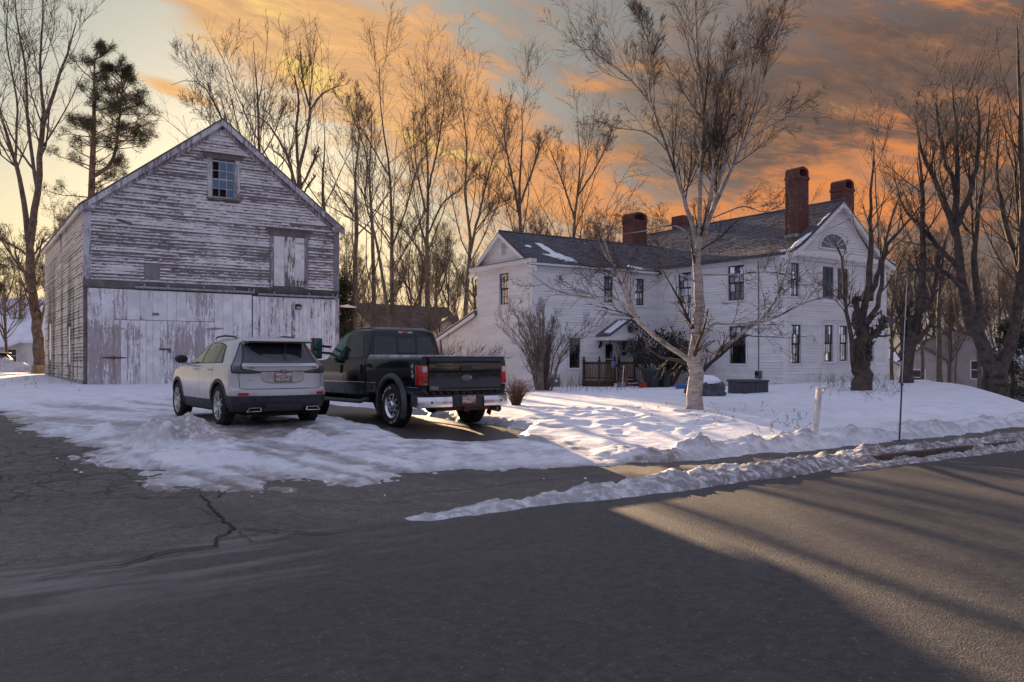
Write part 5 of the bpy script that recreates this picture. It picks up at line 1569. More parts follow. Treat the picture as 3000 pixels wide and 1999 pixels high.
for sd_, sg in ((SL_, 1), (SR_, -1)):
    for xx in (RA, FA):     # arch lips
        arc = [(xx + .475 * math.cos(a), WZ + .01 + .475 * math.sin(a)) for a in [R(-22 + k * 12) for k in range(19)]]
        arc2 = [(xx + .415 * math.cos(a), WZ + .01 + .415 * math.sin(a)) for a in [R(194 - k * 12) for k in range(19)]]
        sd_.shell('arch_trim', arc + arc2, M_clad, suv, .014, .03, .07)
    dlo = rnd_poly([(.84, 1.145), (3.14, 1.115), (2.62, 1.435), (2.35, 1.505), (2.0, 1.53), (1.45, 1.52), (1.08, 1.46)], .05)
    tr_ = sd_.shell('window_surround', dlo, M_black, suv, .004, .02)
    sd_.shell('window', rnd_poly([(2.13, 1.135), (3.02, 1.128), (2.56, 1.43), (2.33, 1.49), (2.13, 1.505)], .03), M_gteal, suv, .008, .01)
    sd_.shell('window', rnd_poly([(1.27, 1.145), (2.06, 1.135), (2.06, 1.505), (1.6, 1.505), (1.27, 1.478)], .03), M_gdark, suv, .008, .01)
    sd_.shell('window', rnd_poly([(.93, 1.155), (1.235, 1.147), (1.235, 1.465), (1.10, 1.435)], .03), M_gdark, suv, .008, .01)
    for ln in ([(2.10, 1.13), (2.10, .80), (2.06, .48)], [(3.18, 1.10), (3.22, .80), (3.2, .48)], [(1.30, 1.13), (1.25, .86), (1.40, .62), (1.42, .48)]): sd_.strip('door_seam', ln, .007, M_seam, suv)
    sd_.strip('window_brightwork', [(.84, 1.148), (3.14, 1.118)], .014, M_alloyd, suv, .007)
    for hx in (2.30, 1.42):
        pt, nn = sd_.hit(hx, 1.015)
        mb = MB(); mb.tube([pt + Vector((-.10, 0, 0)) + nn * .002, pt + Vector((-.07, 0, 0)) + nn * .038, pt + Vector((.07, 0, 0)) + nn * .038, pt + Vector((.10, 0, 0)) + nn * .002], [.012, .016, .016, .012], 8); mb.build('door_handle', M_silver, suv, smooth=True)
    # mirror
    m0 = Vector((2.98, sg * .90, 1.16))
    mb = MB(); mb.lathe([(.02, -.06), (.085, -.05), (.105, .0), (.095, .07), (.05, .115), (.01, .125)], m0 + Vector((0, sg * .13, .05)), (1, 0, 0), 16)
    for i, v in enumerate(mb.v): mb.v[i] = (v[0], m0.y + sg * .13 + (v[1] - m0.y - sg * .13) * 1.25, 1.21 + (v[2] - 1.21) * .85)
    mo = mb.build('mirror', M_black, suv, smooth=True)
    mb = MB(); mb.tube([m0 + Vector((.02, -sg * .06, -.06)), m0 + Vector((.02, sg * .08, .0))], [.035, .03], 8); mb.build('mirror_arm', M_silver, mo, smooth=True)
    mb = MB(); mb.tube([(.95, sg * .56, 1.585), (1.05, sg * .575, 1.625), (1.6, sg * .585, 1.65), (2.1, sg * .575, 1.635), (2.25, sg * .56, 1.60)], [.014, .017, .018, .017, .012], 8); mb.build('roof_rail', M_clad, suv, smooth=True)
# tailgate details
gl_ = rnd_poly([(-.70, 1.135), (.70, 1.135), (.62, 1.40), (.56, 1.495), (-.56, 1.495), (-.62, 1.40)], .05)
SB_.shell('rear_window', gl_, M_gback, suv, .006, .02)
mb = MB(); mb.quadbox([(.22, -.62, 1.525), (.22, .62, 1.525), (.6, .60, 1.54), (.6, -.60, 1.54), (.25, -.60, 1.572), (.25, .60, 1.572), (.62, .57, 1.602), (.62, -.57, 1.602)]); mb.build('spoiler', M_silver, suv, bevel=.014)
mb = MB(); mb.box(.225, .235, -.16, .16, 1.505, 1.523); mb.box(.235, .42, -.585, .585, 1.497, 1.524); mb.build('spoiler_underside', M_black, suv)
mb = MB(); mb.box(.216, .226, -.15, .15, 1.508, 1.522); mb.build('brake_light', M_redc, suv)
for sg in (-1, 1):
    dg_ = Vector((1, -sg * .75, 0)).normalized(); ex_ = Vector((dg_.y, -dg_.x, 0)) * 1.0
    ex_ = Vector((sg * .6, .8, 0)) * sg      # outward along the corner, horizontal
    ctr = Vector((.30, sg * .80, 0))
    SC_ = Side(sbv, lambda a, b, c_=ctr, e_=ex_, d_=dg_: tuple(c_ + e_ * (-a) * sg * (1) + Vector((0, 0, b)) - d_ * 2), dg_)
    vert = rnd_poly([(-.05, .965), (.15, .965), (.12, 1.10), (.09, 1.25), (.04, 1.42), (.0, 1.50), (-.035, 1.50), (-.04, 1.30), (-.06, 1.10)] if sg > 0 else [(.05, .965), (-.15, .965), (-.12, 1.10), (-.09, 1.25), (-.04, 1.42), (.0, 1.50), (.035, 1.50), (.04, 1.30), (.06, 1.10)][::-1], .03)
    SC_.strip('lamp_edge', list(vert) + [vert[0]], .022, M_black, suv, .015)
    lamp = SC_.shell('tail_light', vert, M_smoke, suv, .012, .03, .05)
    SB_.shell('lamp_blade', rnd_poly([(sg * .80, .95), (sg * .80, 1.045), (sg * .70, 1.03), (sg * .42, .985), (sg * .40, .955), (sg * .55, .945)][::sg], .012), M_black, suv, .010, .02, .04)
    SB_.shell('lamp_strip', rnd_poly([(sg * .78, .985), (sg * .78, 1.02), (sg * .46, .972), (sg * .46, .962)][::sg], .006), M_smoke, suv, .016, .004, .04)
    SB_.shell('reflector', rnd_poly([(sg * .80, .565), (sg * .80, .605), (sg * .63, .605), (sg * .64, .565)][::sg], .01), M_red, suv, .014, .02, .05)
    SB_.shell('reflector', rnd_poly([(sg * .625, .565), (sg * .615, .605), (sg * .50, .605), (sg * .52, .575)][::sg], .01), M_clearl, suv, .014, .02, .05)
    # exhaust tips
    ep = rnd_poly([(sg * .70, .27), (sg * .64, .345), (sg * .42, .345), (sg * .42, .275)][::sg], .02)
    mb = MB(); n = len(ep); cx_ = sum(p[0] for p in ep) / n; cz_ = sum(p[1] for p in ep) / n
    for k in range(n):
        a, b = ep[k], ep[(k + 1) % n]; ins = lambda p: (cx_ + (p[0] - cx_) * .86, cz_ + (p[1] - cz_) * .72)
        ia, ib = ins(a), ins(b)
        mb.quadbox([(.035, *a), (.035, *b), (.035, *ib), (.035, *ia), (.15, *a), (.15, *b), (.15, *ib), (.15, *ia)])
    tip = mb.build('exhaust_tip', M_chrome, suv)
    mb = MB(); mb.prism([(cx_ + (p[0] - cx_) * .87, cz_ + (p[1] - cz_) * .74) for p in ep], lambda a, b, d: (d, a, b), .07, .075); mb.build('exhaust_core', M_dark, tip)
SB_.shell('skid_plate', rnd_poly([(-.36, .27), (.36, .27), (.30, .40), (-.30, .40)], .03), vmat('skid_grey', (.055, .057, .068, 1), .5, .2, 8), suv, .010, .03, .06)
SB_.strip('tailgate_seam', [(-.76, 1.10), (-.77, .90), (-.76, .70), (-.70, .672), (.70, .672), (.76, .70), (.77, .90), (.76, 1.10)], .009, M_seam, suv, .004)
SB_.strip('plate_recess_shade_line', [(-.42, .985), (.42, .985)], .014, M_seam, suv, .004)  # dark line paints the shade along the top of the recess
rec = [(-.42, .985), (-.40, .87), (-.34, .80), (-.22, .775), (.22, .775), (.34, .80), (.40, .87), (.42, .985)]
SB_.shell('plate_recess', rec, vmat('silver_recess_shade', (.43, .41, .40, 1), .4, .1, 8, metal=.4), suv, .002, .02, .06)  # shell lies flush; its darker silver stands in for recess shade
SB_.strip('plate_recess_shade_line', rec[1:-1], .012, vmat('recess_edge_shade', (.13, .13, .14, 1), .5, .1, 8), suv, .005)  # shade of the lower recess edge, drawn as a dark line
# darker strip paints the shade of the crease under the glass
SB_.strip('crease_shade_strip', [(-.66, 1.068), (.66, 1.068)], .012, vmat('crease_shade', (.24, .225, .22, 1), .45, .1, 8), suv, .003)
# number plate
PM_ = frame_m((.058, 0, .885), (0, -1, 0), (-.08, 0, 1))
pl = MB(); pl.prism(rnd_poly([(-.152, -.076), (.152, -.076), (.152, .076), (-.152, .076)], .01), lambda a, b, d: PM_ @ Vector((a, b, d)), -.004, .0)
pl = pl.build('number_plate', M_plate, suv)
mb = MB()
for q in ((-.158, .158, .070, .080), (-.158, .158, -.080, -.070), (-.158, -.148, -.07, .07), (.148, .158, -.07, .07)):
    mb.quadbox([PM_ @ Vector(v) for v in ((q[0], q[2], -.004), (q[1], q[2], -.004), (q[1], q[3], -.004), (q[0], q[3], -.004), (q[0], q[2], .003), (q[1], q[2], .003), (q[1], q[3], .003), (q[0], q[3], .003))])
mb.build('plate_frame', vmat('plate_frame_bronze', (.10, .06, .05, 1), .5, .2, 10), pl)
def onp(M, x, y): return M @ Matrix.Translation((x, y, .001))
text_mesh('232A', .088, M_ink, 'plate_number', pl, onp(PM_, .0, -.008) @ Matrix.Diagonal((.82, 1.15, 1, 1)), .0006, bold=.0016)
text_mesh('MAINE', .030, M_redp, 'plate_state', pl, onp(PM_, .0, .056) @ Matrix.Diagonal((1.3, 1, 1, 1)), .0006, bold=.001)
text_mesh('VACATIONLAND', .012, M_ink, 'plate_motto', pl, onp(PM_, .0, -.060) @ Matrix.Diagonal((1.35, 1, 1, 1)), .0006)
wheelchair(pl, PM_ @ Matrix.Translation((.112, -.005, 0)), .075, M_ink)
mb = MB()
for i in range(6): mb.quadbox([PM_ @ Vector(v) for v in [(x_, y_ - i * .010, z_) for z_ in (.0005, .0015) for (x_, y_) in ((-.135 + .01 * (i > 2) * 0, .018), (-.082, .018), (-.082, .024), (-.135, .024))]])
mb.build('flag_stripes', M_redp, pl)
mb = MB(); mb.quadbox([PM_ @ Vector(v) for v in [(x_, y_, z_) for z_ in (.001, .0025) for (x_, y_) in ((-.135, .0), (-.112, .0), (-.112, .026), (-.135, .026))]]); mb.build('flag_canton', M_blue, pl)
mb = MB(); mb.lathe([(.001, 0), (.014, .0), (.014, .001), (.001, .001)], PM_ @ Vector((.128, -.058, .001)), (-1, 0, 0), 10); mb.lathe([(.001, 0), (.009, .0), (.009, .001), (.001, .001)], PM_ @ Vector((-.128, -.06, .001)), (-1, 0, 0), 10); mb.build('plate_sticker', M_rust, pl)
# crest, small model lettering
EM = frame_m((.078, 0, 1.015), (0, -1, 0), (0, 0, 1))
mb = MB(); mb.prism([(-.075, .028), (.075, .028), (.062, -.012), (.0, -.032), (-.062, -.012)], lambda a, b, d: EM @ Vector((a, b, d)), -.02, .006); em = mb.build('emblem', M_chrome, suv, bevel=.002)
for i, (x0, x1, mt) in enumerate(((-.052, -.018, 'g'), (-.014, .014, 'k'), (.018, .05, 'k'))):
    for j in (0, 1):
        mb = MB(); y1 = .020 - j * .022; mb.prism([(x0, y1 - .016), (x1, y1 - .016), (x1, y1), (x0, y1)], lambda a, b, d: EM @ Vector((a, b, d)), .006, .009)
        mb.build('emblem_cell', M_ink if (i + j) % 2 else vmat('emblem_gold', (.35, .26, .10, 1), .4, .1, 8, metal=.7), em)
text_mesh('XT4', .036, M_alloyd, 'model_lettering', suv, frame_m((.079, .58, 1.075 - .03), (0, -1, 0), (-.2, 0, 1)) @ Matrix.Diagonal((1.4, 1, 1, 1)), .004)
text_mesh('350T', .026, M_alloyd, 'model_lettering', suv, frame_m((.079, -.585, 1.065 - .02), (0, -1, 0), (-.2, 0, 1)) @ Matrix.Diagonal((1.3, 1, 1, 1)), .004)
text_mesh('AWD', .020, M_ink, 'model_lettering', suv, frame_m((.084, .62, .83), (0, -1, 0), (0, 0, 1)) @ Matrix.Diagonal((1.4, 1, 1, 1)), .003)
mb = MB(); mb.tube([(.28, -.10, 1.50), (.20, -.09, 1.30), (.165, -.085, 1.20)], .008, 6); mb.build('wiper', M_black, suv)
for xx in (RA, FA):
    for sg in (-1, 1): wheel(suv, xx, sg * (.935 - .125), WZ, WR, .245, .262, sg, 'alloy', M_alloy)
mb = MB(); mb.box(.35, 4.1, -.62, .62, .20, .26); mb.tube([(.5, .3, .25), (2, .2, .23)], .05, 8); mb.tube([(RA, -.7, .34), (RA, .7, .34)], .05, 8); mb.box(.3, .8, -.35, .25, .17, .24); mb.build('underbody', M_dark, suv)

# ------------------------------------------------------------------ black pickup
def truck_paint(name, c=(.005, .006, .009, 1), dust=.45, zlo=.4, zhi=1.1):
    m, t, b = newmat(name, c, .10, 0.0, spec=.5, coat=.01)
    p = t.coord(); x, y, z = t.sep(p)
    n = t.noise(p, 2.6, 5, .65); n2 = t.noise(t.vm('MULTIPLY', p, (5, 5, 1.6)), 1.0, 4, .65)
    d = t.mul(t.mr(z, zhi, zlo, .10, 1.0), t.mr(t.add(t.mul(n, .6), t.mul(n2, .4)), .35, .68))
    d = t.mul(d, dust)
    t.put(b.inputs['Base Color'], t.mix(t.mul(d, .55), c, (.075, .072, .080, 1)))
    t.put(b.inputs['Roughness'], t.mr(d, 0, .7, .10, .5))
    b.inputs['Coat Weight'].default_value = 0.0
    return m
M_tk = truck_paint('black_truck_paint')
M_tkl = truck_paint('dusty_truck_sill', (.022, .025, .034, 1), .8, .2, 1.4)
M_tflare = vmat('flare_plastic', (.055, .057, .068, 1), .6, .35, 5, bump=.1)
M_frost = vmat('frosted_cover', (.34, .34, .40, 1), .7, .25, 6, bump=.2)
M_tglass = frost_glass('truck_rear_glass', (.012, .014, .015, 1), .10, 5)
M_tgteal = frost_glass('truck_teal_glass', (.020, .085, .075, 1), .2, 5)
tk = thing('pickup_truck', (8.12, 13.56, .0), R(94.3), 'black crew pickup with chrome bumper and red tail lights beside silver car', 'pickup truck')
tk.location.z = .315
tk.scale = (.96, 1, 1)
HWT = 1.0
TSL = [(.52, 2.36, 6.05, .90), (.58, 2.32, 6.15, .97), (.80, 2.31, 6.22, .995), (.84, 2.31, 6.22, .995), (1.0, 2.31, 6.22, 1.0), (1.15, 2.31, 6.18, .995), (1.22, 2.315, 6.05, .985), (1.26, 2.32, 5.6, .975), (1.29, 2.325, 4.75, .965), (1.31, 2.33, 4.55, .955), (1.55, 2.36, 4.28, .895), (1.78, 2.40, 3.98, .83), (1.86, 2.42, 3.84, .795), (1.915, 2.45, 3.70, .75), (1.945, 2.52, 3.55, .68), (1.96, 2.68, 3.35, .55), (1.968, 2.9, 3.1, .3)]
V_, F_ = loft(TSL, Rr=.14, Rf=.4, p=3.0)
tme, tbv = body_mesh('truck_cab', V_, F_)
TR, TF, TWZ, TWR = 1.22, 4.93, .412, .412
tc = boolean_cut(tme, [cyl_mesh(TF, TWZ, .50, y0, y1) for (y0, y1) in ((.62, 1.3), (-1.3, -.62))])
def tcls(c, n):
    if abs(math.hypot(c.x - TF, c.z - TWZ) - .50) < .02 and abs(n.y) < .5: return 2
    if abs(c.y) < .64 and abs(n.y) > .8 and c.z < 1.0 and c.x > 4: return 2
    return 1 if c.z < .81 else 0
split_by(tc, tcls, ('cab', 'lower_cladding', 'wheel_well'), (M_tk, M_tkl, M_dark), tk, 40)
TL_ = Side(tbv, lambda a, b: (a, 3, b), (0, -1, 0)); TRR_ = Side(tbv, lambda a, b: (a, -3, b), (0, 1, 0)); TB_ = Side(tbv, lambda a, b: (-3, a, b), (1, 0, 0))
for sd_, sg in ((TL_, 1), (TRR_, -1)):
    sd_.shell('window', rnd_poly([(3.40, 1.335), (4.34, 1.315), (4.16, 1.45), (3.92, 1.72), (3.78, 1.83), (3.42, 1.845)], .04), M_tgteal, tk, .006, .02)
    sd_.shell('window', rnd_poly([(2.56, 1.345), (3.24, 1.335), (3.20, 1.84), (2.74, 1.83)], .06), M_gdark, tk, .006, .02)
    for ln in ([(3.33, 1.87), (3.33, 1.3), (3.33, .6)], [(2.48, 1.88), (2.42, 1.5), (2.42, .6)], [(4.42, 1.30), (4.46, .9), (4.46, .6)], [(2.44, 1.885), (3.80, 1.868)]): sd_.strip('door_seam', ln, .008, M_seam, tk)
    sd_.strip('body_stripe', [(2.33, .832), (4.42, .832)], .014, M_alloy, tk, .004)
    for hx in (3.45, 2.58):
        pt, nn = sd_.hit(hx, 1.10)
        mb = MB(); mb.box(pt.x - .03, pt.x + .03, pt.y - .012, pt.y + .03 * sg, pt.z - .09, pt.z + .09) if sg > 0 else mb.box(pt.x - .03, pt.x + .03, pt.y - .03, pt.y + .012, pt.z - .09, pt.z + .09)
        mb.build('door_handle', M_black, tk, bevel=.01)
    pt, nn = sd_.hit(4.58, 1.02)
    mb = MB(); mb.lathe([(.055, .0), (.055, .012), (.042, .012), (.042, .006)], pt, nn, 20); mb.bar(pt + Vector((-.045, 0, .02)) + nn * .01, pt + Vector((.045, 0, -.01)) + nn * .01, .02, .01); mb.build('fender_badge', M_chrome, tk)
    # tow mirror
    m0 = Vector((4.10, sg * 1.26, 1.53))
    mb = MB(); mb.box(m0.x - .06, m0.x + .09, m0.y - .115, m0.y + .115, m0.z - .22, m0.z + .23); mr = mb.build('mirror', M_black, tk, bevel=.035)
    mb = MB(); mb.box(m0.x - .068, m0.x - .060, m0.y - .09, m0.y + .09, m0.z - .02, m0.z + .20); mb.build('mirror_glass', M_tgteal, mr, bevel=.006)
    mb = MB(); mb.box(m0.x - .068, m0.x - .060, m0.y - .09, m0.y + .09, m0.z - .195, m0.z - .045); mb.build('mirror_glass', M_gteal, mr, bevel=.006)
    mb = MB(); mb.box(m0.x + .02, m0.x + .08, m0.y + sg * .105 - .02, m0.y + sg * .105 + .02, m0.z - .20, m0.z - .0); mb.build('mirror_signal', M_amber, mr, bevel=.008)
    for zz in (.06, -.08):
        mb = MB(); mb.bar((m0.x + .04, sg * .90, m0.z + zz - .02), (m0.x + .04, m0.y - sg * .09, m0.z + zz), .06, .05); mb.build('mirror_arm', M_black, mr, bevel=.01)
    mb = MB(); mb.tube([(2.25, sg * .97, .50), (2.5, sg * 1.02, .44), (4.3, sg * 1.02, .44), (4.5, sg * .97, .50)], .045, 8); mb.build('running_board', M_tflare, tk, smooth=True)
# rear window in three lights
TB_.shell('window_surround', rnd_poly([(-.80, 1.36), (.80, 1.36), (.735, 1.80), (-.735, 1.80)], .06), M_black, tk, .004, .02)
for poly in ([(-.775, 1.385), (-.255, 1.385), (-.255, 1.775), (-.715, 1.775)], [(.255, 1.385), (.775, 1.385), (.715, 1.775), (.255, 1.775)], [(-.205, 1.44), (.205, 1.44), (.205, 1.74), (-.205, 1.74)]):
    TB_.shell('rear_window', rnd_poly(poly, .04), M_tglass, tk, .009, .01)
mb = MB(); hx_, hn_ = TB_.hit(0, 1.865); mb.box(hx_.x - .02, hx_.x + .03, -.17, .17, 1.845, 1.885); o = mb.build('cargo_light', M_clearl, tk, bevel=.008)
mb = MB(); mb.box(hx_.x - .026, hx_.x - .018, -.05, .09, 1.85, 1.88); mb.build('brake_light', M_red, o)
mb = MB(); mb.prism([(-.66, 2.70), (-.66, 3.4), (.66, 3.4), (.66, 2.70)], lambda a, b, d: (b, a, d), 1.958, 1.975); mb.build('roof_frost', M_frost, tk, bevel=.01)
# bed
def bedbox():
    mb = MB(); n = 8
    sec = [(.93, .60), (.985, .64), (1.0, .80), (1.0, 1.20), (.985, 1.30), (.95, 1.33)]
    pts = [(y, z) for y, z in sec] + [(-y, z) for y, z in reversed(sec)]
    mb.prism(pts, lambda a, b, d: (d, a, b), .14, 2.27)
    return mb.mesh('bed')
bme0 = bedbox()
bm = bmesh.new(); bm.from_mesh(bme0)
ed = [e for e in bm.edges if abs(e.verts[0].co.x - e.verts[1].co.x) < 1e-4 and e.verts[0].co.x < .2]
bmesh.ops.bevel(bm, geom=ed, offset=.03, segments=3, affect='EDGES', profile=.5); bm.to_mesh(bme0); bm.free()
bm = bmesh.new(); bm.from_mesh(bme0); bbv = BVHTree.FromBMesh(bm); bm.free()
bc = boolean_cut(bme0, [cyl_mesh(TR, TWZ + .03, .495, y0, y1) for (y0, y1) in ((.62, 1.3), (-1.3, -.62))])
def bcls(c, n):
    if abs(math.hypot(c.x - TR, c.z - TWZ - .03) - .495) < .02 and abs(n.y) < .5: return 1
    if abs(c.y) < .64 and abs(n.y) > .8: return 1
    return 0
split_by(bc, bcls, ('bed', 'wheel_well'), (M_tk, M_dark), tk, 25)
BLs = Side(bbv, lambda a, b: (a, 3, b), (0, -1, 0)); BRs = Side(bbv, lambda a, b: (a, -3, b), (0, 1, 0)); BBs = Side(bbv, lambda a, b: (-3, a, b), (1, 0, 0))
for sd_, sg in ((BLs, 1), (BRs, -1)):
    # bulging wheel-arch flare swept round the opening
    mb = MB(); prof_ = [(.487, .975), (.487, 1.045), (.52, 1.058), (.57, 1.035), (.60, .992)]
    n = 26; rows = []
    for k in range(n + 1):
        a = R(-28 + k * 236 / n)
        rows.append([(TR + r_ * math.cos(a), sg * y_, TWZ + .03 + r_ * math.sin(a)) for r_, y_ in prof_])
    for k in range(n):
        for i in range(len(prof_) - 1):
            mb.poly([rows[k][i], rows[k][i + 1], rows[k + 1][i + 1], rows[k + 1][i]])
    for rw in (rows[0], rows[-1]): mb.poly(rw)
    me_ = mb.build('wheel_flare', M_tflare, tk)
    bmm = bmesh.new(); bmm.from_mesh(me_.data); bmesh.ops.remove_doubles(bmm, verts=bmm.verts, dist=1e-4); bmesh.ops.recalc_face_normals(bmm, faces=bmm.faces); bmm.to_mesh(me_.data); bmm.free()
    me_.data.polygons.foreach_set('use_smooth', [True] * len(me_.data.polygons)); me_.data.set_sharp_from_angle(angle=R(35))
    sd_.strip('body_stripe', [(1.86, .832), (2.26, .832)], .014, M_alloy, tk, .004); sd_.strip('body_stripe', [(.20, .775), (.62, .775)], .014, M_alloy, tk, .004)
    sd_.shell('lower_panel', [(.16, .62), (.66, .62), (.62, .76), (.16, .76)], M_tkl, tk, .003, .004)
    sd_.shell('lower_panel', [(1.80, .62), (2.26, .62), (2.26, .81), (1.84, .81)], M_tkl, tk, .003, .004)
    # tail lights wrap the corner
    mb = MB(); sec = [(.118, .815), (.105, .86), (.10, 1.0), (.105, 1.15), (.125, 1.19)]
    y0, y1 = .845, 1.006
    mb.prism(rnd_poly([(.09, y0), (.09, .955), (.15, 1.008), (.30, 1.012), (.30, y0)], .03), lambda a, b, d: (a, sg * b, d), .815, 1.185)
    tl_ = mb.build('tail_light', M_red, tk, bevel=.014)
    mb = MB(); mb.prism(rnd_poly([(.086, y0 + .025), (.086, .95), (.10, .965), (.10, y0 + .025)], .004), lambda a, b, d: (a, sg * b, d), 1.06, 1.155); mb.build('reversing_lens', M_clearl, tl_, bevel=.006)
    mb = MB(); mb.prism(rnd_poly([(.086, y0 + .012), (.086, .965), (.10, .97), (.10, y0 + .012)], .004), lambda a, b, d: (a, sg * b, d), .835, .93); mb.build('lower_lens', M_redc, tl_, bevel=.006)
# 4x4 decal on the left bed side
text_mesh('4', .15, M_plate, 'side_lettering', tk, frame_m((.42, 1.0015, 1.165), (-1, 0, 0), (-.15, 0, 1)) @ Matrix.Diagonal((1.15, .85, 1, 1)), .001, bold=.004)
text_mesh('4', .11, M_tk, 'side_lettering', tk, frame_m((.42, 1.003, 1.163), (-1, 0, 0), (-.15, 0, 1)) @ Matrix.Diagonal((1.15, .85, 1, 1)), .001, bold=-.003)
text_mesh('x', .11, M_plate, 'side_lettering', tk, frame_m((.415, 1.0015, 1.075), (-1, 0, 0), (-.15, 0, 1)) @ Matrix.Diagonal((1.15, .85, 1, 1)), .001, bold=.002)
text_mesh('4', .15, M_plate, 'side_lettering', tk, frame_m((.405, 1.0015, .985), (-1, 0, 0), (-.15, 0, 1)) @ Matrix.Diagonal((1.15, .85, 1, 1)), .001, bold=.004)
text_mesh('4', .11, M_tk, 'side_lettering', tk, frame_m((.405, 1.003, .983), (-1, 0, 0), (-.15, 0, 1)) @ Matrix.Diagonal((1.15, .85, 1, 1)), .001, bold=-.003)
# bed cover with frost, bed rails
mb = MB(); mb.quadbox([(.115, -.955, 1.331), (.115, .955, 1.331), (2.28, .955, 1.331), (2.28, -.955, 1.331), (.135, -.93, 1.378), (.135, .93, 1.378), (2.27, .93, 1.392), (2.27, -.93, 1.392)]); mb.build('bed_cover', M_frost, tk, bevel=.014)
mb = MB(); mb.box(.11, .128, -.95, .95, 1.325, 1.35); mb.build('cover_edge', M_black, tk)
# tailgate
mb = MB()
tg = [(.09, .69), (.082, .72), (.082, .79), (.096, .82), (.100, 1.05), (.092, 1.16), (.072, 1.22), (.070, 1.29), (.085, 1.325), (.16, 1.33), (.16, .69)]
mb.prism(tg, lambda a, b, d: (a, d, b), -.835, .835); tgt = mb.build('tailgate', M_tk, tk, bevel=.008)
mb = MB(); mb.box(.075, .085, -.13, .13, 1.085, 1.165); hd = mb.build('tailgate_handle', M_black, tgt, bevel=.012)
mb = MB(); mb.lathe([(.001, 0), (.105, 0), (.115, .006), (.115, .012), (.001, .012)], (.0, 0, 0), (0, 0, 1), 32)
OM = frame_m((.100, -.02, .955), (0, -1, 0), (0, 0, 1)) @ Matrix.Diagonal((1.0, .44, 1, 1))
mb.v = [tuple(OM @ Vector(v)) for v in mb.v]; ov_ = mb.build('oval_badge', M_chrome, tgt, smooth=True)
mb = MB(); mb.lathe([(.001, .012), (.098, .012), (.098, .015), (.001, .015)], (0, 0, 0), (0, 0, 1), 32); mb.v = [tuple(OM @ Vector(v)) for v in mb.v]; mb.build('badge_field', vmat('badge_blue', (.035, .04, .09, 1), .3, .1, 10), ov_)
text_mesh('Ford', .068, M_chrome, 'badge_lettering', ov_, frame_m((.0845, -.02, .957), (0, -1, 0), (0, 0, 1)) @ Matrix.Diagonal((1.15, .9, 1, 1)), .001, shear=.25, bold=.001)
# dealer sticker at the lower left
mb = MB(); mb.box(.0795, .083, .635, .805, .738, .79); stk = mb.build('dealer_sticker', M_ink, tgt)
mb = MB(); [mb.box(.078, .0796, *q) for q in ((.635, .805, .785, .79), (.635, .805, .738, .743), (.635, .640, .743, .785), (.80, .805, .743, .785))]; mb.build('sticker_border', M_plate, stk)
text_mesh("Darling's", .040, M_plate, 'sticker_lettering', stk, frame_m((.0785, .72, .765), (0, -1, 0), (0, 0, 1)) @ Matrix.Diagonal((.9, 1, 1, 1)), .0008, shear=.3)
# rear bumper: chrome ends, dark centre with step pad and plate
M_bchrome = vmat('bumper_chrome', (.66, .66, .70, 1), .20, .10, 5, metal=1.0)
def bum(y): return .02 + .16 * max(0, (abs(y) - .55) / .50) ** 2.2
mb = MB(); ys = [-1.03 + 2.06 * k / 28 for k in range(29)]
for a, b in zip(ys[:-1], ys[1:]):
    P = []
    for z0_, z1_, dx in ((.40, .66, .0),):
        P = [(bum(a) + .03, a, z0_), (bum(b) + .03, b, z0_), (bum(b) + .25, b, z0_), (bum(a) + .25, a, z0_), (bum(a), a, z1_ - .03), (bum(b), b, z1_ - .03), (bum(b) + .25, b, z1_), (bum(a) + .25, a, z1_)]
    mb.quadbox(P)
me_ = mb.build('bumper', M_clad, tk)
for sg in (-1, 1):
    mb = MB(); ya, yb = .37, 1.036
    yy = [ya + (yb - ya) * k / 18 for k in range(19)]
    zr = [(.395, -.004), (.41, -.02), (.47, -.026), (.56, -.018), (.595, -.004)]
    for a, b in zip(yy[:-1], yy[1:]):
        for (z0_, d0), (z1_, d1) in zip(zr[:-1], zr[1:]):
            lo = lambda y: .03 * (1 - (0 if y > ya + .04 else 1) * 0)
            mb.poly([(bum(a) + d0, sg * a, z0_), (bum(b) + d0, sg * b, z0_), (bum(b) + d1, sg * b, z1_), (bum(a) + d1, sg * a, z1_)])
    for q in (ya, yb):
        mb.poly([(bum(q) + d_, sg * q, z_) for z_, d_ in zr] + [(bum(q) + .03, sg * q, .595), (bum(q) + .03, sg * q, .395)])
    mb.poly([(bum(a) + zr[-1][1], sg * a, .595) for a in yy] + [(bum(a) + .03, sg * a, .595) for a in reversed(yy)])
    o = mb.build('bumper_chrome', M_bchrome, tk)
    bmm = bmesh.new(); bmm.from_mesh(o.data); bmesh.ops.remove_doubles(bmm, verts=bmm.verts, dist=1e-4); bmesh.ops.recalc_face_normals(bmm, faces=bmm.faces); bmm.to_mesh(o.data); bmm.free()
    o.data.polygons.foreach_set('use_smooth', [True] * len(o.data.polygons)); o.data.set_sharp_from_angle(angle=R(30))
    mb = MB(); mb.lathe([(.022, .0), (.022, .01), (.001, .012)], (bum(.80) - .024, sg * .80, .50), (-1, 0, 0), 16); mb.build('parking_sensor', M_ink, o)
mb = MB()
for k in range(12): mb.box(.03, .2, -.95 + k * .165, -.95 + k * .165 + .10, .655, .672)
mb.build('step_pad', M_black, tk)
TP = frame_m((.010, -.02, .535), (0, -1, 0), (0, 0, 1))
mb = MB(); mb.prism(rnd_poly([(-.152, -.076), (.152, -.076), (.152, .076), (-.152, .076)], .012), lambda a, b, d: TP @ Vector((a, b, d)), -.012, .0); tp = mb.build('number_plate', M_plate, tk)
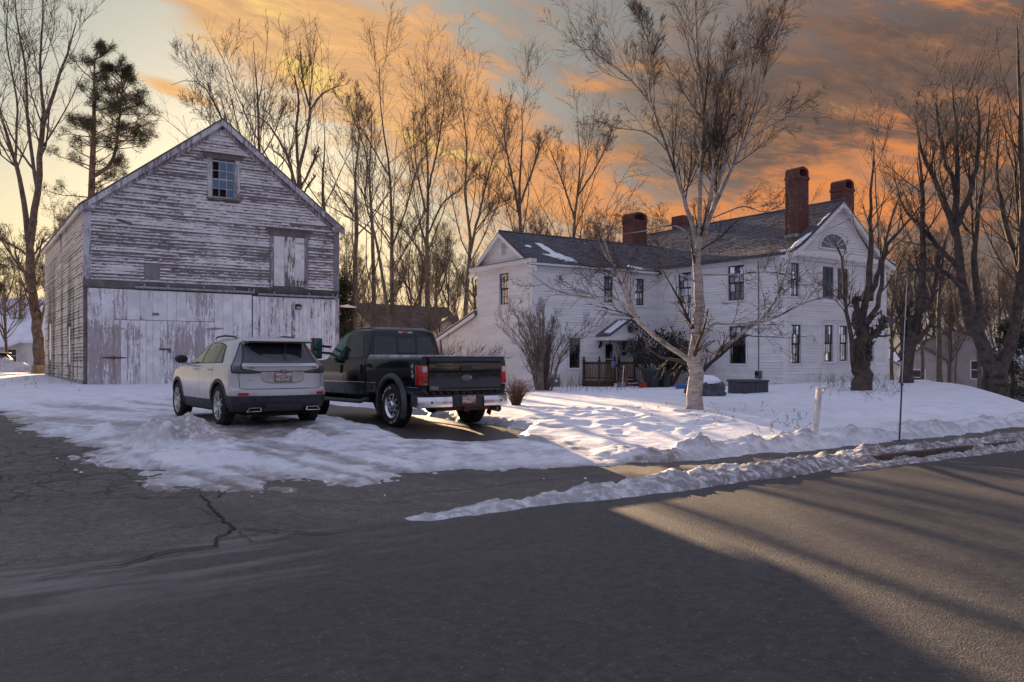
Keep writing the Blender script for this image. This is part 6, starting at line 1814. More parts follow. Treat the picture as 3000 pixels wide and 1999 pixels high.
def pstrip(x0, x1, y0, y1, mt, nm, h=.0012):
    mb = MB(); mb.quadbox([TP @ Vector(v) for v in [(x_, y_, z_) for z_ in (.0002, h) for (x_, y_) in ((x0, y0), (x1, y0), (x1, y1), (x0, y1))]]); mb.build(nm, mt, tp)
pstrip(-.15, .15, .045, .074, M_redp, 'plate_band'); pstrip(-.15, .15, -.074, -.042, M_redp, 'plate_band'); pstrip(-.148, -.085, .046, .073, M_blue, 'flag_canton', .002); pstrip(.11, .14, .05, .07, M_plate, 'plate_sticker', .002); pstrip(-.135, -.105, -.01, .03, M_redp, 'veteran_emblem', .002)
text_mesh('99G9', .082, M_ink, 'plate_number', tp, onp(TP, .0, .0) @ Matrix.Diagonal((.80, 1.0, 1, 1)), .0006, bold=.0008)
text_mesh('MAINE', .028, M_plate, 'plate_state', tp, onp(TP, .012, .0595) @ Matrix.Translation((0, 0, .001)) @ Matrix.Diagonal((1.2, 1, 1, 1)), .0006, bold=.001)
text_mesh('VETERAN', .026, M_plate, 'plate_class', tp, onp(TP, .0, -.058) @ Matrix.Translation((0, 0, .001)) @ Matrix.Diagonal((1.1, 1, 1, 1)), .0006, bold=.001)
wheelchair(tp, TP @ Matrix.Translation((.112, .0, 0)), .075, M_ink)
# hitch, exhaust, frame, axle
mb = MB(); mb.bar((.20, -.62, .36), (.20, .62, .36), .07, .07); mb.box(.06, .22, -.045, .045, .315, .40); mb.box(.15, .24, -.55, -.35, .34, .46); mb.box(.15, .24, .35, .55, .34, .46); ht = mb.build('hitch', M_rust, tk, bevel=.006)
mb = MB(); mb.box(.058, .064, -.03, .03, .33, .386); mb.build('hitch_opening', M_dark, ht)
mb = MB(); mb.tube([(1.0, -.62, .42), (.45, -.68, .38), (.02, -.72, .34)], .052, 12, cap=False); mb.tube([(.35, -.69, .375), (.0, -.725, .338)], .062, 14, cap=False); mb.tube([(.06, -.715, .344), (.07, -.715, .345)], .058, 14); mb.build('exhaust_pipe', vmat('sooty_steel', (.20, .18, .15, 1), .4, .3, 10, metal=.7), tk, smooth=True)
mb = MB()
for sg in (-1, 1): mb.box(.2, 5.8, sg * .44 - .04, sg * .44 + .04, .44, .60)
mb.tube([(TR, -.85, .41), (TR, .85, .41)], .06, 10); mb.lathe([(.05, -.2), (.17, -.08), (.19, .0), (.17, .08), (.05, .2)], (TR, .05, .41), (1, 0, 0), 16); mb.tube([(TF, -.85, .41), (TF, .85, .41)], .06, 10); mb.box(2.6, 4.2, -.35, .35, .36, .58)
for sg in (-1, 1): mb.tube([(TR - .2, sg * .5, .35), (TR - .35, sg * .46, .62)], .035, 8); mb.box(TR - .6, TR + .6, sg * .58 - .03, sg * .58 + .03, .46, .50)
mb.build('chassis', M_dark, tk)
for xx in (TR, TF):
    for sg in (-1, 1): wheel(tk, xx, sg * (1.02 - .145), TWZ, TWR, .285, .248, sg, 'steel', M_bchrome, True)
# ------------------------------------------------------------------ trees
M_bark = vmat('grey_brown_bark', (.105, .080, .063, 1), .9, .35, 5, bump=.6, bscale=18)
M_bark2 = vmat('dark_furrowed_bark', (.075, .058, .048, 1), .92, .35, 5, bump=.9, bscale=14)
M_twig = vmat('bare_twigs', (.066, .047, .038, 1), .9, .2, 3)
M_twigr = vmat('reddish_birch_twigs', (.046, .028, .027, 1), .85, .2, 3)
M_twigb = vmat('brown_bush_twigs', (.13, .068, .042, 1), .9, .25, 6)
def birch_mat():
    m, t, b = newmat('birch_bark', (.5, .45, .41, 1), .75, spec=.2)
    p = t.pos(); x, y, z = t.sep(p)
    n = t.noise(t.vm('MULTIPLY', p, (3, 3, 14)), 1.0, 5, .65)
    l = t.noise(t.vm('MULTIPLY', p, (9, 9, 34)), 1.0, 3, .6)
    big = t.noise(t.vm('MULTIPLY', p, (1.5, 1.5, 2.2)), 1.0, 4, .6)
    c = t.mix(t.mr(n, .35, .66), (.46, .41, .38, 1), (.27, .22, .19, 1))
    c = t.mix(t.mul(t.mr(l, .62, .68), .85), c, (.045, .034, .03, 1))
    c = t.mix(t.mul(t.mr(big, .57, .66), .85), c, (.085, .06, .05, 1))
    t.put(b.inputs['Base Color'], c)
    t.put(b.inputs['Normal'], t.bump(t.add(n, l), .4, .02))
    return m
M_birch = birch_mat()

def resample(pts, rad, n):
    P = np.array([tuple(p) for p in pts], float); r = np.array(rad, float)
    if len(r) == 2 and len(P) > 2: r = np.linspace(r[0], r[1], len(P))
    d = np.r_[0, np.cumsum(np.linalg.norm(np.diff(P, axis=0), axis=1))]
    # Catmull-Rom through the points for a natural curve
    tt = np.linspace(0, d[-1], n); out = np.zeros((n, 3))
    Pe = np.vstack([2 * P[0] - P[1], P, 2 * P[-1] - P[-2]])
    for k, t in enumerate(tt):
        i = min(len(P) - 2, max(0, np.searchsorted(d, t, 'right') - 1)); u = (t - d[i]) / max(1e-9, d[i + 1] - d[i])
        a, b, c, e = Pe[i], Pe[i + 1], Pe[i + 2], Pe[i + 3]
        out[k] = .5 * ((2 * b) + (c - a) * u + (2 * a - 5 * b + 4 * c - e) * u * u + (3 * b - a - 3 * c + e) * u ** 3)
    return out, np.interp(tt, d, r)
def norm(a): return a / np.maximum(1e-9, np.linalg.norm(a, axis=-1, keepdims=True))
def tubes(P, r, k, V, F):
    """P (B,n,3), r (B,n): append k-sided tubes"""
    if len(P) == 0: return
    B, n = r.shape
    T = np.empty_like(P); T[:, 1:-1] = P[:, 2:] - P[:, :-2]; T[:, 0] = P[:, 1] - P[:, 0]; T[:, -1] = P[:, -1] - P[:, -2]
    T = norm(T)
    ref = norm(np.cross(T[:, :1], np.tile(np.array([[[.31, .17, .93]]]), (B, 1, 1))) + 1e-6)
    X = norm(ref - T * (ref * T).sum(-1, keepdims=True)); Y = np.cross(T, X)
    a = np.arange(k) * 2 * np.pi / k
    vv = P[:, :, None] + r[:, :, None, None] * (np.cos(a)[None, None, :, None] * X[:, :, None] + np.sin(a)[None, None, :, None] * Y[:, :, None])
    base = sum(len(x) for x in V)
    V.append(vv.reshape(-1, 3))
    i = np.arange(B * n * k).reshape(B, n, k) + base
    q = np.stack([i[:, :-1, :], np.roll(i[:, :-1, :], -1, 2), np.roll(i[:, 1:, :], -1, 2), i[:, 1:, :]], -1)
    F.append(q.reshape(-1, 4))
def sprout(P, r, cnt, rng, t0=.25, t1=1.0, ang=45, asd=12, ln=.5, lsd=.2, rr=.6, up=.2, n=5, wob=.12, trop=.1, taper=.25, flat=0.0, rmin=.004, tipshort=.6):
    """children of every branch in P; returns (P2, r2)"""
    B, m = r.shape
    L = np.linalg.norm(np.diff(P, axis=1), axis=2).sum(1)
    t = np.sort(rng.uniform(t0, t1, (B, cnt)), 1)
    idx = t * (m - 1); i0 = np.clip(idx.astype(int), 0, m - 2); f = (idx - i0)[..., None]
    bi = np.arange(B)[:, None]
    p0 = P[bi, i0] * (1 - f) + P[bi, i0 + 1] * f
    T = norm(P[bi, i0 + 1] - P[bi, i0])
    rad = r[bi, i0] * (1 - f[..., 0]) + r[bi, i0 + 1] * f[..., 0]
    rv = norm(rng.normal(size=T.shape)); rv = rv - T * (rv * T).sum(-1, keepdims=True)
    rv[..., 2] += up; rv[..., 2] *= (1 - flat); rv = norm(rv - T * (rv * T).sum(-1, keepdims=True))
    a = np.radians(rng.normal(ang, asd, t.shape))[..., None]
    D = norm(T * np.cos(a) + rv * np.sin(a))
    ll = L[:, None] * ln * np.clip(rng.normal(1, lsd, t.shape), .3, 1.8) * (1 - tipshort * (t - t0) / max(1e-6, t1 - t0))
    r0 = np.maximum(rmin, rad * rr)
    p0 = p0.reshape(-1, 3); D = D.reshape(-1, 3); ll = ll.reshape(-1); r0 = r0.reshape(-1)
    return walk(p0, D, ll, r0, rng, n, wob, trop, taper, rmin)
def walk(p0, D, ll, r0, rng, n, wob, trop, taper, rmin=.004):
    Q = np.empty((len(p0), n, 3)); Q[:, 0] = p0; d = D.copy()
    for k in range(1, n):
        d = norm(d + rng.normal(size=d.shape) * wob + np.array([0, 0, trop]))
        Q[:, k] = Q[:, k - 1] + d * (ll / (n - 1))[:, None]
    rr_ = np.maximum(rmin * .7, r0[:, None] * np.linspace(1, taper, n)[None])
    return Q, rr_
def tree_obj(name, base, stems, levels, seed, label=None, group=None, mat=None, tmat=None, cat='tree', sides=(10, 6, 4, 3, 3), nst=14, wood_levels=1, flare=True, jit=.03, sub=None):
    """stems: list of (points, radii) in world space; levels: dicts for sprout"""
    rng = np.random.default_rng(seed)
    base = Vector(base)
    V, F = [], []; V2, F2 = [], []
    S = []; Rr = []
    for pts, rad in stems:
        p, r = resample([Vector(q) - base for q in pts], rad, nst)
        p[1:] += rng.normal(size=p[1:].shape) * jit * np.array([1, 1, .2]) * np.minimum(1, r[1:, None] * 8)
        S.append(p); Rr.append(r)
    P, r = np.array(S), np.array(Rr)
    if flare:
        r[0, 0] *= 1.25
    tubes(P, r, sides[0], V, F)
    chains = [((P, r), levels)] if sub is None else [((P[[i for i in range(len(P)) if i not in sub[0]]], r[[i for i in range(len(P)) if i not in sub[0]]]), levels), ((P[list(sub[0])], r[list(sub[0])]), sub[1])]
    for cur, lvs in chains:
        for li, lv in enumerate(lvs):
            lv = dict(lv); k = lv.pop('k', sides[min(li + 1, len(sides) - 1)])
            nxt = sprout(cur[0], cur[1], rng=rng, **lv)
            if li < wood_levels: tubes(nxt[0], nxt[1], k, V, F)
            else: tubes(nxt[0], nxt[1], k, V2, F2)
            cur = nxt
    o = thing(name, base, 0, label, cat, group)
    link('trunk', np_mesh('trunk', np.concatenate(V), np.concatenate(F), mat or M_bark, True), o)
    if V2: link('crown', np_mesh('crown', np.concatenate(V2), np.concatenate(F2), tmat or M_twig, True), o)
    return o
def copy_tree(src, loc, rz, s, label, group):
    o = src.copy(); COL.objects.link(o); o.location = loc; o.rotation_euler = (0, 0, rz); o.scale = (s, s, s * random.uniform(.92, 1.08))
    o['label'] = label
    if group: o['group'] = group
    for ch in src.children:
        c = ch.copy(); COL.objects.link(c); c.parent = o
    return o
def gp(px, Y, dz=0.0):
    p = at(px, 1055, Y); return Vector((p.x, p.y, gzf(p.x, p.y) + dz))
def path(Y, *q):
    """stem through photo pixels at about distance Y (a third value shifts it nearer or farther, in metres)"""
    return [at(v[0], v[1], Y + (v[2] if len(v) > 2 else 0)) for v in q]

# --- the birch on the lawn
BY = 19.6
def c8(x, y, d=0.0): return (1500 + x * .7975, y * .7972, d)
bb = gp(2033, BY); bb.z += .0
birch = [
    ([bb] + path(BY, c8(672, 1440), c8(674, 1380), c8(678, 1290), c8(682, 1200), c8(690, 1100), c8(680, 1000), c8(690, 920), c8(692, 840)), [.205, .18, .172, .15, .13, .115, .10, .09, .075]),
    (path(BY, c8(672, 1335), c8(590, 1282, -.3), c8(500, 1215, -.6), c8(450, 1160, -.8), c8(395, 1030, -.9), c8(345, 900, -1.0), c8(318, 800, -.9)), [.115, .10, .085, .075, .055, .04, .02]),
    (path(BY, c8(452, 1165, -.8), c8(380, 1100, -1.2), c8(260, 1092, -1.6), c8(150, 1062, -1.8), c8(60, 1000, -1.9)), [.05, .045, .035, .025, .012]),
    (path(BY, c8(470, 1190, -.7), c8(440, 1120, -.4), c8(400, 1000, .0), c8(350, 950, .2), c8(300, 830, .3)), [.05, .05, .04, .03, .015]),
    (path(BY, c8(680, 1320), c8(780, 1275, .4), c8(862, 1212, .8), c8(935, 1150, 1.0), c8(985, 1060, 1.2), c8(1040, 900, 1.3)), [.09, .08, .068, .055, .04, .012]),
    (path(BY, c8(860, 1200, .8), c8(960, 1170, .6), c8(1080, 1112, .4), c8(1170, 1090, .3)), [.045, .04, .03, .012]),
    (path(BY, c8(690, 1262), c8(735, 1195, -.3), c8(790, 1192, -.6), c8(900, 1180, -1.0), c8(1010, 1120, -1.2)), [.06, .052, .045, .03, .012]),
    (path(BY, c8(690, 930), c8(665, 830, .1), c8(640, 760, .3), c8(612, 680, .5), c8(575, 560, .8), c8(540, 470, 1.0), c8(500, 370, 1.1), c8(420, 280, 1.2), c8(330, 205, 1.2), c8(285, 130, 1.2)), [.10, .09, .085, .078, .065, .055, .045, .033, .02, .01]),
    (path(BY, c8(692, 840), c8(690, 700, -.1), c8(700, 560, -.2), c8(706, 420, -.3), c8(690, 290, -.3), c8(680, 150, -.2), c8(672, 0, -.2), c8(668, -150, -.2)), [.095, .085, .075, .062, .05, .038, .025, .012]),
    (path(BY, c8(700, 870), c8(728, 730, -.4), c8(742, 600, -.7), c8(730, 480, -.9), c8(735, 400, -1.0), c8(790, 270, -1.1), c8(850, 180, -1.1)), [.09, .078, .066, .052, .04, .025, .01]),
    (path(BY, c8(705, 850), c8(770, 700, .4), c8(832, 560, .8), c8(885, 440, 1.0), c8(930, 280, 1.2), c8(950, 170, 1.3), c8(1010, 50, 1.4)), [.09, .078, .062, .05, .035, .022, .01]),
    (path(BY, c8(700, 900), c8(757, 690, -.3), c8(792, 540, -.6), c8(835, 430, -.8), c8(870, 300, -.9), c8(900, 150, -1)), [.07, .062, .05, .038, .025, .01]),
    (path(BY, c8(540, 470, 1.0), c8(505, 340, .6), c8(510, 200, .4), c8(470, 60, .3)), [.04, .032, .022, .01]),
    (path(BY, c8(575, 560, .8), c8(500, 490, .2), c8(390, 470, -.2), c8(330, 440, -.3)), [.035, .028, .018, .008]),
    (path(BY, c8(655, 860), c8(590, 830, -.5), c8(480, 850, -.9), c8(400, 860, -1.1)), [.035, .028, .018, .008]),
    (path(BY, c8(740, 800), c8(850, 760, .5), c8(930, 780, .8), c8(1010, 740, 1.0)), [.035, .028, .018, .008]),
    (path(BY, c8(832, 560, .8), c8(920, 480, 1.2), c8(1010, 430, 1.4), c8(1070, 380, 1.5)), [.035, .028, .018, .008]),
    (path(BY, c8(690, 1010), c8(800, 1010, -.6), c8(930, 1000, -1.0), c8(1010, 1010, -1.3)), [.04, .03, .02, .01]),
    (path(BY, c8(680, 1040), c8(600, 1000, -.6), c8(480, 990, -1.0), c8(400, 1000, -1.2)), [.04, .03, .02, .01]),
]
birch = [birch[0]] + [(p_, [q * .60 for q in r_]) for p_, r_ in birch[1:]]
tree_obj('birch_tree', bb, birch, [
    dict(cnt=20, t0=.20, ang=31, asd=10, ln=.34, rr=.34, up=.6, n=7, wob=.08, trop=.10, taper=.3, rmin=.0052, k=4, tipshort=.35),
    dict(cnt=12, t0=.12, ang=33, ln=.46, rr=.5, up=.3, n=5, wob=.11, trop=.08, taper=.4, rmin=.0036, k=3),
    dict(cnt=8, t0=.12, ang=36, ln=.52, rr=.6, up=.1, n=4, wob=.14, trop=.02, taper=.6, rmin=.0029, k=3, tipshort=.3)], 5,
    'tall white birch with several leaning stems on the snowy lawn', None, M_birch, M_twigr, nst=18, wood_levels=0, sides=(12, 5, 3, 3),
    sub=((0, 1, 2, 3, 4, 5, 6, 13, 14, 15, 16, 17, 18), [
    dict(cnt=9, t0=.18, ang=42, asd=14, ln=.42, rr=.34, up=.3, n=7, wob=.10, trop=.03, taper=.3, rmin=.006, k=4, tipshort=.3),
    dict(cnt=7, t0=.12, ang=40, ln=.46, rr=.5, up=.1, n=5, wob=.13, trop=.0, taper=.4, rmin=.0042, k=3),
    dict(cnt=5, t0=.15, ang=40, ln=.55, rr=.6, up=-.1, n=4, wob=.14, trop=-.04, taper=.6, rmin=.0034, k=3, tipshort=.3)]))

LV = [dict(cnt=12, t0=.26, ang=36, asd=11, ln=.40, rr=.40, up=.55, n=7, wob=.10, trop=.12, taper=.25, rmin=.013, k=4, tipshort=.45),
      dict(cnt=8, t0=.15, ang=37, ln=.48, rr=.5, up=.3, n=5, wob=.12, trop=.10, taper=.4, rmin=.011, k=3),
      dict(cnt=6, t0=.12, ang=38, ln=.50, rr=.6, up=.2, n=4, wob=.14, trop=.06, taper=.6, rmin=.0085, k=3, tipshort=.3)]
def lv(c0, c1, c2, **kw):
    o = [dict(q) for q in LV]; o[0]['cnt'], o[1]['cnt'], o[2]['cnt'] = c0, c1, c2
    for k, v in kw.items(): o[0][k] = v
    return o
def scale_r(o, f):
    for q in o: q['rmin'] *= f
    return o
# --- left: two-stemmed tree beside the barn
Y = 44; b0 = gp(116, Y)
tree_obj('bare_tree', b0, [
    ([b0] + path(Y, (112, 1000), (106, 930), (88, 800), (86, 720)), [.33, .26, .24, .21, .19]),
    (path(Y, (86, 720), (72, 600, .5), (45, 480, 1), (10, 360, 1.5), (-40, 230, 2)), [.17, .14, .11, .07, .03]),
    (path(Y, (88, 720), (110, 560, -.4), (120, 450, -.8), (132, 350, -1), (168, 245, -1.2), (200, 150, -1.4), (225, 60, -1.4)), [.2, .17, .14, .11, .08, .05, .02]),
    (path(Y, (110, 560, -.4), (84, 380, .5), (76, 220, .8), (50, 60, 1), (40, -60, 1)), [.10, .085, .06, .04, .02]),
    (path(Y, (130, 360, -1), (118, 200, -.2), (126, 40, .2), (120, -60, .2)), [.09, .065, .04, .02]),
    (path(Y, (45, 480, 1), (50, 300, 0), (20, 120, -.5), (28, -30, -.5)), [.07, .055, .035, .015]),
    (path(Y, (95, 760), (40, 720, -1), (-40, 690, -2)), [.07, .055, .03]),
    (path(Y, (95, 830), (50, 770, 1), (0, 700, 1.5)), [.08, .06, .03])],
    lv(10, 7, 5), 21, 'tall grey two-stemmed tree left of the barn', None, nst=14)
# pine behind the barn
def pine(base, tops, seed, label, Y):
    rng = np.random.default_rng(seed); V, F = [], []; NV, NF = [], []
    o = thing('pine_tree', base, 0, label, 'tree')
    tips = []
    for pts, rad in tops:
        P, r = resample([Vector(q) - base for q in pts], rad, 12); tubes(P[None], r[None], 8, V, F)
        L = np.linalg.norm(P[-1] - P[0])
        for k in range(50):
            t = rng.uniform(.34, 1.0); i = min(10, int(t * 11)); p0 = P[i] + (P[i + 1] - P[i]) * (t * 11 - i)
            a = rng.uniform(0, 2 * np.pi); d = np.array([np.cos(a), np.sin(a), rng.uniform(.05, .5) + .5 * (t > .85)])
            ll = (2.9 * (1.08 - t) ** .55 + .6) * rng.uniform(.55, 1.15)
            q, rr_ = walk(p0[None], norm(d[None]), np.array([ll]), np.array([.045]), rng, 6, .12, .06, .35)
            tubes(q, rr_, 4, V, F)
            s2, r2 = sprout(q, rr_, 6, rng, .35, 1, 45, 12, .42, .25, .6, .3, 4, .12, .08, .5, 0, .01)
            tubes(s2, r2, 3, V, F)
            tips += [x for x in s2[:, -1]] + [x for x in s2[:, -2]] + [q[0, -1], q[0, -2]]
    for p in tips:
        if rng.random() < .18: continue
        n = 34; d = norm(rng.normal(size=(n, 3)) * np.array([1, 1, .8]) + np.array([0, 0, .35])); L_ = rng.uniform(.20, .36, (n, 1)); w = norm(rng.normal(size=(n, 3))) * .014
        p0 = p + rng.normal(size=(n, 3)) * .11
        a = np.stack([p0 - w, p0 + w, p0 + d * L_], 1)
        NV.append(a.reshape(-1, 3))
    nv = np.concatenate(NV); nf = np.arange(len(nv)).reshape(-1, 3)
    link('trunk', np_mesh('trunk', np.concatenate(V), np.concatenate(F), M_pbark, True), o)
    link('crown', np_mesh('crown', nv, nf, M_needle, False), o)
    return o
M_pbark = vmat('pine_bark', (.16, .095, .065, 1), .9, .3, 5, bump=.5)
def leaf_mat(name, c, tr=.35, var=.4):
    m, t, b = newmat(name, c, .6, spec=.3)
    n = t.noise(t.pos(), 1.8, 3, .6)
    t.put(b.inputs['Base Color'], t.mix(t.mr(n, .3, .7), tuple(q * (1 - var) for q in c[:3]) + (1,), tuple(min(1, q * (1 + var)) for q in c[:3]) + (1,)))
    return m
M_needle = leaf_mat('pine_needles', (.042, .046, .022, 1))
Y = 52; pb = gp(262, Y)
pine(pb, [([pb] + path(Y, (264, 800), (268, 560), (274, 400), (276, 270), (276, 160)), [.30, .26, .2, .15, .08, .02]), (path(Y, (270, 520), (330, 470, 1), (352, 330, 1.5), (360, 230, 1.5)), [.13, .11, .07, .02])], 31, 'dark green pine rising behind the barn roof', Y)

# --- trees behind and to the right of the barn
def simple(name, px, Y, pts, label, seed, r0=.24, extra=(), lvls=None, group=None, mat=None):
    b0 = gp(px, Y)
    st = [([b0] + path(Y, *pts), list(.015 + (r0 * .68 - .015) * (1 - np.linspace(0, 1, len(pts) + 1)) ** 1.35))]
    for e in extra: st.append((path(Y, *e[0]), [q * .62 for q in e[1]]))
    return tree_obj(name, b0, st, lvls or lv(13, 9, 6), seed, label, group, mat, nst=14)
simple('bare_tree', 772, 56, [(770, 800), (766, 560), (758, 420), (756, 300), (748, 200), (742, 120)], 'bare tree with arching limbs directly behind the barn peak', 41, .30, [
    ([(768, 560), (720, 470, 1), (660, 370, 2), (610, 270, 2), (560, 235, 2), (500, 250, 2)], [.16, .14, .11, .08, .05, .02]),
    ([(765, 520), (690, 480, -1), (640, 400, -2), (590, 330, -2), (560, 320, -2)], [.12, .10, .07, .04, .015]),
    ([(768, 620), (740, 500, 1), (700, 380, 1), (670, 260, 1), (650, 160, 1)], [.12, .10, .07, .04, .015]),
    ([(760, 470), (800, 400, 1), (830, 320, 1), (850, 280, 1)], [.09, .07, .04, .015])])
simple('bare_tree', 878, 50, [(876, 800), (874, 560), (880, 480), (905, 380), (905, 300), (915, 210), (930, 110)], 'pollarded tree with broken stubs behind the barn right slope', 42, .30, [
    ([(872, 570), (845, 470, -.5), (810, 400, -1), (770, 350, -1), (700, 330, -1.2)], [.17, .14, .10, .06, .02]),
    ([(880, 540), (868, 400, .5), (875, 300, .5), (862, 220, .5)], [.16, .13, .1, .07]),
    ([(880, 555), (915, 480, .5), (935, 430, .5)], [.11, .09, .08]), ([(885, 575), (905, 540, 0), (925, 515, 0)], [.10, .08, .07]),
    ([(905, 330), (940, 280, .5), (985, 255, .6), (1010, 250, .6)], [.1, .08, .05, .02]), ([(905, 310), (885, 220, 0), (880, 150, 0)], [.1, .08, .06]),
    ([(860, 520), (835, 470, 1), (800, 440, 1.4)], [.09, .07, .06])], lv(8, 6, 4))
simple('bare_tree', 1158, 55, [(1150, 1000), (1128, 860), (1105, 720), (1085, 640), (1060, 560), (1020, 490), (985, 430)], 'leaning bare tree just right of the barn', 43, .24, [
    ([(1092, 690), (1040, 650, 1), (975, 610, 1), (930, 590, 1)], [.10, .085, .05, .02]), ([(1070, 580), (1075, 470, 1), (1050, 380, 1), (1040, 300, 1)], [.10, .08, .05, .02])])
simple('bare_tree', 1150, 60, [(1150, 900), (1148, 700), (1146, 600), (1140, 480), (1120, 360), (1112, 250), (1110, 180)], 'tall straight tree above the brown roof left end', 44, .28, [
    ([(1150, 720), (1190, 610, 1), (1215, 520, 1), (1250, 430, 1)], [.13, .1, .06, .02]), ([(1142, 520), (1090, 430, -1), (1040, 350, -1), (1000, 300, -1)], [.1, .08, .05, .02])])
simple('bare_tree', 1252, 58, [(1252, 900), (1252, 740), (1254, 600), (1252, 480), (1246, 360), (1244, 220)], 'tall many-limbed tree behind the pickup cab roof', 45, .33, [
    ([(1252, 690), (1295, 600, 1), (1340, 560, 1), (1385, 520, 1)], [.12, .1, .06, .02]), ([(1246, 620), (1230, 540, -1), (1215, 450, -1), (1210, 330, -1)], [.13, .1, .06, .02]), ([(1254, 560), (1280, 440, 1), (1300, 320, 1), (1300, 250, 1)], [.12, .1, .06, .02]), ([(1248, 780), (1200, 690, 1), (1140, 640, 1)], [.1, .07, .03])])
simple('bare_tree', 1364, 57, [(1364, 900), (1376, 750), (1374, 660), (1362, 560), (1368, 420), (1352, 300), (1350, 220)], 'forked tree standing close to the wing gable', 46, .28, [
    ([(1378, 740), (1400, 640, 1), (1420, 560, 1), (1445, 460, 1), (1480, 380, 1)], [.18, .14, .1, .06, .02]), ([(1390, 680), (1440, 620, -1), (1500, 590, -1)], [.09, .06, .03])])
simple('bare_tree', 1527, 62, [(1525, 900), (1525, 690), (1522, 560), (1528, 440), (1530, 360), (1526, 300)], 'tree rising over the wing gable peak', 47, .33, [
    ([(1524, 640), (1500, 520, 1), (1480, 420, 1), (1475, 330, 1)], [.18, .14, .08, .02]), ([(1524, 600), (1560, 500, -1), (1580, 440, -1), (1600, 400, -1)], [.15, .12, .07, .02])])
simple('bare_tree', 1680, 64, [(1680, 900), (1680, 690), (1690, 580), (1700, 480), (1695, 400), (1690, 340)], 'round-headed tree above the wing roof snow patch', 48, .28, [
    ([(1682, 640), (1650, 540, 1), (1620, 460, 1), (1600, 420, 1)], [.15, .11, .06, .02]), ([(1690, 580), (1740, 500, -1), (1775, 430, -1), (1790, 390, -1)], [.13, .1, .06, .02])])
simple('tall_trunk', 948, 47, [(948, 800), (950, 640), (946, 520), (952, 430), (948, 340)], 'slim tall trunk hugging the right side of the barn roof', 51, .26, lvls=lv(6, 4, 3))
simple('tall_trunk', 1040, 46, [(1038, 820), (1046, 660), (1040, 520), (1050, 420), (1056, 330)], 'slim tall trunk in the gap right of the barn corner', 52, .27, lvls=lv(6, 4, 3))
simple('tall_trunk', 1096, 49, [(1094, 820), (1090, 660), (1082, 520), (1090, 400), (1086, 310)], 'slim tall trunk left of the brown-roofed house', 53, .24, lvls=lv(6, 4, 3))
# --- right side
Y = 27.5; b0 = gp(2522, Y)
tree_obj('gnarled_tree', b0, [
    ([b0] + path(Y, (2520, 1110), (2522, 1040), (2528, 960)), [.36, .31, .28, .22]),
    (path(Y, (2520, 1010), (2540, 880, .2), (2548, 780, .3), (2550, 640, .3), (2556, 520, .3), (2560, 430, .3)), [.14, .115, .10, .06, .04, .015]),
    (path(Y, (2505, 1090), (2498, 1010, -.3), (2478, 880, -.6), (2466, 760, -.7), (2440, 700, -.8)), [.10, .08, .055, .04, .02]),
    (path(Y, (2530, 990), (2566, 900, .4), (2585, 800, .8), (2600, 680, 1), (2640, 560, 1)), [.10, .085, .065, .045, .02]),
    (path(Y, (2540, 1000), (2580, 960, -.4), (2590, 930, -.5)), [.13, .11, .09]), (path(Y, (2510, 960), (2506, 900, 0), (2516, 870, .1)), [.12, .1, .09]),
    (path(Y, (2550, 880, .3), (2590, 740, -.4), (2650, 660, -.8), (2700, 600, -1)), [.09, .07, .04, .02])],
    scale_r(lv(8, 6, 5, t0=.2), .6), 61, 'gnarled stump-like tree with broken stems at the house corner', None, M_bark2, nst=14, jit=.05)
Y = 32; b0 = gp(2655, Y)
tree_obj('broken_tree', b0, [
    ([b0] + path(Y, (2655, 1080), (2668, 1000), (2692, 900), (2702, 780), (2705, 640), (2700, 520), (2690, 430)), [.24, .21, .19, .15, .12, .09, .06, .02]),
    (path(Y, (2650, 1050), (2648, 960, .2), (2655, 900, .2)), [.17, .13, .10]), (path(Y, (2660, 1020), (2668, 950, -.2), (2672, 925, -.2)), [.12, .1, .09]),
    (path(Y, (2690, 920), (2730, 880, .5), (2745, 800, .8), (2770, 700, 1)), [.11, .09, .06, .02]), (path(Y, (2672, 1010), (2715, 970, -.5), (2735, 920, -.6)), [.11, .09, .06]),
    (path(Y, (2645, 1000), (2640, 940, .4), (2632, 905, .4)), [.09, .07, .06])],
    scale_r(lv(8, 6, 5), .6), 62, 'tree with a snapped top beside the thin metal pole', None, M_bark2, nst=14, jit=.04)
Y = 31; b0 = gp(2915, Y, -.05)
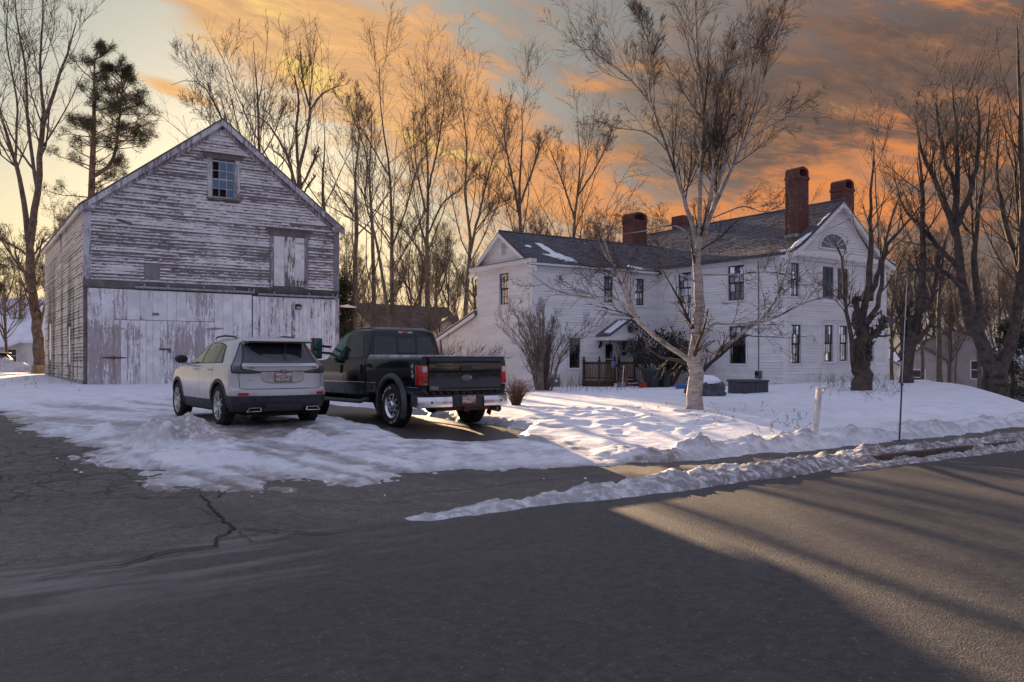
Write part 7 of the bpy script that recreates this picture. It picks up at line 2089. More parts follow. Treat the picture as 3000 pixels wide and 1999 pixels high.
tree_obj('twin_trunk_tree', b0, [
    ([b0] + path(Y, (2915, 1110), (2914, 1075)), [.48, .42, .36]),
    (path(Y, (2905, 1090), (2875, 1010), (2845, 930), (2826, 860), (2810, 760), (2803, 640), (2800, 500), (2800, 380), (2790, 250)), [.27, .23, .21, .185, .15, .115, .08, .05, .02]),
    (path(Y, (2925, 1090), (2955, 1030), (2972, 960), (2985, 860), (2996, 740), (2992, 560), (2990, 380), (2985, 200), (2980, 80)), [.26, .22, .20, .18, .14, .10, .075, .05, .02]),
    (path(Y, (2868, 990), (2868, 860, .5), (2852, 760, .8), (2870, 600, 1.2), (2890, 440, 1.4), (2900, 300, 1.5)), [.15, .135, .11, .08, .05, .02]),
    (path(Y, (2824, 850), (2770, 800, -.8), (2700, 790, -1.5), (2640, 800, -2)), [.10, .08, .05, .02]),
    (path(Y, (2806, 700), (2750, 560, .5), (2700, 440, .9), (2680, 340, 1)), [.12, .1, .06, .02]),
    (path(Y, (2804, 660), (2850, 540, -1), (2870, 400, -1.4), (2860, 280, -1.5)), [.12, .09, .06, .02]),
    (path(Y, (2802, 560), (2760, 430, -1), (2740, 300, -1.3)), [.1, .07, .02]),
    (path(Y, (2820, 800), (2730, 700, 1), (2650, 610, 1.5), (2620, 520, 1.6)), [.11, .08, .05, .02]),
    (path(Y, (2995, 800), (2940, 640, 1), (2920, 500, 1.5), (2930, 380, 1.5)), [.12, .09, .05, .02])],
    scale_r(lv(11, 8, 6), .6), 63, 'large twin-trunked tree on the snow crest at right', None, M_bark2, nst=16)
simple('bare_tree', 2572, 48, [(2572, 900), (2574, 700), (2566, 560), (2562, 470), (2556, 410)], 'slim straight sapling beyond the house gable', 64, .14, lvls=lv(9, 6, 4))
simple('bare_tree', 2755, 40, [(2752, 1060), (2752, 900), (2762, 760), (2790, 620), (2800, 500)], 'brown trunk in front of the pale clapboard building', 65, .24, lvls=lv(8, 6, 4))
simple('bare_tree', 2870, 38, [(2868, 1060), (2866, 960), (2862, 900), (2850, 700), (2840, 560)], 'mossy thin trunk beside the pale building window', 66, .16, lvls=lv(8, 6, 4))
simple('bare_tree', 2800, 44, [(2800, 1080), (2805, 980), (2796, 880), (2790, 700), (2770, 560)], 'crooked sapling before the pale gable wall', 67, .09, lvls=lv(8, 6, 4))
simple('bare_tree', 3030, 28, [(3022, 1000), (3010, 800), (3000, 600), (2996, 400), (2990, 250)], 'trunk cut by the right edge of the picture', 68, .24, lvls=scale_r(lv(10, 7, 5), .6))
# --- generic background trees: three builds, copied
protos = []
for i, (h, sp) in enumerate(((13, 1.0), (15, .8), (11, 1.3))):
    b0 = Vector((0, 0, 0)); rr = random.Random(100 + i); st = [([(0, 0, -.3), (.1, .05, h * .25), (-.1, .2, h * .5), (.2, .1, h * .75), (.1, .3, h)], [.24, .19, .14, .08, .02])]
    for k in range(5):
        a = k * 1.26 + rr.random(); z0 = h * (.28 + .09 * k)
        st.append(([(0, .1, z0), (sp * 1.0 * math.cos(a), sp * math.sin(a), z0 + h * .13), (sp * 1.7 * math.cos(a), sp * 1.7 * math.sin(a), z0 + h * .28), (sp * 2.0 * math.cos(a + .2), sp * 2.0 * math.sin(a + .2), min(h * .98, z0 + h * .45))], [.12, .09, .055, .015]))
    st = [(a_, [q * .75 for q in b_]) for a_, b_ in st]
    protos.append(tree_obj('bare_tree', b0, st, lv(12, 9, 5), 80 + i, None, None, nst=12))
spots = []
for px, Y, s in ((1760, 66, .78), (1800, 72, .85), (1845, 62, .62), (1890, 75, .9), (1940, 68, .82), (1985, 74, .9), (2040, 66, .74), (2080, 78, .85), (2130, 70, .8), (2180, 76, .78), (2230, 68, .7), (2285, 74, .72), (2330, 70, .7), (2390, 64, .72), (2420, 72, .85), (2480, 66, .70), (2530, 76, .8), (2610, 60, .8), (2650, 72, .9), (1770, 90, 1.0), (1830, 96, 1.05), (1870, 88, .95), (1920, 94, 1.05), (1965, 90, 1.0), (2010, 98, 1.1), (2060, 92, 1.0), (2110, 96, 1.05), (2160, 90, .95), (2210, 94, .95), (2260, 98, 1.0), (2310, 90, .9), (2360, 96, .95), (2450, 92, .95), (2500, 98, 1.0)): spots.append((px, Y, s, 'bare grey tree in the wood behind the white house', 'trees behind the house'))
for px, Y, s in ((2700, 58, .8), (2730, 70, .9), (2780, 62, .8), (2830, 74, 1.0), (2885, 66, .9), (2935, 58, .9), (2970, 76, 1.1), (3040, 60, 1.0), (3100, 45, .9)): spots.append((px, Y, s, 'bare tree on the low ground beyond the snow crest', 'trees below the crest'))
for px, Y, s in ((1040, 62, .62), (1085, 70, .8), (1200, 68, .85), (1310, 66, .78), (1420, 70, .8), (1460, 66, .72), (1570, 72, .8), (1625, 70, .75), (1730, 68, .78), (1010, 80, .95), (1130, 86, 1.0), (1230, 84, .95), (1280, 90, 1.0), (1390, 86, 1.0), (1500, 90, 1.05), (1545, 84, .95), (1600, 92, 1.05), (1660, 86, .95), (1705, 94, 1.05)): spots.append((px, Y, s, 'bare tree in the thicket between barn and house', 'trees between barn and house'))
for px, Y, s in ((360, 60, .78), (430, 66, .9), (520, 64, .85), (600, 60, .8), (690, 66, .85), (940, 64, .8)): spots.append((px, Y, s, 'bare tree whose crown shows over the barn roof', 'trees behind the barn'))
for px, Y, s in ((20, 68, .85), (62, 90, .9), (165, 66, .8), (200, 60, .7)): spots.append((px, Y, s, 'bare tree standing left of the barn farther back', 'trees left of the barn'))
ORD = ['first', 'second', 'third', 'fourth', 'fifth', 'sixth', 'seventh', 'eighth', 'ninth', 'tenth', 'eleventh', 'twelfth']
GL = {'trees below the crest': '%s from left of the bare trees beyond the snow crest', 'trees behind the barn': '%s from left of the bare trees showing over the barn roof', 'trees left of the barn': '%s from left of the thin trees left of the barn'}
for gname, fmt in GL.items():
    idx = sorted([i for i, q in enumerate(spots) if q[4] == gname], key=lambda i: spots[i][0])
    for n_, i in enumerate(idx): spots[i] = spots[i][:3] + (fmt % ORD[n_], gname)
used = [False] * 3
for i, (px, Y, s, lab, grp) in enumerate(spots):
    k = i % 3; p = gp(px, Y, -.1); s *= random.uniform(.92, 1.08)
    if not used[k]:
        o = protos[k]; used[k] = True; o.location = p; o.rotation_euler = (0, 0, random.uniform(0, 6.28)); o.scale = (s, s, s); o['label'] = lab; o['group'] = grp; o['category'] = 'tree'
    else: copy_tree(protos[k], p, random.uniform(0, 6.28), s, lab, grp)
# --- shrubs
def shrub(name, base, n, h, spread, seed, label, cat='shrub', mat=None, tmat=None, r=.022, levels=None, group=None, lean=(0, 0)):
    rng = random.Random(seed); st = []
    for k in range(n):
        a = rng.uniform(0, 6.28); q = rng.random() ** .6 * spread; hh = h * rng.uniform(.65, 1.0) * (1 - .18 * q / max(.1, spread))
        x0 = Vector((math.cos(a) * .12 * spread, math.sin(a) * .12 * spread, -.05)); tip = Vector((math.cos(a) * q + lean[0], math.sin(a) * q + lean[1], hh))
        mid = x0.lerp(tip, .5) + Vector((-lean[0] * .1, 0, hh * .10)) - Vector((math.cos(a), math.sin(a), 0)) * q * .18
        st.append(([Vector(base) + x0, Vector(base) + mid, Vector(base) + tip], [r * rng.uniform(.7, 1.6), r * .7, r * .2]))
    return tree_obj(name, base, st, levels or [dict(cnt=9, t0=.25, ang=30, ln=.32, rr=.5, up=.5, n=5, wob=.12, trop=.10, taper=.4, rmin=.006, k=3), dict(cnt=6, t0=.2, ang=32, ln=.42, rr=.6, up=.3, n=4, wob=.14, trop=.08, taper=.5, rmin=.0045, k=3)], seed, label, group, mat or M_bark, tmat, cat, sides=(5, 3, 3), nst=8, flare=False)
lb = gp(1592, 32.5, .08)
M_lilac = vmat('lilac_bark', (.17, .13, .105, 1), .9, .25, 5)
shrub('lilac_bush', lb, 26, 4.1, 2.2, 71, 'large bare multi-stemmed lilac bush in front of the wing', mat=M_lilac, tmat=M_lilac, r=.032, levels=[dict(cnt=10, t0=.22, ang=30, ln=.34, rr=.5, up=.5, n=5, wob=.12, trop=.10, taper=.4, rmin=.007, k=3), dict(cnt=7, t0=.2, ang=32, ln=.42, rr=.6, up=.3, n=4, wob=.14, trop=.08, taper=.5, rmin=.0055, k=3), dict(cnt=2, t0=.3, ang=32, ln=.45, rr=.8, up=.3, n=3, wob=.14, trop=.08, taper=.7, rmin=.005, k=3)])
shrub('brown_bush', gp(1512, 20.5, .1), 60, .85, .55, 72, 'low rusty-brown bush behind the pickup bumper', mat=M_twigb, tmat=M_twigb, r=.008, levels=[dict(cnt=9, t0=.2, ang=35, ln=.4, rr=.6, up=.2, n=4, wob=.2, trop=.0, taper=.5, rmin=.004, k=3)])
for k, (px, Y, h, ln_) in enumerate(((1330, 36, 2.2, 1.4), (1290, 38, 2.6, .6), (1250, 40, 2.4, .3), (1180, 42, 2.8, .2), (1110, 44, 3.0, .0), (1060, 44, 2.6, -.2))):
    shrub('brush_clump', gp(px, Y), 12, h, 1.5, 90 + k, 'leafless brush clump, %s from the house towards the barn' % ORD[k], group='brush between barn and house', tmat=M_twigb, r=.02, lean=(ln_, 0))
for k, (px, Y, h) in enumerate(((1030, 46, 6), (1075, 48, 7.5), (1185, 47, 6), (1215, 44, 7), (1300, 46, 6.5), (1330, 50, 7))):
    b0 = gp(px, Y); rq = random.Random(k)
    tree_obj('sapling', b0, [([b0, b0 + Vector((rq.uniform(-.4, .4), .1, h * .5)), b0 + Vector((rq.uniform(-.7, .7), .2, h))], [.06, .04, .012]), ([b0, b0 + Vector((rq.uniform(-.8, .8), -.2, h * .45)), b0 + Vector((rq.uniform(-1.5, 1.5), .2, h * .85))], [.05, .03, .01])], [dict(cnt=14, t0=.2, ang=40, ln=.28, rr=.5, up=.5, n=5, wob=.12, trop=.1, taper=.4, rmin=.009, k=3), dict(cnt=6, t0=.2, ang=40, ln=.45, rr=.6, up=.2, n=4, wob=.15, trop=.05, taper=.5, rmin=.007, k=3)], 200 + k, 'thin sapling, %s from the barn in the gap' % ORD[k], 'saplings between barn and house', nst=8, wood_levels=0)
# leafy evergreens: rhododendron by the entrance, dark cedar at the barn corner, ivy trees at far right
def leaves(centers, n, spread, size, droop, rng, V):
    for c in centers:
        p = np.array(c) + rng.normal(size=(n, 3)) * np.array(spread)
        d = norm(rng.normal(size=(n, 3)) * np.array([1, 1, .5]) + np.array([0, 0, -droop])); s_ = norm(np.cross(d, rng.normal(size=(n, 3))))
        L_ = rng.uniform(.7, 1.3, (n, 1)) * size; w = s_ * L_ * .17
        V.append(np.stack([p, p + d * L_ * .5 - w, p + d * L_, p + d * L_ * .5 + w], 1).reshape(-1, 3))
M_rhodo = leaf_mat('rhododendron_leaf', (.022, .026, .016, 1))
M_cedar = leaf_mat('cedar_foliage', (.030, .034, .018, 1))
rng = np.random.default_rng(77)
rb = gp(1948, 37.6); ro = thing('rhododendron', rb, 0, 'dark evergreen rhododendron with drooping leaves beside the entrance', 'shrub')
V, F = [], []; tips = []
for k in range(22):
    a = rng.uniform(0, 6.28); q = rng.uniform(.3, 2.0); h = rng.uniform(1.4, 3.0)
    pts = [(.2 * math.cos(a), .2 * math.sin(a), 0), (.5 * q * math.cos(a + .6), .5 * q * math.sin(a + .6), h * .4), (q * math.cos(a), q * math.sin(a), h)]
    P, r = resample(pts, [.05, .04, .015], 8); tubes(P[None], r[None], 6, V, F)
    s2, r2 = sprout(P[None], r[None], 9, rng, .45, 1, 45, 15, .35, .2, .5, .2, 4, .15, .02, .5); tubes(s2, r2, 3, V, F)
    tips += list(s2[:, -1]) + list(s2[:, -2])
link('stems', np_mesh('stems', np.concatenate(V), np.concatenate(F), M_bark2, True), ro)
V = []; leaves(tips, 9, (.12, .12, .1), .17, 1.6, rng, V); nv = np.concatenate(V)
link('foliage', np_mesh('foliage', nv, np.arange(len(nv)).reshape(-1, 4), M_rhodo, False), ro)
def evergreen(px, Y, h, rad, seed, label, dens=1.0, mat=None):
    rng = np.random.default_rng(seed); b0 = gp(px, Y); o = thing('evergreen_tree', b0, 0, label, 'tree')
    V, F = [], []; P, r = resample([(0, 0, -.2), (.05, 0, h * .5), (0, .05, h)], [.12, .08, .02], 8); tubes(P[None], r[None], 6, V, F)
    tips = []
    for k in range(int(60 * dens)):
        t = rng.uniform(.08, .98); a = rng.uniform(0, 6.28); q = rad * (1.05 - t) ** .7 * rng.uniform(.6, 1.1)
        p0 = np.array([0, 0, h * t]); e = p0 + np.array([q * math.cos(a), q * math.sin(a), rng.uniform(-.3, .35)])
        PP = np.stack([p0, (p0 + e) / 2 + [0, 0, .1], e]); tubes(PP[None], np.array([[.03, .02, .008]]), 3, V, F)
        tips += [p0 + (e - p0) * f for f in (.35, .55, .75, .95)]
    link('trunk', np_mesh('trunk', np.concatenate(V), np.concatenate(F), M_bark2, True), o)
    V = []; leaves(tips, 26, (.22, .22, .16), .20, .4, rng, V); nv = np.concatenate(V)
    link('crown', np_mesh('crown', nv, np.arange(len(nv)).reshape(-1, 4), mat or M_cedar, False), o)
evergreen(1004, 46, 6.4, 1.0, 5, 'dark narrow cedar at the right corner of the barn')
evergreen(2965, 40, 4.6, 1.6, 6, 'dark evergreen on the slope behind the twin-trunked tree', .55)


pb2 = gp(-95, 47)
pine(pb2, [([pb2] + path(47, (-95, 900), (-90, 760), (-92, 640)), [.2, .17, .1, .03])], 33, 'pine boughs reaching in from the left edge', 47)
# far woods on the horizon: one mass nobody could count
V, F = [], []
rng = np.random.default_rng(9)
for seg in ((2450, 3150, 110, 200, 420, 4.5), (-250, 250, 110, 170, 150, 8.5), (950, 1750, 100, 150, 330, 6.0), (1750, 2450, 110, 160, 220, 6.0)):
    n = seg[4]; px = rng.uniform(seg[0], seg[1], n); Yd = rng.uniform(seg[2], seg[3], n)
    for a, b in zip(px, Yd):
        p = at(a, 1055, b); p0 = np.array([p.x, p.y, gzf(p.x, p.y) - 1]); h = seg[5] * rng.uniform(.7, 1.25) + 1
        q, r_ = walk(p0[None], np.array([[0, 0, 1.0]]), np.array([h]), np.array([.14]), rng, 5, .05, .1, .15); tubes(q, r_, 4, V, F)
        s2, r2 = sprout(q, r_, 14, rng, .15, 1, 38, 12, .38, .2, .5, .5, 4, .12, .1, .4, 0, .03); tubes(s2, r2, 3, V, F)
        s3, r3 = sprout(s2, r2, 4, rng, .2, 1, 40, 12, .5, .2, .6, .3, 3, .12, .1, .5, 0, .025); tubes(s3, r3, 3, V, F)
tag(link('distant_woods', np_mesh('distant_woods', np.concatenate(V), np.concatenate(F), M_twigb, True)), 'brown leafless woods along the far horizon', 'woods', None, 'stuff')
# dead weeds and fallen sticks poking out of the snow
V, F = [], []
for (px, py0, n, w, hh) in ((330, 1130, 0, 0, 0), (180, 1140, 60, 110, .45), (70, 1150, 40, 70, .35), (1700, 1140, 90, 130, .6), (1850, 1140, 20, 60, .4), (2460, 1160, 50, 80, .5), (2560, 1165, 60, 80, .55), (2130, 1215, 60, 150, .16), (1930, 1215, 30, 100, .14), (2300, 1230, 40, 90, .2)):
    for k in range(n):
        x_ = px + rng.normal() * w * .6; Yd = FPX * (HCAM - .35) / (py0 + rng.normal() * 10 - 1055); p = at(x_, 1055, Yd)
        p0 = np.array([p.x, p.y, gzf(p.x, p.y) + .12]); d = norm(np.array([[rng.normal() * .35, rng.normal() * .35, 1.0 if hh > .25 else rng.uniform(.1, .7)]]))
        q, r_ = walk(p0[None], d, np.array([hh * rng.uniform(.4, 1.3)]), np.array([.005]), rng, 4, .15, .0, .6, .004); tubes(q, r_, 3, V, F)
        s2, r2 = sprout(q, r_, 3, rng, .4, 1, 35, 12, .5, .2, .8, .2, 3, .12, .0, .7, 0, .003); tubes(s2, r2, 3, V, F)
tag(link('dead_weeds', np_mesh('dead_weeds', np.concatenate(V), np.concatenate(F), M_twigb, True)), 'dead brown weeds and twigs poking through the snow', 'weeds', None, 'stuff')

# bare woods across the street, behind where the photographer stands (they show in glass and paint); unseen trees added at left keep yellow sky off the car
V, F = [], []
for k in range(230):
    u_ = rng.uniform(-75, 95) if k < 150 else rng.uniform(-55, -24); v_ = rng.uniform(-40, -17) if k < 150 else rng.uniform(-17, 75); p0 = np.array([u_, v_, -.3]); h = rng.uniform(6, 11)
    q, r_ = walk(p0[None], np.array([[0, 0, 1.0]]), np.array([h]), np.array([.28]), rng, 5, .05, .1, .2); tubes(q, r_, 4, V, F)
    s2, r2 = sprout(q, r_, 18, rng, .08, 1, 42, 12, .38, .2, .5, .5, 4, .12, .1, .5, 0, .07); tubes(s2, r2, 3, V, F)
    s3, r3 = sprout(s2, r2, 5, rng, .2, 1, 40, 12, .5, .2, .6, .3, 3, .12, .1, .5, 0, .03); tubes(s3, r3, 3, V, F)
tag(link('unseen_woods', np_mesh('unseen_woods', np.concatenate(V), np.concatenate(F), M_twig, True)), 'unseen leafless woods behind the viewpoint, with trees added at left to block low sky', 'woods', None, 'stuff')
# ------------------------------------------------------------------ entrance deck, stairs and railings
M_deck = vmat('stained_deck_wood', S(112, 84, 62), .8, .25, 5, bump=.4, bscale=30)
M_deckd = vmat('dark_deck_wood', S(72, 54, 44), .85, .25, 5, bump=.4, bscale=30)
dk = thing('entrance_deck', HO + Vector((WX, WY0 - 1.2, 0)), 0, 'small brown wooden entrance deck with ball-topped posts and steps', 'deck')
FZ = .47
x = 2.74
while x < 4.95:
    mb = MB(); mb.box(x, min(x + .138, 4.98), -.05, 1.17, FZ - .03, FZ); mb.build('deck_board', M_deck, dk, bevel=.004); x += .145
mb = MB(); mb.box(2.76, 4.95, .0, .04, FZ - .22, FZ - .03); mb.box(2.76, 2.80, .04, 1.16, FZ - .22, FZ - .03); mb.box(4.91, 4.95, .04, 1.16, FZ - .22, FZ - .03); mb.build('joist_skirt', M_deckd, dk)
def post(x, y, z0, z1, w=.09, mat=None):
    mb = MB(); mb.box(x - w / 2, x + w / 2, y - w / 2, y + w / 2, z0, z1); o = mb.build('post', mat or M_deckd, dk, bevel=.006)
    mb = MB(); mb.lathe([(.03, 0), (.04, .012), (.022, .03), (.05, .07), (.052, .095), (.035, .13), (.005, .15)], (x, y, z1), n=12); mb.build('finial', mat or M_deckd, o, smooth=True)
for (x, y) in ((2.80, .0), (3.70, .0), (4.90, .0), (4.90, 1.08), (2.80, 1.08)): post(x, y, -.1, 1.42)
post(3.72, -.75, -.1, 1.08, .10, M_deck); post(4.90, -.75, -.1, 1.05)
def rail(a, b, za, zb, n, gap=(0.08, 0.0)):
    A, B = Vector((a[0], a[1], za)), Vector((b[0], b[1], zb))
    mb = MB(); mb.bar(A, B, .075, .04); mb.bar(A - Vector((0, 0, .06)), B - Vector((0, 0, .06)), .035, .06); mb.build('handrail', M_deckd, dk)
    mb = MB(); mb.bar(A - Vector((0, 0, .72)), B - Vector((0, 0, .72)), .04, .07); mb.build('lower_rail', M_deckd, dk)
    for k in range(n):
        p = A.lerp(B, (k + 1) / (n + 1)); mb = MB(); mb.box(p.x - .017, p.x + .017, p.y - .017, p.y + .017, p.z - .70, p.z - .04); mb.build('baluster', M_deck, dk)
rail((2.84, 0), (3.66, 0), 1.30, 1.30, 8); rail((2.80, .05), (2.80, 1.04), 1.30, 1.30, 8); rail((4.90, .05), (4.90, 1.04), 1.30, 1.30, 8)
rail((3.70, -.05), (3.72, -.71), 1.22, .90, 4); rail((4.90, -.05), (4.90, -.71), 1.22, .90, 4)
for k in range(3):
    z = FZ - (k + 1) * .155; mb = MB(); mb.box(3.74, 4.86, -.06 - (k + 1) * .25, -.06 - k * .25 + .02, z - .035, z); s_ = mb.build('step', M_deck, dk, bevel=.004)
    if k < 3:
        mb = MB(); mb.box(4.1 + .1 * k, 4.84, -.05 - (k + 1) * .25, -.08 - k * .25, z + .001, z + .05); mb.build('step_snow', M_rsnow, s_, bevel=.02)
for x in (3.74, 4.83):
    mb = MB(); mb.quadbox([(x, -.02, FZ - .32), (x + .035, -.02, FZ - .32), (x + .035, -.8, -.12), (x, -.8, -.12), (x, -.02, FZ - .03), (x + .035, -.02, FZ - .03), (x + .035, -.8, .12), (x, -.8, .12)]); mb.build('stringer', M_deckd, dk)
# house-number plaque on the deck rail
sg_ = thing('number_sign', dk.location + Vector((3.58, -.05, 1.20)), 0, 'small blue house number plaque reading 19 on the deck rail', 'sign')
mb = MB(); mb.box(-.10, .10, -.012, .0, -.13, .13); mb.build('border', vmat('sign_white', (.62, .66, .72, 1), .5, .1, 20), sg_)
mb = MB(); mb.box(-.083, .083, -.017, -.0125, -.112, .112); mb.build('field', vmat('sign_blue', (.03, .10, .42, 1), .5, .1, 20), sg_)
text_mesh('19', .17, M_plate, 'numerals', sg_, frame_m((0, -.018, 0), (1, 0, 0), (0, 0, 1)) @ Matrix.Diagonal((.8, 1, 1, 1)), .0008, bold=.001)
# wall lanterns and hanging planter
for dx, lab in ((3.78, 'black wall lantern left of the front door'), (5.22, 'black wall lantern right of the front door')):
    l = thing('wall_lantern', HO + Vector((WX + dx, WY0 - .03, 2.05)), 0, lab, 'lantern')
    mb = MB(); mb.box(-.04, .04, -.02, .0, -.10, .06); mb.tube([(0, -.01, -.05), (0, -.10, -.09), (0, -.13, .0)], .012, 6); mb.build('bracket', M_black, l)
    mb = MB(); mb.lathe([(.03, -.02), (.055, .0), (.075, .14), (.05, .19), (.015, .23), (.005, .26)], (0, -.13, .0), n=6); mb.build('cage', M_black, l)
    mb = MB(); mb.lathe([(.045, .01), (.06, .13)], (0, -.13, .002), n=6); mb.build('lantern_glass', M_gdark, l)
hb = thing('hanging_basket', HO + Vector((WX + 4.80, WY0 - .62, 1.62)), 0, 'dark hanging plant basket below the porch roof', 'planter')
mb = MB(); mb.lathe([(.05, 0), (.11, .05), (.13, .14), (.12, .145), (.1, .06)], n=14); mb.build('pot', M_black, hb, smooth=True)
mb = MB(); [mb.tube([(.12 * math.cos(a), .12 * math.sin(a), .14), (0, 0, .66)], .004, 4) for a in (0, 2.1, 4.2)]; mb.build('chains', M_black, hb)
V, F = [], []; q, r_ = walk(np.tile([[0, 0, .12]], (26, 1)), norm(rng.normal(size=(26, 3)) + [0, 0, .4]), np.full(26, .22), np.full(26, .006), rng, 4, .2, -.12, .6); tubes(q, r_, 3, V, F); link('dead_stems', np_mesh('dead_stems', np.concatenate(V), np.concatenate(F), M_twigb), hb)
# ------------------------------------------------------------------ bins, buckets, tools by the steps
M_bin = vmat('bin_plastic', (.014, .017, .024, 1), .5, .25, 8)
def wbin(px, Y, w, h, lab, tip=0.0):
    o = thing('wheelie_bin', gp(px, Y, .06), R(12), lab, 'bin', 'bins by the steps')
    mb = MB(); a, b = w / 2 * .80, w / 2
    mb.quadbox([(-a, -a, .06), (a, -a, .06), (a, a, .06), (-a, a, .06), (-b, -b, h * .88), (b, -b, h * .88), (b, b, h * .88), (-b, b, h * .88)]); mb.build('body', M_bin, o, bevel=.03)
    mb = MB(); mb.quadbox([(-b - .02, -b - .03, h * .88), (b + .02, -b - .03, h * .88), (b + .02, b + .05, h * .90), (-b - .02, b + .05, h * .90), (-b * .8, -b * .8, h * .97), (b * .8, -b * .8, h * .97), (b * .8, b * .8, h), (-b * .8, b * .8, h)]); mb.build('lid', M_bin, o, bevel=.015)
    for s_ in (-1, 1):
        mb = MB(); mb.lathe([(.09, -.02), (.10, .0), (.09, .02)], (s_ * a, a * .9, .09), (1, 0, 0), 16); mb.build('wheel', M_black, o)
    mb = MB(); mb.tube([(-b * .7, b + .07, h * .86), (b * .7, b + .07, h * .86)], .015, 8); mb.build('handle', M_bin, o)
wbin(1908, 35.6, .60, .98, 'larger dark wheelie bin beside the entrance steps'); wbin(1943, 35.9, .46, .84, 'narrower dark bin right of the larger bin')
bk = thing('bucket', gp(1808, 36.6, .06), 0, 'white bucket at the foot of the deck', 'bucket')
mb = MB(); mb.lathe([(.12, 0), (.14, .29), (.155, .29), (.155, .31), (.13, .31), (.12, .03)], n=18); mb.build('pail', M_trim, bk, smooth=True)
mb = MB(); mb.tube([(.15 * math.cos(a), .02, .30 + .1 * math.sin(a) * .3) for a in [math.pi * k / 8 for k in range(9)]], .006, 5); mb.build('bail', M_galv, bk)
def shovel(px, Y, lab, blade, bm_, handle, lean):
    o = thing('snow_shovel', gp(px, Y, .06), 0, lab, 'shovel')
    mb = MB(); mb.tube([(0, 0, .0) if not blade else (0, 0, .35), Vector(lean)], .016, 8); mb.tube([Vector(lean) + Vector((-.06, 0, 0)), Vector(lean) + Vector((.06, 0, 0))], .016, 8); mb.build('handle', handle, o)
    mb = MB()
    for k in range(6):
        a0, a1 = -.22 + k * .075, -.22 + (k + 1) * .075; c0, c1 = .06 - 1.2 * a0 * a0, .06 - 1.2 * a1 * a1
        mb.quadbox([(a0, c0, .0), (a1, c1, .0), (a1, c1 + .012, .0), (a0, c0 + .012, .0), (a0, c0 + .06, .38), (a1, c1 + .06, .38), (a1, c1 + .072, .38), (a0, c0 + .072, .38)])
    mb.build('blade', bm_, o)
shovel(1822, 36.0, 'white-handled shovel leaning on the stair newel post', False, M_galv, M_trim, (.32, .25, 1.05))
shovel(1886, 35.3, 'red plastic snow shovel propped against the steps', True, vmat('red_plastic', (.42, .03, .02, 1), .5, .2, 8), M_deck, (.05, .35, 1.15))
bt = thing('blue_tub', gp(1998, 32.5, .05), 0, 'blue plastic tub half behind the birch trunk', 'tub')
mb = MB(); mb.lathe([(.2, 0), (.27, .28), (.30, .28), (.30, .31), (.25, .31), (.2, .04)], n=18); mb.build('shell', vmat('blue_plastic', (.03, .12, .36, 1), .5, .2, 8), bt, smooth=True)
mb = MB(); mb.tube([(.29 * math.cos(a), .29 * math.sin(a), .30) for a in [2 * math.pi * k / 18 for k in range(19)]], .015, 5); mb.build('rim', vmat('blue_plastic_rim', (.04, .15, .42, 1), .5, .2, 8), bt)
# deck box near the house corner
db_ = thing('storage_box', gp(2192, 27.6, .08), 0, 'dark grey resin storage box in front of the house corner', 'box')
M_resin = vmat('grey_resin', (.040, .043, .055, 1), .55, .2, 6)
mb = MB(); mb.box(-.58, .58, -.36, .36, 0, .48); mb.build('chest', M_resin, db_, bevel=.02)
mb = MB(); mb.quadbox([(-.62, -.40, .48), (.62, -.40, .48), (.62, .40, .48), (-.62, .40, .48), (-.60, -.38, .535), (.60, -.38, .535), (.60, .38, .56), (-.6, .38, .56)]); mb.build('lid', M_resin, db_, bevel=.012)
for k in range(5):
    mb = MB(); mb.box(-.5 + k * .21, -.35 + k * .21, -.366, -.358, .06, .42); mb.build('panel', M_resin, db_)
# tarpaulin-covered heap beside the birch with a cap of snow
th_ = thing('covered_heap', gp(2068, 25.6, .05), 0, 'crumpled grey tarpaulin heap with a snow cap behind the birch', 'tarpaulin')
rq = np.random.default_rng(3); us_ = np.linspace(0, 2 * np.pi, 73); hs = np.linspace(0, 1, 26)
VV = []
for h in hs:
    rad = .62 * (1 - .12 * h - .75 * max(0, h - .72) ** 1.5 * 2) if h < .999 else .05
    for a in us_[:-1]:
        f = fbm(np.array(a * 2.2), np.array(h * 3.0 + 4), 1.6, 4, .6) * .26 + .03 * math.sin(a * 9 + h * 5) + abs(fbm(np.array(a * 3), np.array(h * 4), 2.5, 2)) * .10
        e = 1.0 + .18 * math.cos(2 * a)
        VV.append((math.cos(a) * rad * e * (1 + f), math.sin(a) * rad * (1 + f) * .8, h * .62 + .04 * float(f)))
FF = [(i * 72 + k, i * 72 + (k + 1) % 72, (i + 1) * 72 + (k + 1) % 72, (i + 1) * 72 + k) for i in range(25) for k in range(72)]
link('tarpaulin', np_mesh('tarpaulin', VV, FF, vmat('tarp_grey', (.060, .066, .085, 1), .55, .3, 5, bump=.3), True), th_)
mb = MB(); mb.lathe([(.50, .52), (.50, .60), (.40, .70), (.25, .77), (.08, .80)], n=22)
mb.v = [(v[0] * (1 + .15 * float(fbm(np.array(v[0] * 3), np.array(v[1] * 3)))), v[1] * .8, v[2] + .05 * float(fbm(np.array(v[0] * 4), np.array(v[1] * 4)))) for v in mb.v]; mb.build('snow_cap', M_rsnow, th_, smooth=True)
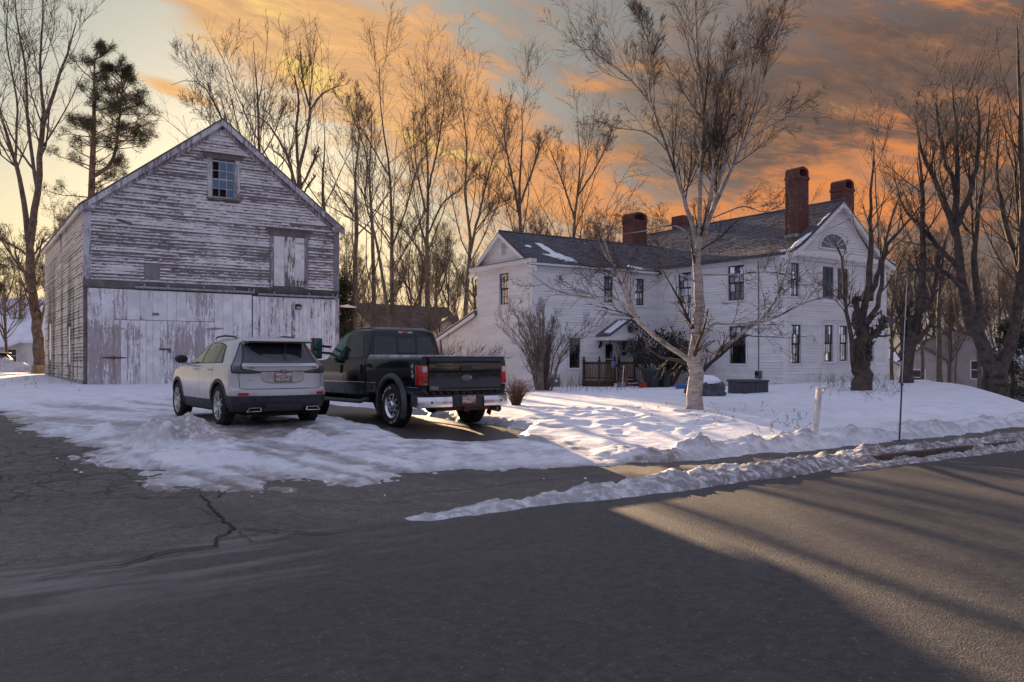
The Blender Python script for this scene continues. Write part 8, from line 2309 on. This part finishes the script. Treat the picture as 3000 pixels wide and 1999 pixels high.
# ------------------------------------------------------------------ posts, meters, wires
M_wpost = vmat('white_post_paint', (.62, .60, .60, 1), .6, .12, 6)
p0 = gp(2385, 16.0, .05)
wp = thing('white_post', p0, R(-20), 'leaning white wooden post in the snow by the sidewalk', 'post')
mb = MB(); mb.quadbox([(-.045, -.045, -.1), (.045, -.045, -.1), (.045, .045, -.1), (-.045, .045, -.1), (.07, -.045, .96), (.16, -.045, .96), (.16, .045, .96), (.07, .045, .96)]); mb.build('shaft', M_wpost, wp, bevel=.006)
mb = MB(); mb.box(.06, .26, -.05, .05, .94, .975); mb.quadbox([(.14, -.02, .84), (.18, -.02, .84), (.18, .02, .84), (.14, .02, .84), (.22, -.02, .94), (.25, -.02, .94), (.25, .02, .94), (.22, .02, .94)]); mb.build('bracket', M_wpost, wp)
p0 = gp(2634, 16.1, .0); p1 = at(2657, 830, 16.3)
mp = thing('metal_pole', p0, 0, 'thin tall metal marker pole at the snow edge', 'pole')
d_ = p1 - p0
mb = MB(); mb.tube([(0, 0, -.1), d_ * .36], .016, 8); mb.build('sleeve', M_alloyd, mp, smooth=True)
mb = MB(); mb.tube([d_ * .34, d_], .008, 8); mb.build('rod', vmat('pale_rod', (.5, .5, .52, 1), .5, .1, 10), mp, smooth=True)
mb = MB(); mb.lathe([(.026, 0), (.026, .05)], d_ * .35, d_, 8); mb.build('clamp', M_alloyd, mp)
gm = thing('gas_meter', HO + Vector((WX + 1.05, WY0 - .22, .12)), 0, 'grey gas meter with pipe on the wing front', 'gas meter')
M_meter = vmat('meter_grey', (.12, .12, .13, 1), .6, .2, 10)
mb = MB(); mb.box(-.16, .16, -.12, .10, .12, .50); mb.build('case', M_meter, gm, bevel=.04)
mb = MB(); mb.tube([(-.12, 0, .48), (-.12, 0, .62), (.26, 0, .62), (.26, 0, -.1)], .022, 8); mb.tube([(.12, 0, .48), (.12, 0, .62)], .022, 8); mb.lathe([(.08, -.03), (.08, .03)], (-.25, 0, .36), (1, 0, 0), 14); mb.build('pipes', M_meter, gm)
mb = MB(); mb.lathe([(.06, 0), (.06, .02)], (.0, -.12, .36), (0, -1, 0), 14); mb.build('dial', M_trim, gm)
em = thing('electric_meter', HO + Vector((-.02, 1.35, .62)), 0, 'electric box with conduit on the main house front', 'meter box')
mb = MB(); mb.box(-.14, .0, -.14, .14, .0, .32); mb.build('box', M_meter, em, bevel=.01)
mb = MB(); mb.lathe([(.09, 0), (.085, .06)], (-.14, 0, .2), (-1, 0, 0), 16); mb.build('dial', M_gdark, em)
mb = MB(); mb.tube([(-.04, .02, .3), (-.04, .02, 3.0), (-.06, .02, 5.0)], .018, 8); mb.tube([(-.04, -.02, .0), (-.04, -.02, -.5)], .018, 8); mb.build('conduit', M_meter, em)
M_cable, _t, _b = newmat('cable_sheath', (.02, .02, .022, 1), 1.0, spec=0.0)
def wire(a, b, sag, r, name, lab):
    a, b = Vector(a), Vector(b); o = thing(name, a, 0, lab, 'wire'); pts = []
    for k in range(25):
        t = k / 24; p = a.lerp(b, t) - a; p.z -= sag * 4 * t * (1 - t); pts.append(p)
    mb = MB(); mb.tube(pts, r, 5); mb.build('cable', M_cable, o)
    mb = MB(); mb.lathe([(.03, 0), (.03, .08)], (0, 0, -.02), n=8); mb.build('anchor', M_galv, o)
wire(HO + Vector((-.05, 2.2, 5.62)), at(3080, 330, 15), .25, .006, 'service_wire', 'overhead service wire from the main house front to upper right')
# ------------------------------------------------------------------ neighbouring buildings
M_nwhite = vmat('neighbour_siding', (.62, .60, .56, 1), .7, .08, 1.2)
M_ncream = vmat('neighbour_cream', (.60, .55, .44, 1), .7, .08, 1.2)
M_npale = vmat('neighbour_pale_clapboard', (.42, .37, .36, 1), .8, .10, 1.5)
M_nroofsnow = vmat('neighbour_roof_snow', (.70, .71, .78, 1), .8, .06, 1.0)
M_nbrown = vmat('brown_shingles', (.105, .075, .062, 1), .9, .25, 2.0, bump=.3)
M_ngrey = vmat('grey_shingles', (.12, .115, .12, 1), .9, .25, 2.0)
def nhouse(name, loc, rz, L, W, E_, P, wall, roof, label, wins=(), ov=.35, snow=None, board=.16):
    """gabled neighbour: ridge along local x; wins: (side, a, z, w, h) side in 'f','g'"""
    o = thing(name, loc, rz, label, 'building')
    mb = MB(); mb.poly([(-L / 2, -W / 2, -4), (L / 2, -W / 2, -4), (L / 2, -W / 2, E_), (-L / 2, -W / 2, E_)]); mb.poly([(-L / 2, W / 2, -4), (L / 2, W / 2, -4), (L / 2, W / 2, E_), (-L / 2, W / 2, E_)])
    for sx in (-1, 1): mb.poly([(sx * L / 2, -W / 2, -4), (sx * L / 2, W / 2, -4), (sx * L / 2, W / 2, E_), (sx * L / 2, 0, P), (sx * L / 2, -W / 2, E_)])
    wl_ = mb.build('wall', wall, o)
    mb = MB(); z = -.2
    while z < E_ - .05:      # siding courses as real laps
        for sy in (-1,):
            mb.quadbox([(-L / 2, sy * W / 2, z), (L / 2, sy * W / 2, z), (L / 2, sy * (W / 2 + .02), z), (-L / 2, sy * (W / 2 + .02), z), (-L / 2, sy * W / 2, z + board), (L / 2, sy * W / 2, z + board), (L / 2, sy * (W / 2 + .004), z + board), (-L / 2, sy * (W / 2 + .004), z + board)])
        mb.quadbox([(-L / 2 - .02, -W / 2, z), (-L / 2, -W / 2, z), (-L / 2, W / 2, z), (-L / 2 - .02, W / 2, z), (-L / 2 - .004, -W / 2, z + board), (-L / 2, -W / 2, z + board), (-L / 2, W / 2, z + board), (-L / 2 - .004, W / 2, z + board)])
        z += board
    tag(mb.build('siding', wall, wl_), kind='stuff')
    sl = (P - E_) / (W / 2)
    for sy in (-1, 1):
        k = W / 2 + ov; q = lambda x_, kk, h: (x_, sy * kk, P - kk * sl + h)
        mb = MB(); mb.quadbox([q(-L / 2 - ov, 0, .0), q(L / 2 + ov, 0, .0), q(L / 2 + ov, k, .0), q(-L / 2 - ov, k, .0), q(-L / 2 - ov, 0, .14), q(L / 2 + ov, 0, .14), q(L / 2 + ov, k, .14), q(-L / 2 - ov, k, .14)]); rf = mb.build('roof', roof, o)
        if snow:
            mb = MB(); mb.quadbox([q(-L / 2 - ov * .9, .1, .141), q(L / 2 + ov * .9, .1, .141), q(L / 2 + ov * .9, k * .97, .141), q(-L / 2 - ov * .9, k * .97, .141), q(-L / 2 - ov * .9, .1, .26), q(L / 2 + ov * .9, .1, .26), q(L / 2 + ov * .9, k * .96, .24), q(-L / 2 - ov * .9, k * .96, .24)]); mb.build('roof_snow', snow, rf, bevel=.04)
    for sd_, a, z, w, h in wins:
        if sd_ == 'f': fn = lambda u_, zz, d: (u_, -W / 2 - d, zz)
        else: fn = lambda u_, zz, d: (-L / 2 - d, u_, zz)
        mb = MB(); mb.prism([(a - w / 2 - .1, z - .1), (a + w / 2 + .1, z - .1), (a + w / 2 + .1, z + h + .1), (a - w / 2 - .1, z + h + .1)], fn, .0, .05); wn = mb.build('window', M_trim, o)
        mb = MB(); mb.prism([(a - w / 2, z), (a + w / 2, z), (a + w / 2, z + h), (a - w / 2, z + h)], fn, .05, .06); mb.build('pane', M_gdark, wn)
        mb = MB(); mb.prism([(a - w / 2, z + h / 2 - .03), (a + w / 2, z + h / 2 - .03), (a + w / 2, z + h / 2 + .03), (a - w / 2, z + h / 2 + .03)], fn, .06, .075); mb.build('sash_rail', M_trim, wn)
    return o
# left: cream two-storey behind, white cottage with porch in front
p = at(30, 1055, 100); nhouse('neighbour_house', (p.x, p.y, .6), R(-30), 16, 9, 5.6, 8.2, M_ncream, M_nroofsnow, 'cream two-storey house with snowy roof far left', [('f', -5, 3.4, 1.1, 1.4), ('f', 1, 3.4, 1.1, 1.4)], snow=M_nroofsnow)
p = at(52, 1055, 84)
cot = nhouse('cottage', (p.x, p.y, .5), R(-38), 9, 8, 2.9, 5.0, M_nwhite, M_nroofsnow, 'white cottage with snowy porch roof behind the parked dark car', [('f', -2.6, .9, .8, 1.3), ('f', 2.2, .9, .9, 1.2), ('g', -1, .9, .8, 1.2)], snow=M_nroofsnow)
mb = MB(); mb.quadbox([(-4.2, -6.2, 2.3), (3.2, -6.2, 2.3), (3.2, -4.0, 2.8), (-4.2, -4.0, 2.8), (-4.2, -6.2, 2.5), (3.2, -6.2, 2.5), (3.2, -4.0, 3.0), (-4.2, -4.0, 3.0)]); mb.build('porch_roof', M_nroofsnow, cot)
for k in range(4): mb = MB(); mb.box(-3.9 + k * 2.25, -3.75 + k * 2.25, -6.0, -5.85, -.5, 2.35); mb.build('porch_post', M_trim, cot)
mb = MB(); mb.box(-.6, .4, -4.05, -4.01, 0, 2.1); mb.build('door', M_gdark, cot)
# brown-roofed house behind the thicket
p = at(1175, 1055, 62); nhouse('brown_roof_house', (p.x, p.y, .2), R(6), 7.6, 6.2, 3.4, 5.35, vmat('brown_shed_wall', (.22, .17, .15, 1), .9, .2, 2), M_nbrown, 'brown-roofed house behind the brush between barn and house')
p = at(1296, 1055, 59); nhouse('pale_shed', (p.x, p.y, .2), R(70), 4, 3.6, 2.6, 4.2, M_npale, M_nbrown, 'pale gable end peeking out beside the brown roof')
# right: pale clapboard building below the crest with a low wing, another roof behind
p = at(2806, 1055, 68); q_ = nhouse('pale_building', (p.x, p.y, .0), R(24), 8, 4.6, 2.9, 3.9, M_npale, M_ngrey, 'pale clapboard building with gable below the snow crest', [('g', -1.5, .2, .6, 1.3), ('f', -2, .2, .6, 1.3)], ov=.2)
p = at(2712, 1055, 66); nhouse('low_wing', (p.x, p.y, .0), R(24), 4, 3.2, 1.5, 2.5, M_npale, M_ngrey, 'low pale wing left of the pale gabled building', [('g', .3, -.3, .8, 1.1)], ov=.2)
p = at(2985, 1055, 66); nhouse('far_house', (p.x, p.y, -.3), R(-10), 9, 7, 1.4, 3.2, M_npale, M_nroofsnow, 'blue-grey house roof at the far right behind trees', [('f', 0, -.4, .8, 1.2)], snow=M_nroofsnow)
p = at(2560, 1055, 92); nhouse('far_house', (p.x, p.y, -.5), R(20), 10, 7, 1.6, 3.6, M_nwhite, M_ngrey, 'small white house far behind the house gable', snow=M_nroofsnow)
# ------------------------------------------------------------------ dark parked car far left: the crossover body in grey-brown paint
M_car2 = vmat('grey_brown_paint', (.06, .058, .056, 1), .35, .2, 3, metal=.3, coat=.4)
p = at(30, 1055, 66)
c2 = suv.copy(); COL.objects.link(c2); c2.location = (p.x, p.y, gzf(p.x, p.y) + .02); c2.rotation_euler = (0, 0, R(147)); c2.scale = (1.06, 1.0, 1.08); c2['label'] = 'dark grey car parked before the cottage at far left'; c2.name = 'parked_car'
skip = {'number_plate', 'emblem', 'model_lettering'}
def cp(src, par):
    nm = src.name.split('.')[0]
    if nm in skip: return
    c = src.copy(); COL.objects.link(c); c.parent = par
    if c.type == 'MESH' and nm in ('body', 'spoiler', 'door_handle', 'mirror_arm'):
        c.material_slots[0].link = 'OBJECT'; c.material_slots[0].material = M_car2
    if c.type == 'MESH' and nm == 'plate_recess': c.material_slots[0].link = 'OBJECT'; c.material_slots[0].material = M_car2
    for g in src.children: cp(g, c)
for ch in suv.children: cp(ch, c2)
sp = thing('tree_stump', gp(112, 43.2), 0, 'sawn pale log section at the foot of the two-stemmed tree', 'log')
mb = MB(); mb.lathe([(.34, -.1), (.33, .4), (.31, .85)], n=18); mb.build('bark', vmat('log_bark', (.24, .17, .10, 1), .9, .25, 6, bump=.4), sp, smooth=True)
mb = MB(); mb.lathe([(.305, .85), (.30, .862)], n=18); mb.build('cut_face', vmat('log_end', (.38, .27, .15, 1), .8, .15, 12), sp)
# heap of plowed snow at the far left
hp = np.array([[0.0]]); us = np.linspace(-3.4, 3.4, 60); vs = np.linspace(-2.4, 2.4, 44); U, V = np.meshgrid(us, vs, indexing='ij')
p = at(60, 1055, 48); q = (U / 3.2) ** 2 + (V / 2.2) ** 2
Zh = 1.15 * np.clip(1 - q, -.1, 1) ** 1.0 * (1 + .5 * fbm(U, V, .9, 4)) if False else 1.15 * np.where(q < 1, (1 - np.minimum(q, 1)), -.08) * (1 + .8 * fbm(U, V, .9, 4))
me = grid_mesh('snow_heap', us, vs, Zh, M_bank, {'ice': 0 * U, 'dirt': .45 + .5 * fbm(U, V, 1.1, 3)}, True, Zh > -.07)
tag(link('snow_heap', me, None, (p.x, p.y, gzf(p.x, p.y))), kind='structure')
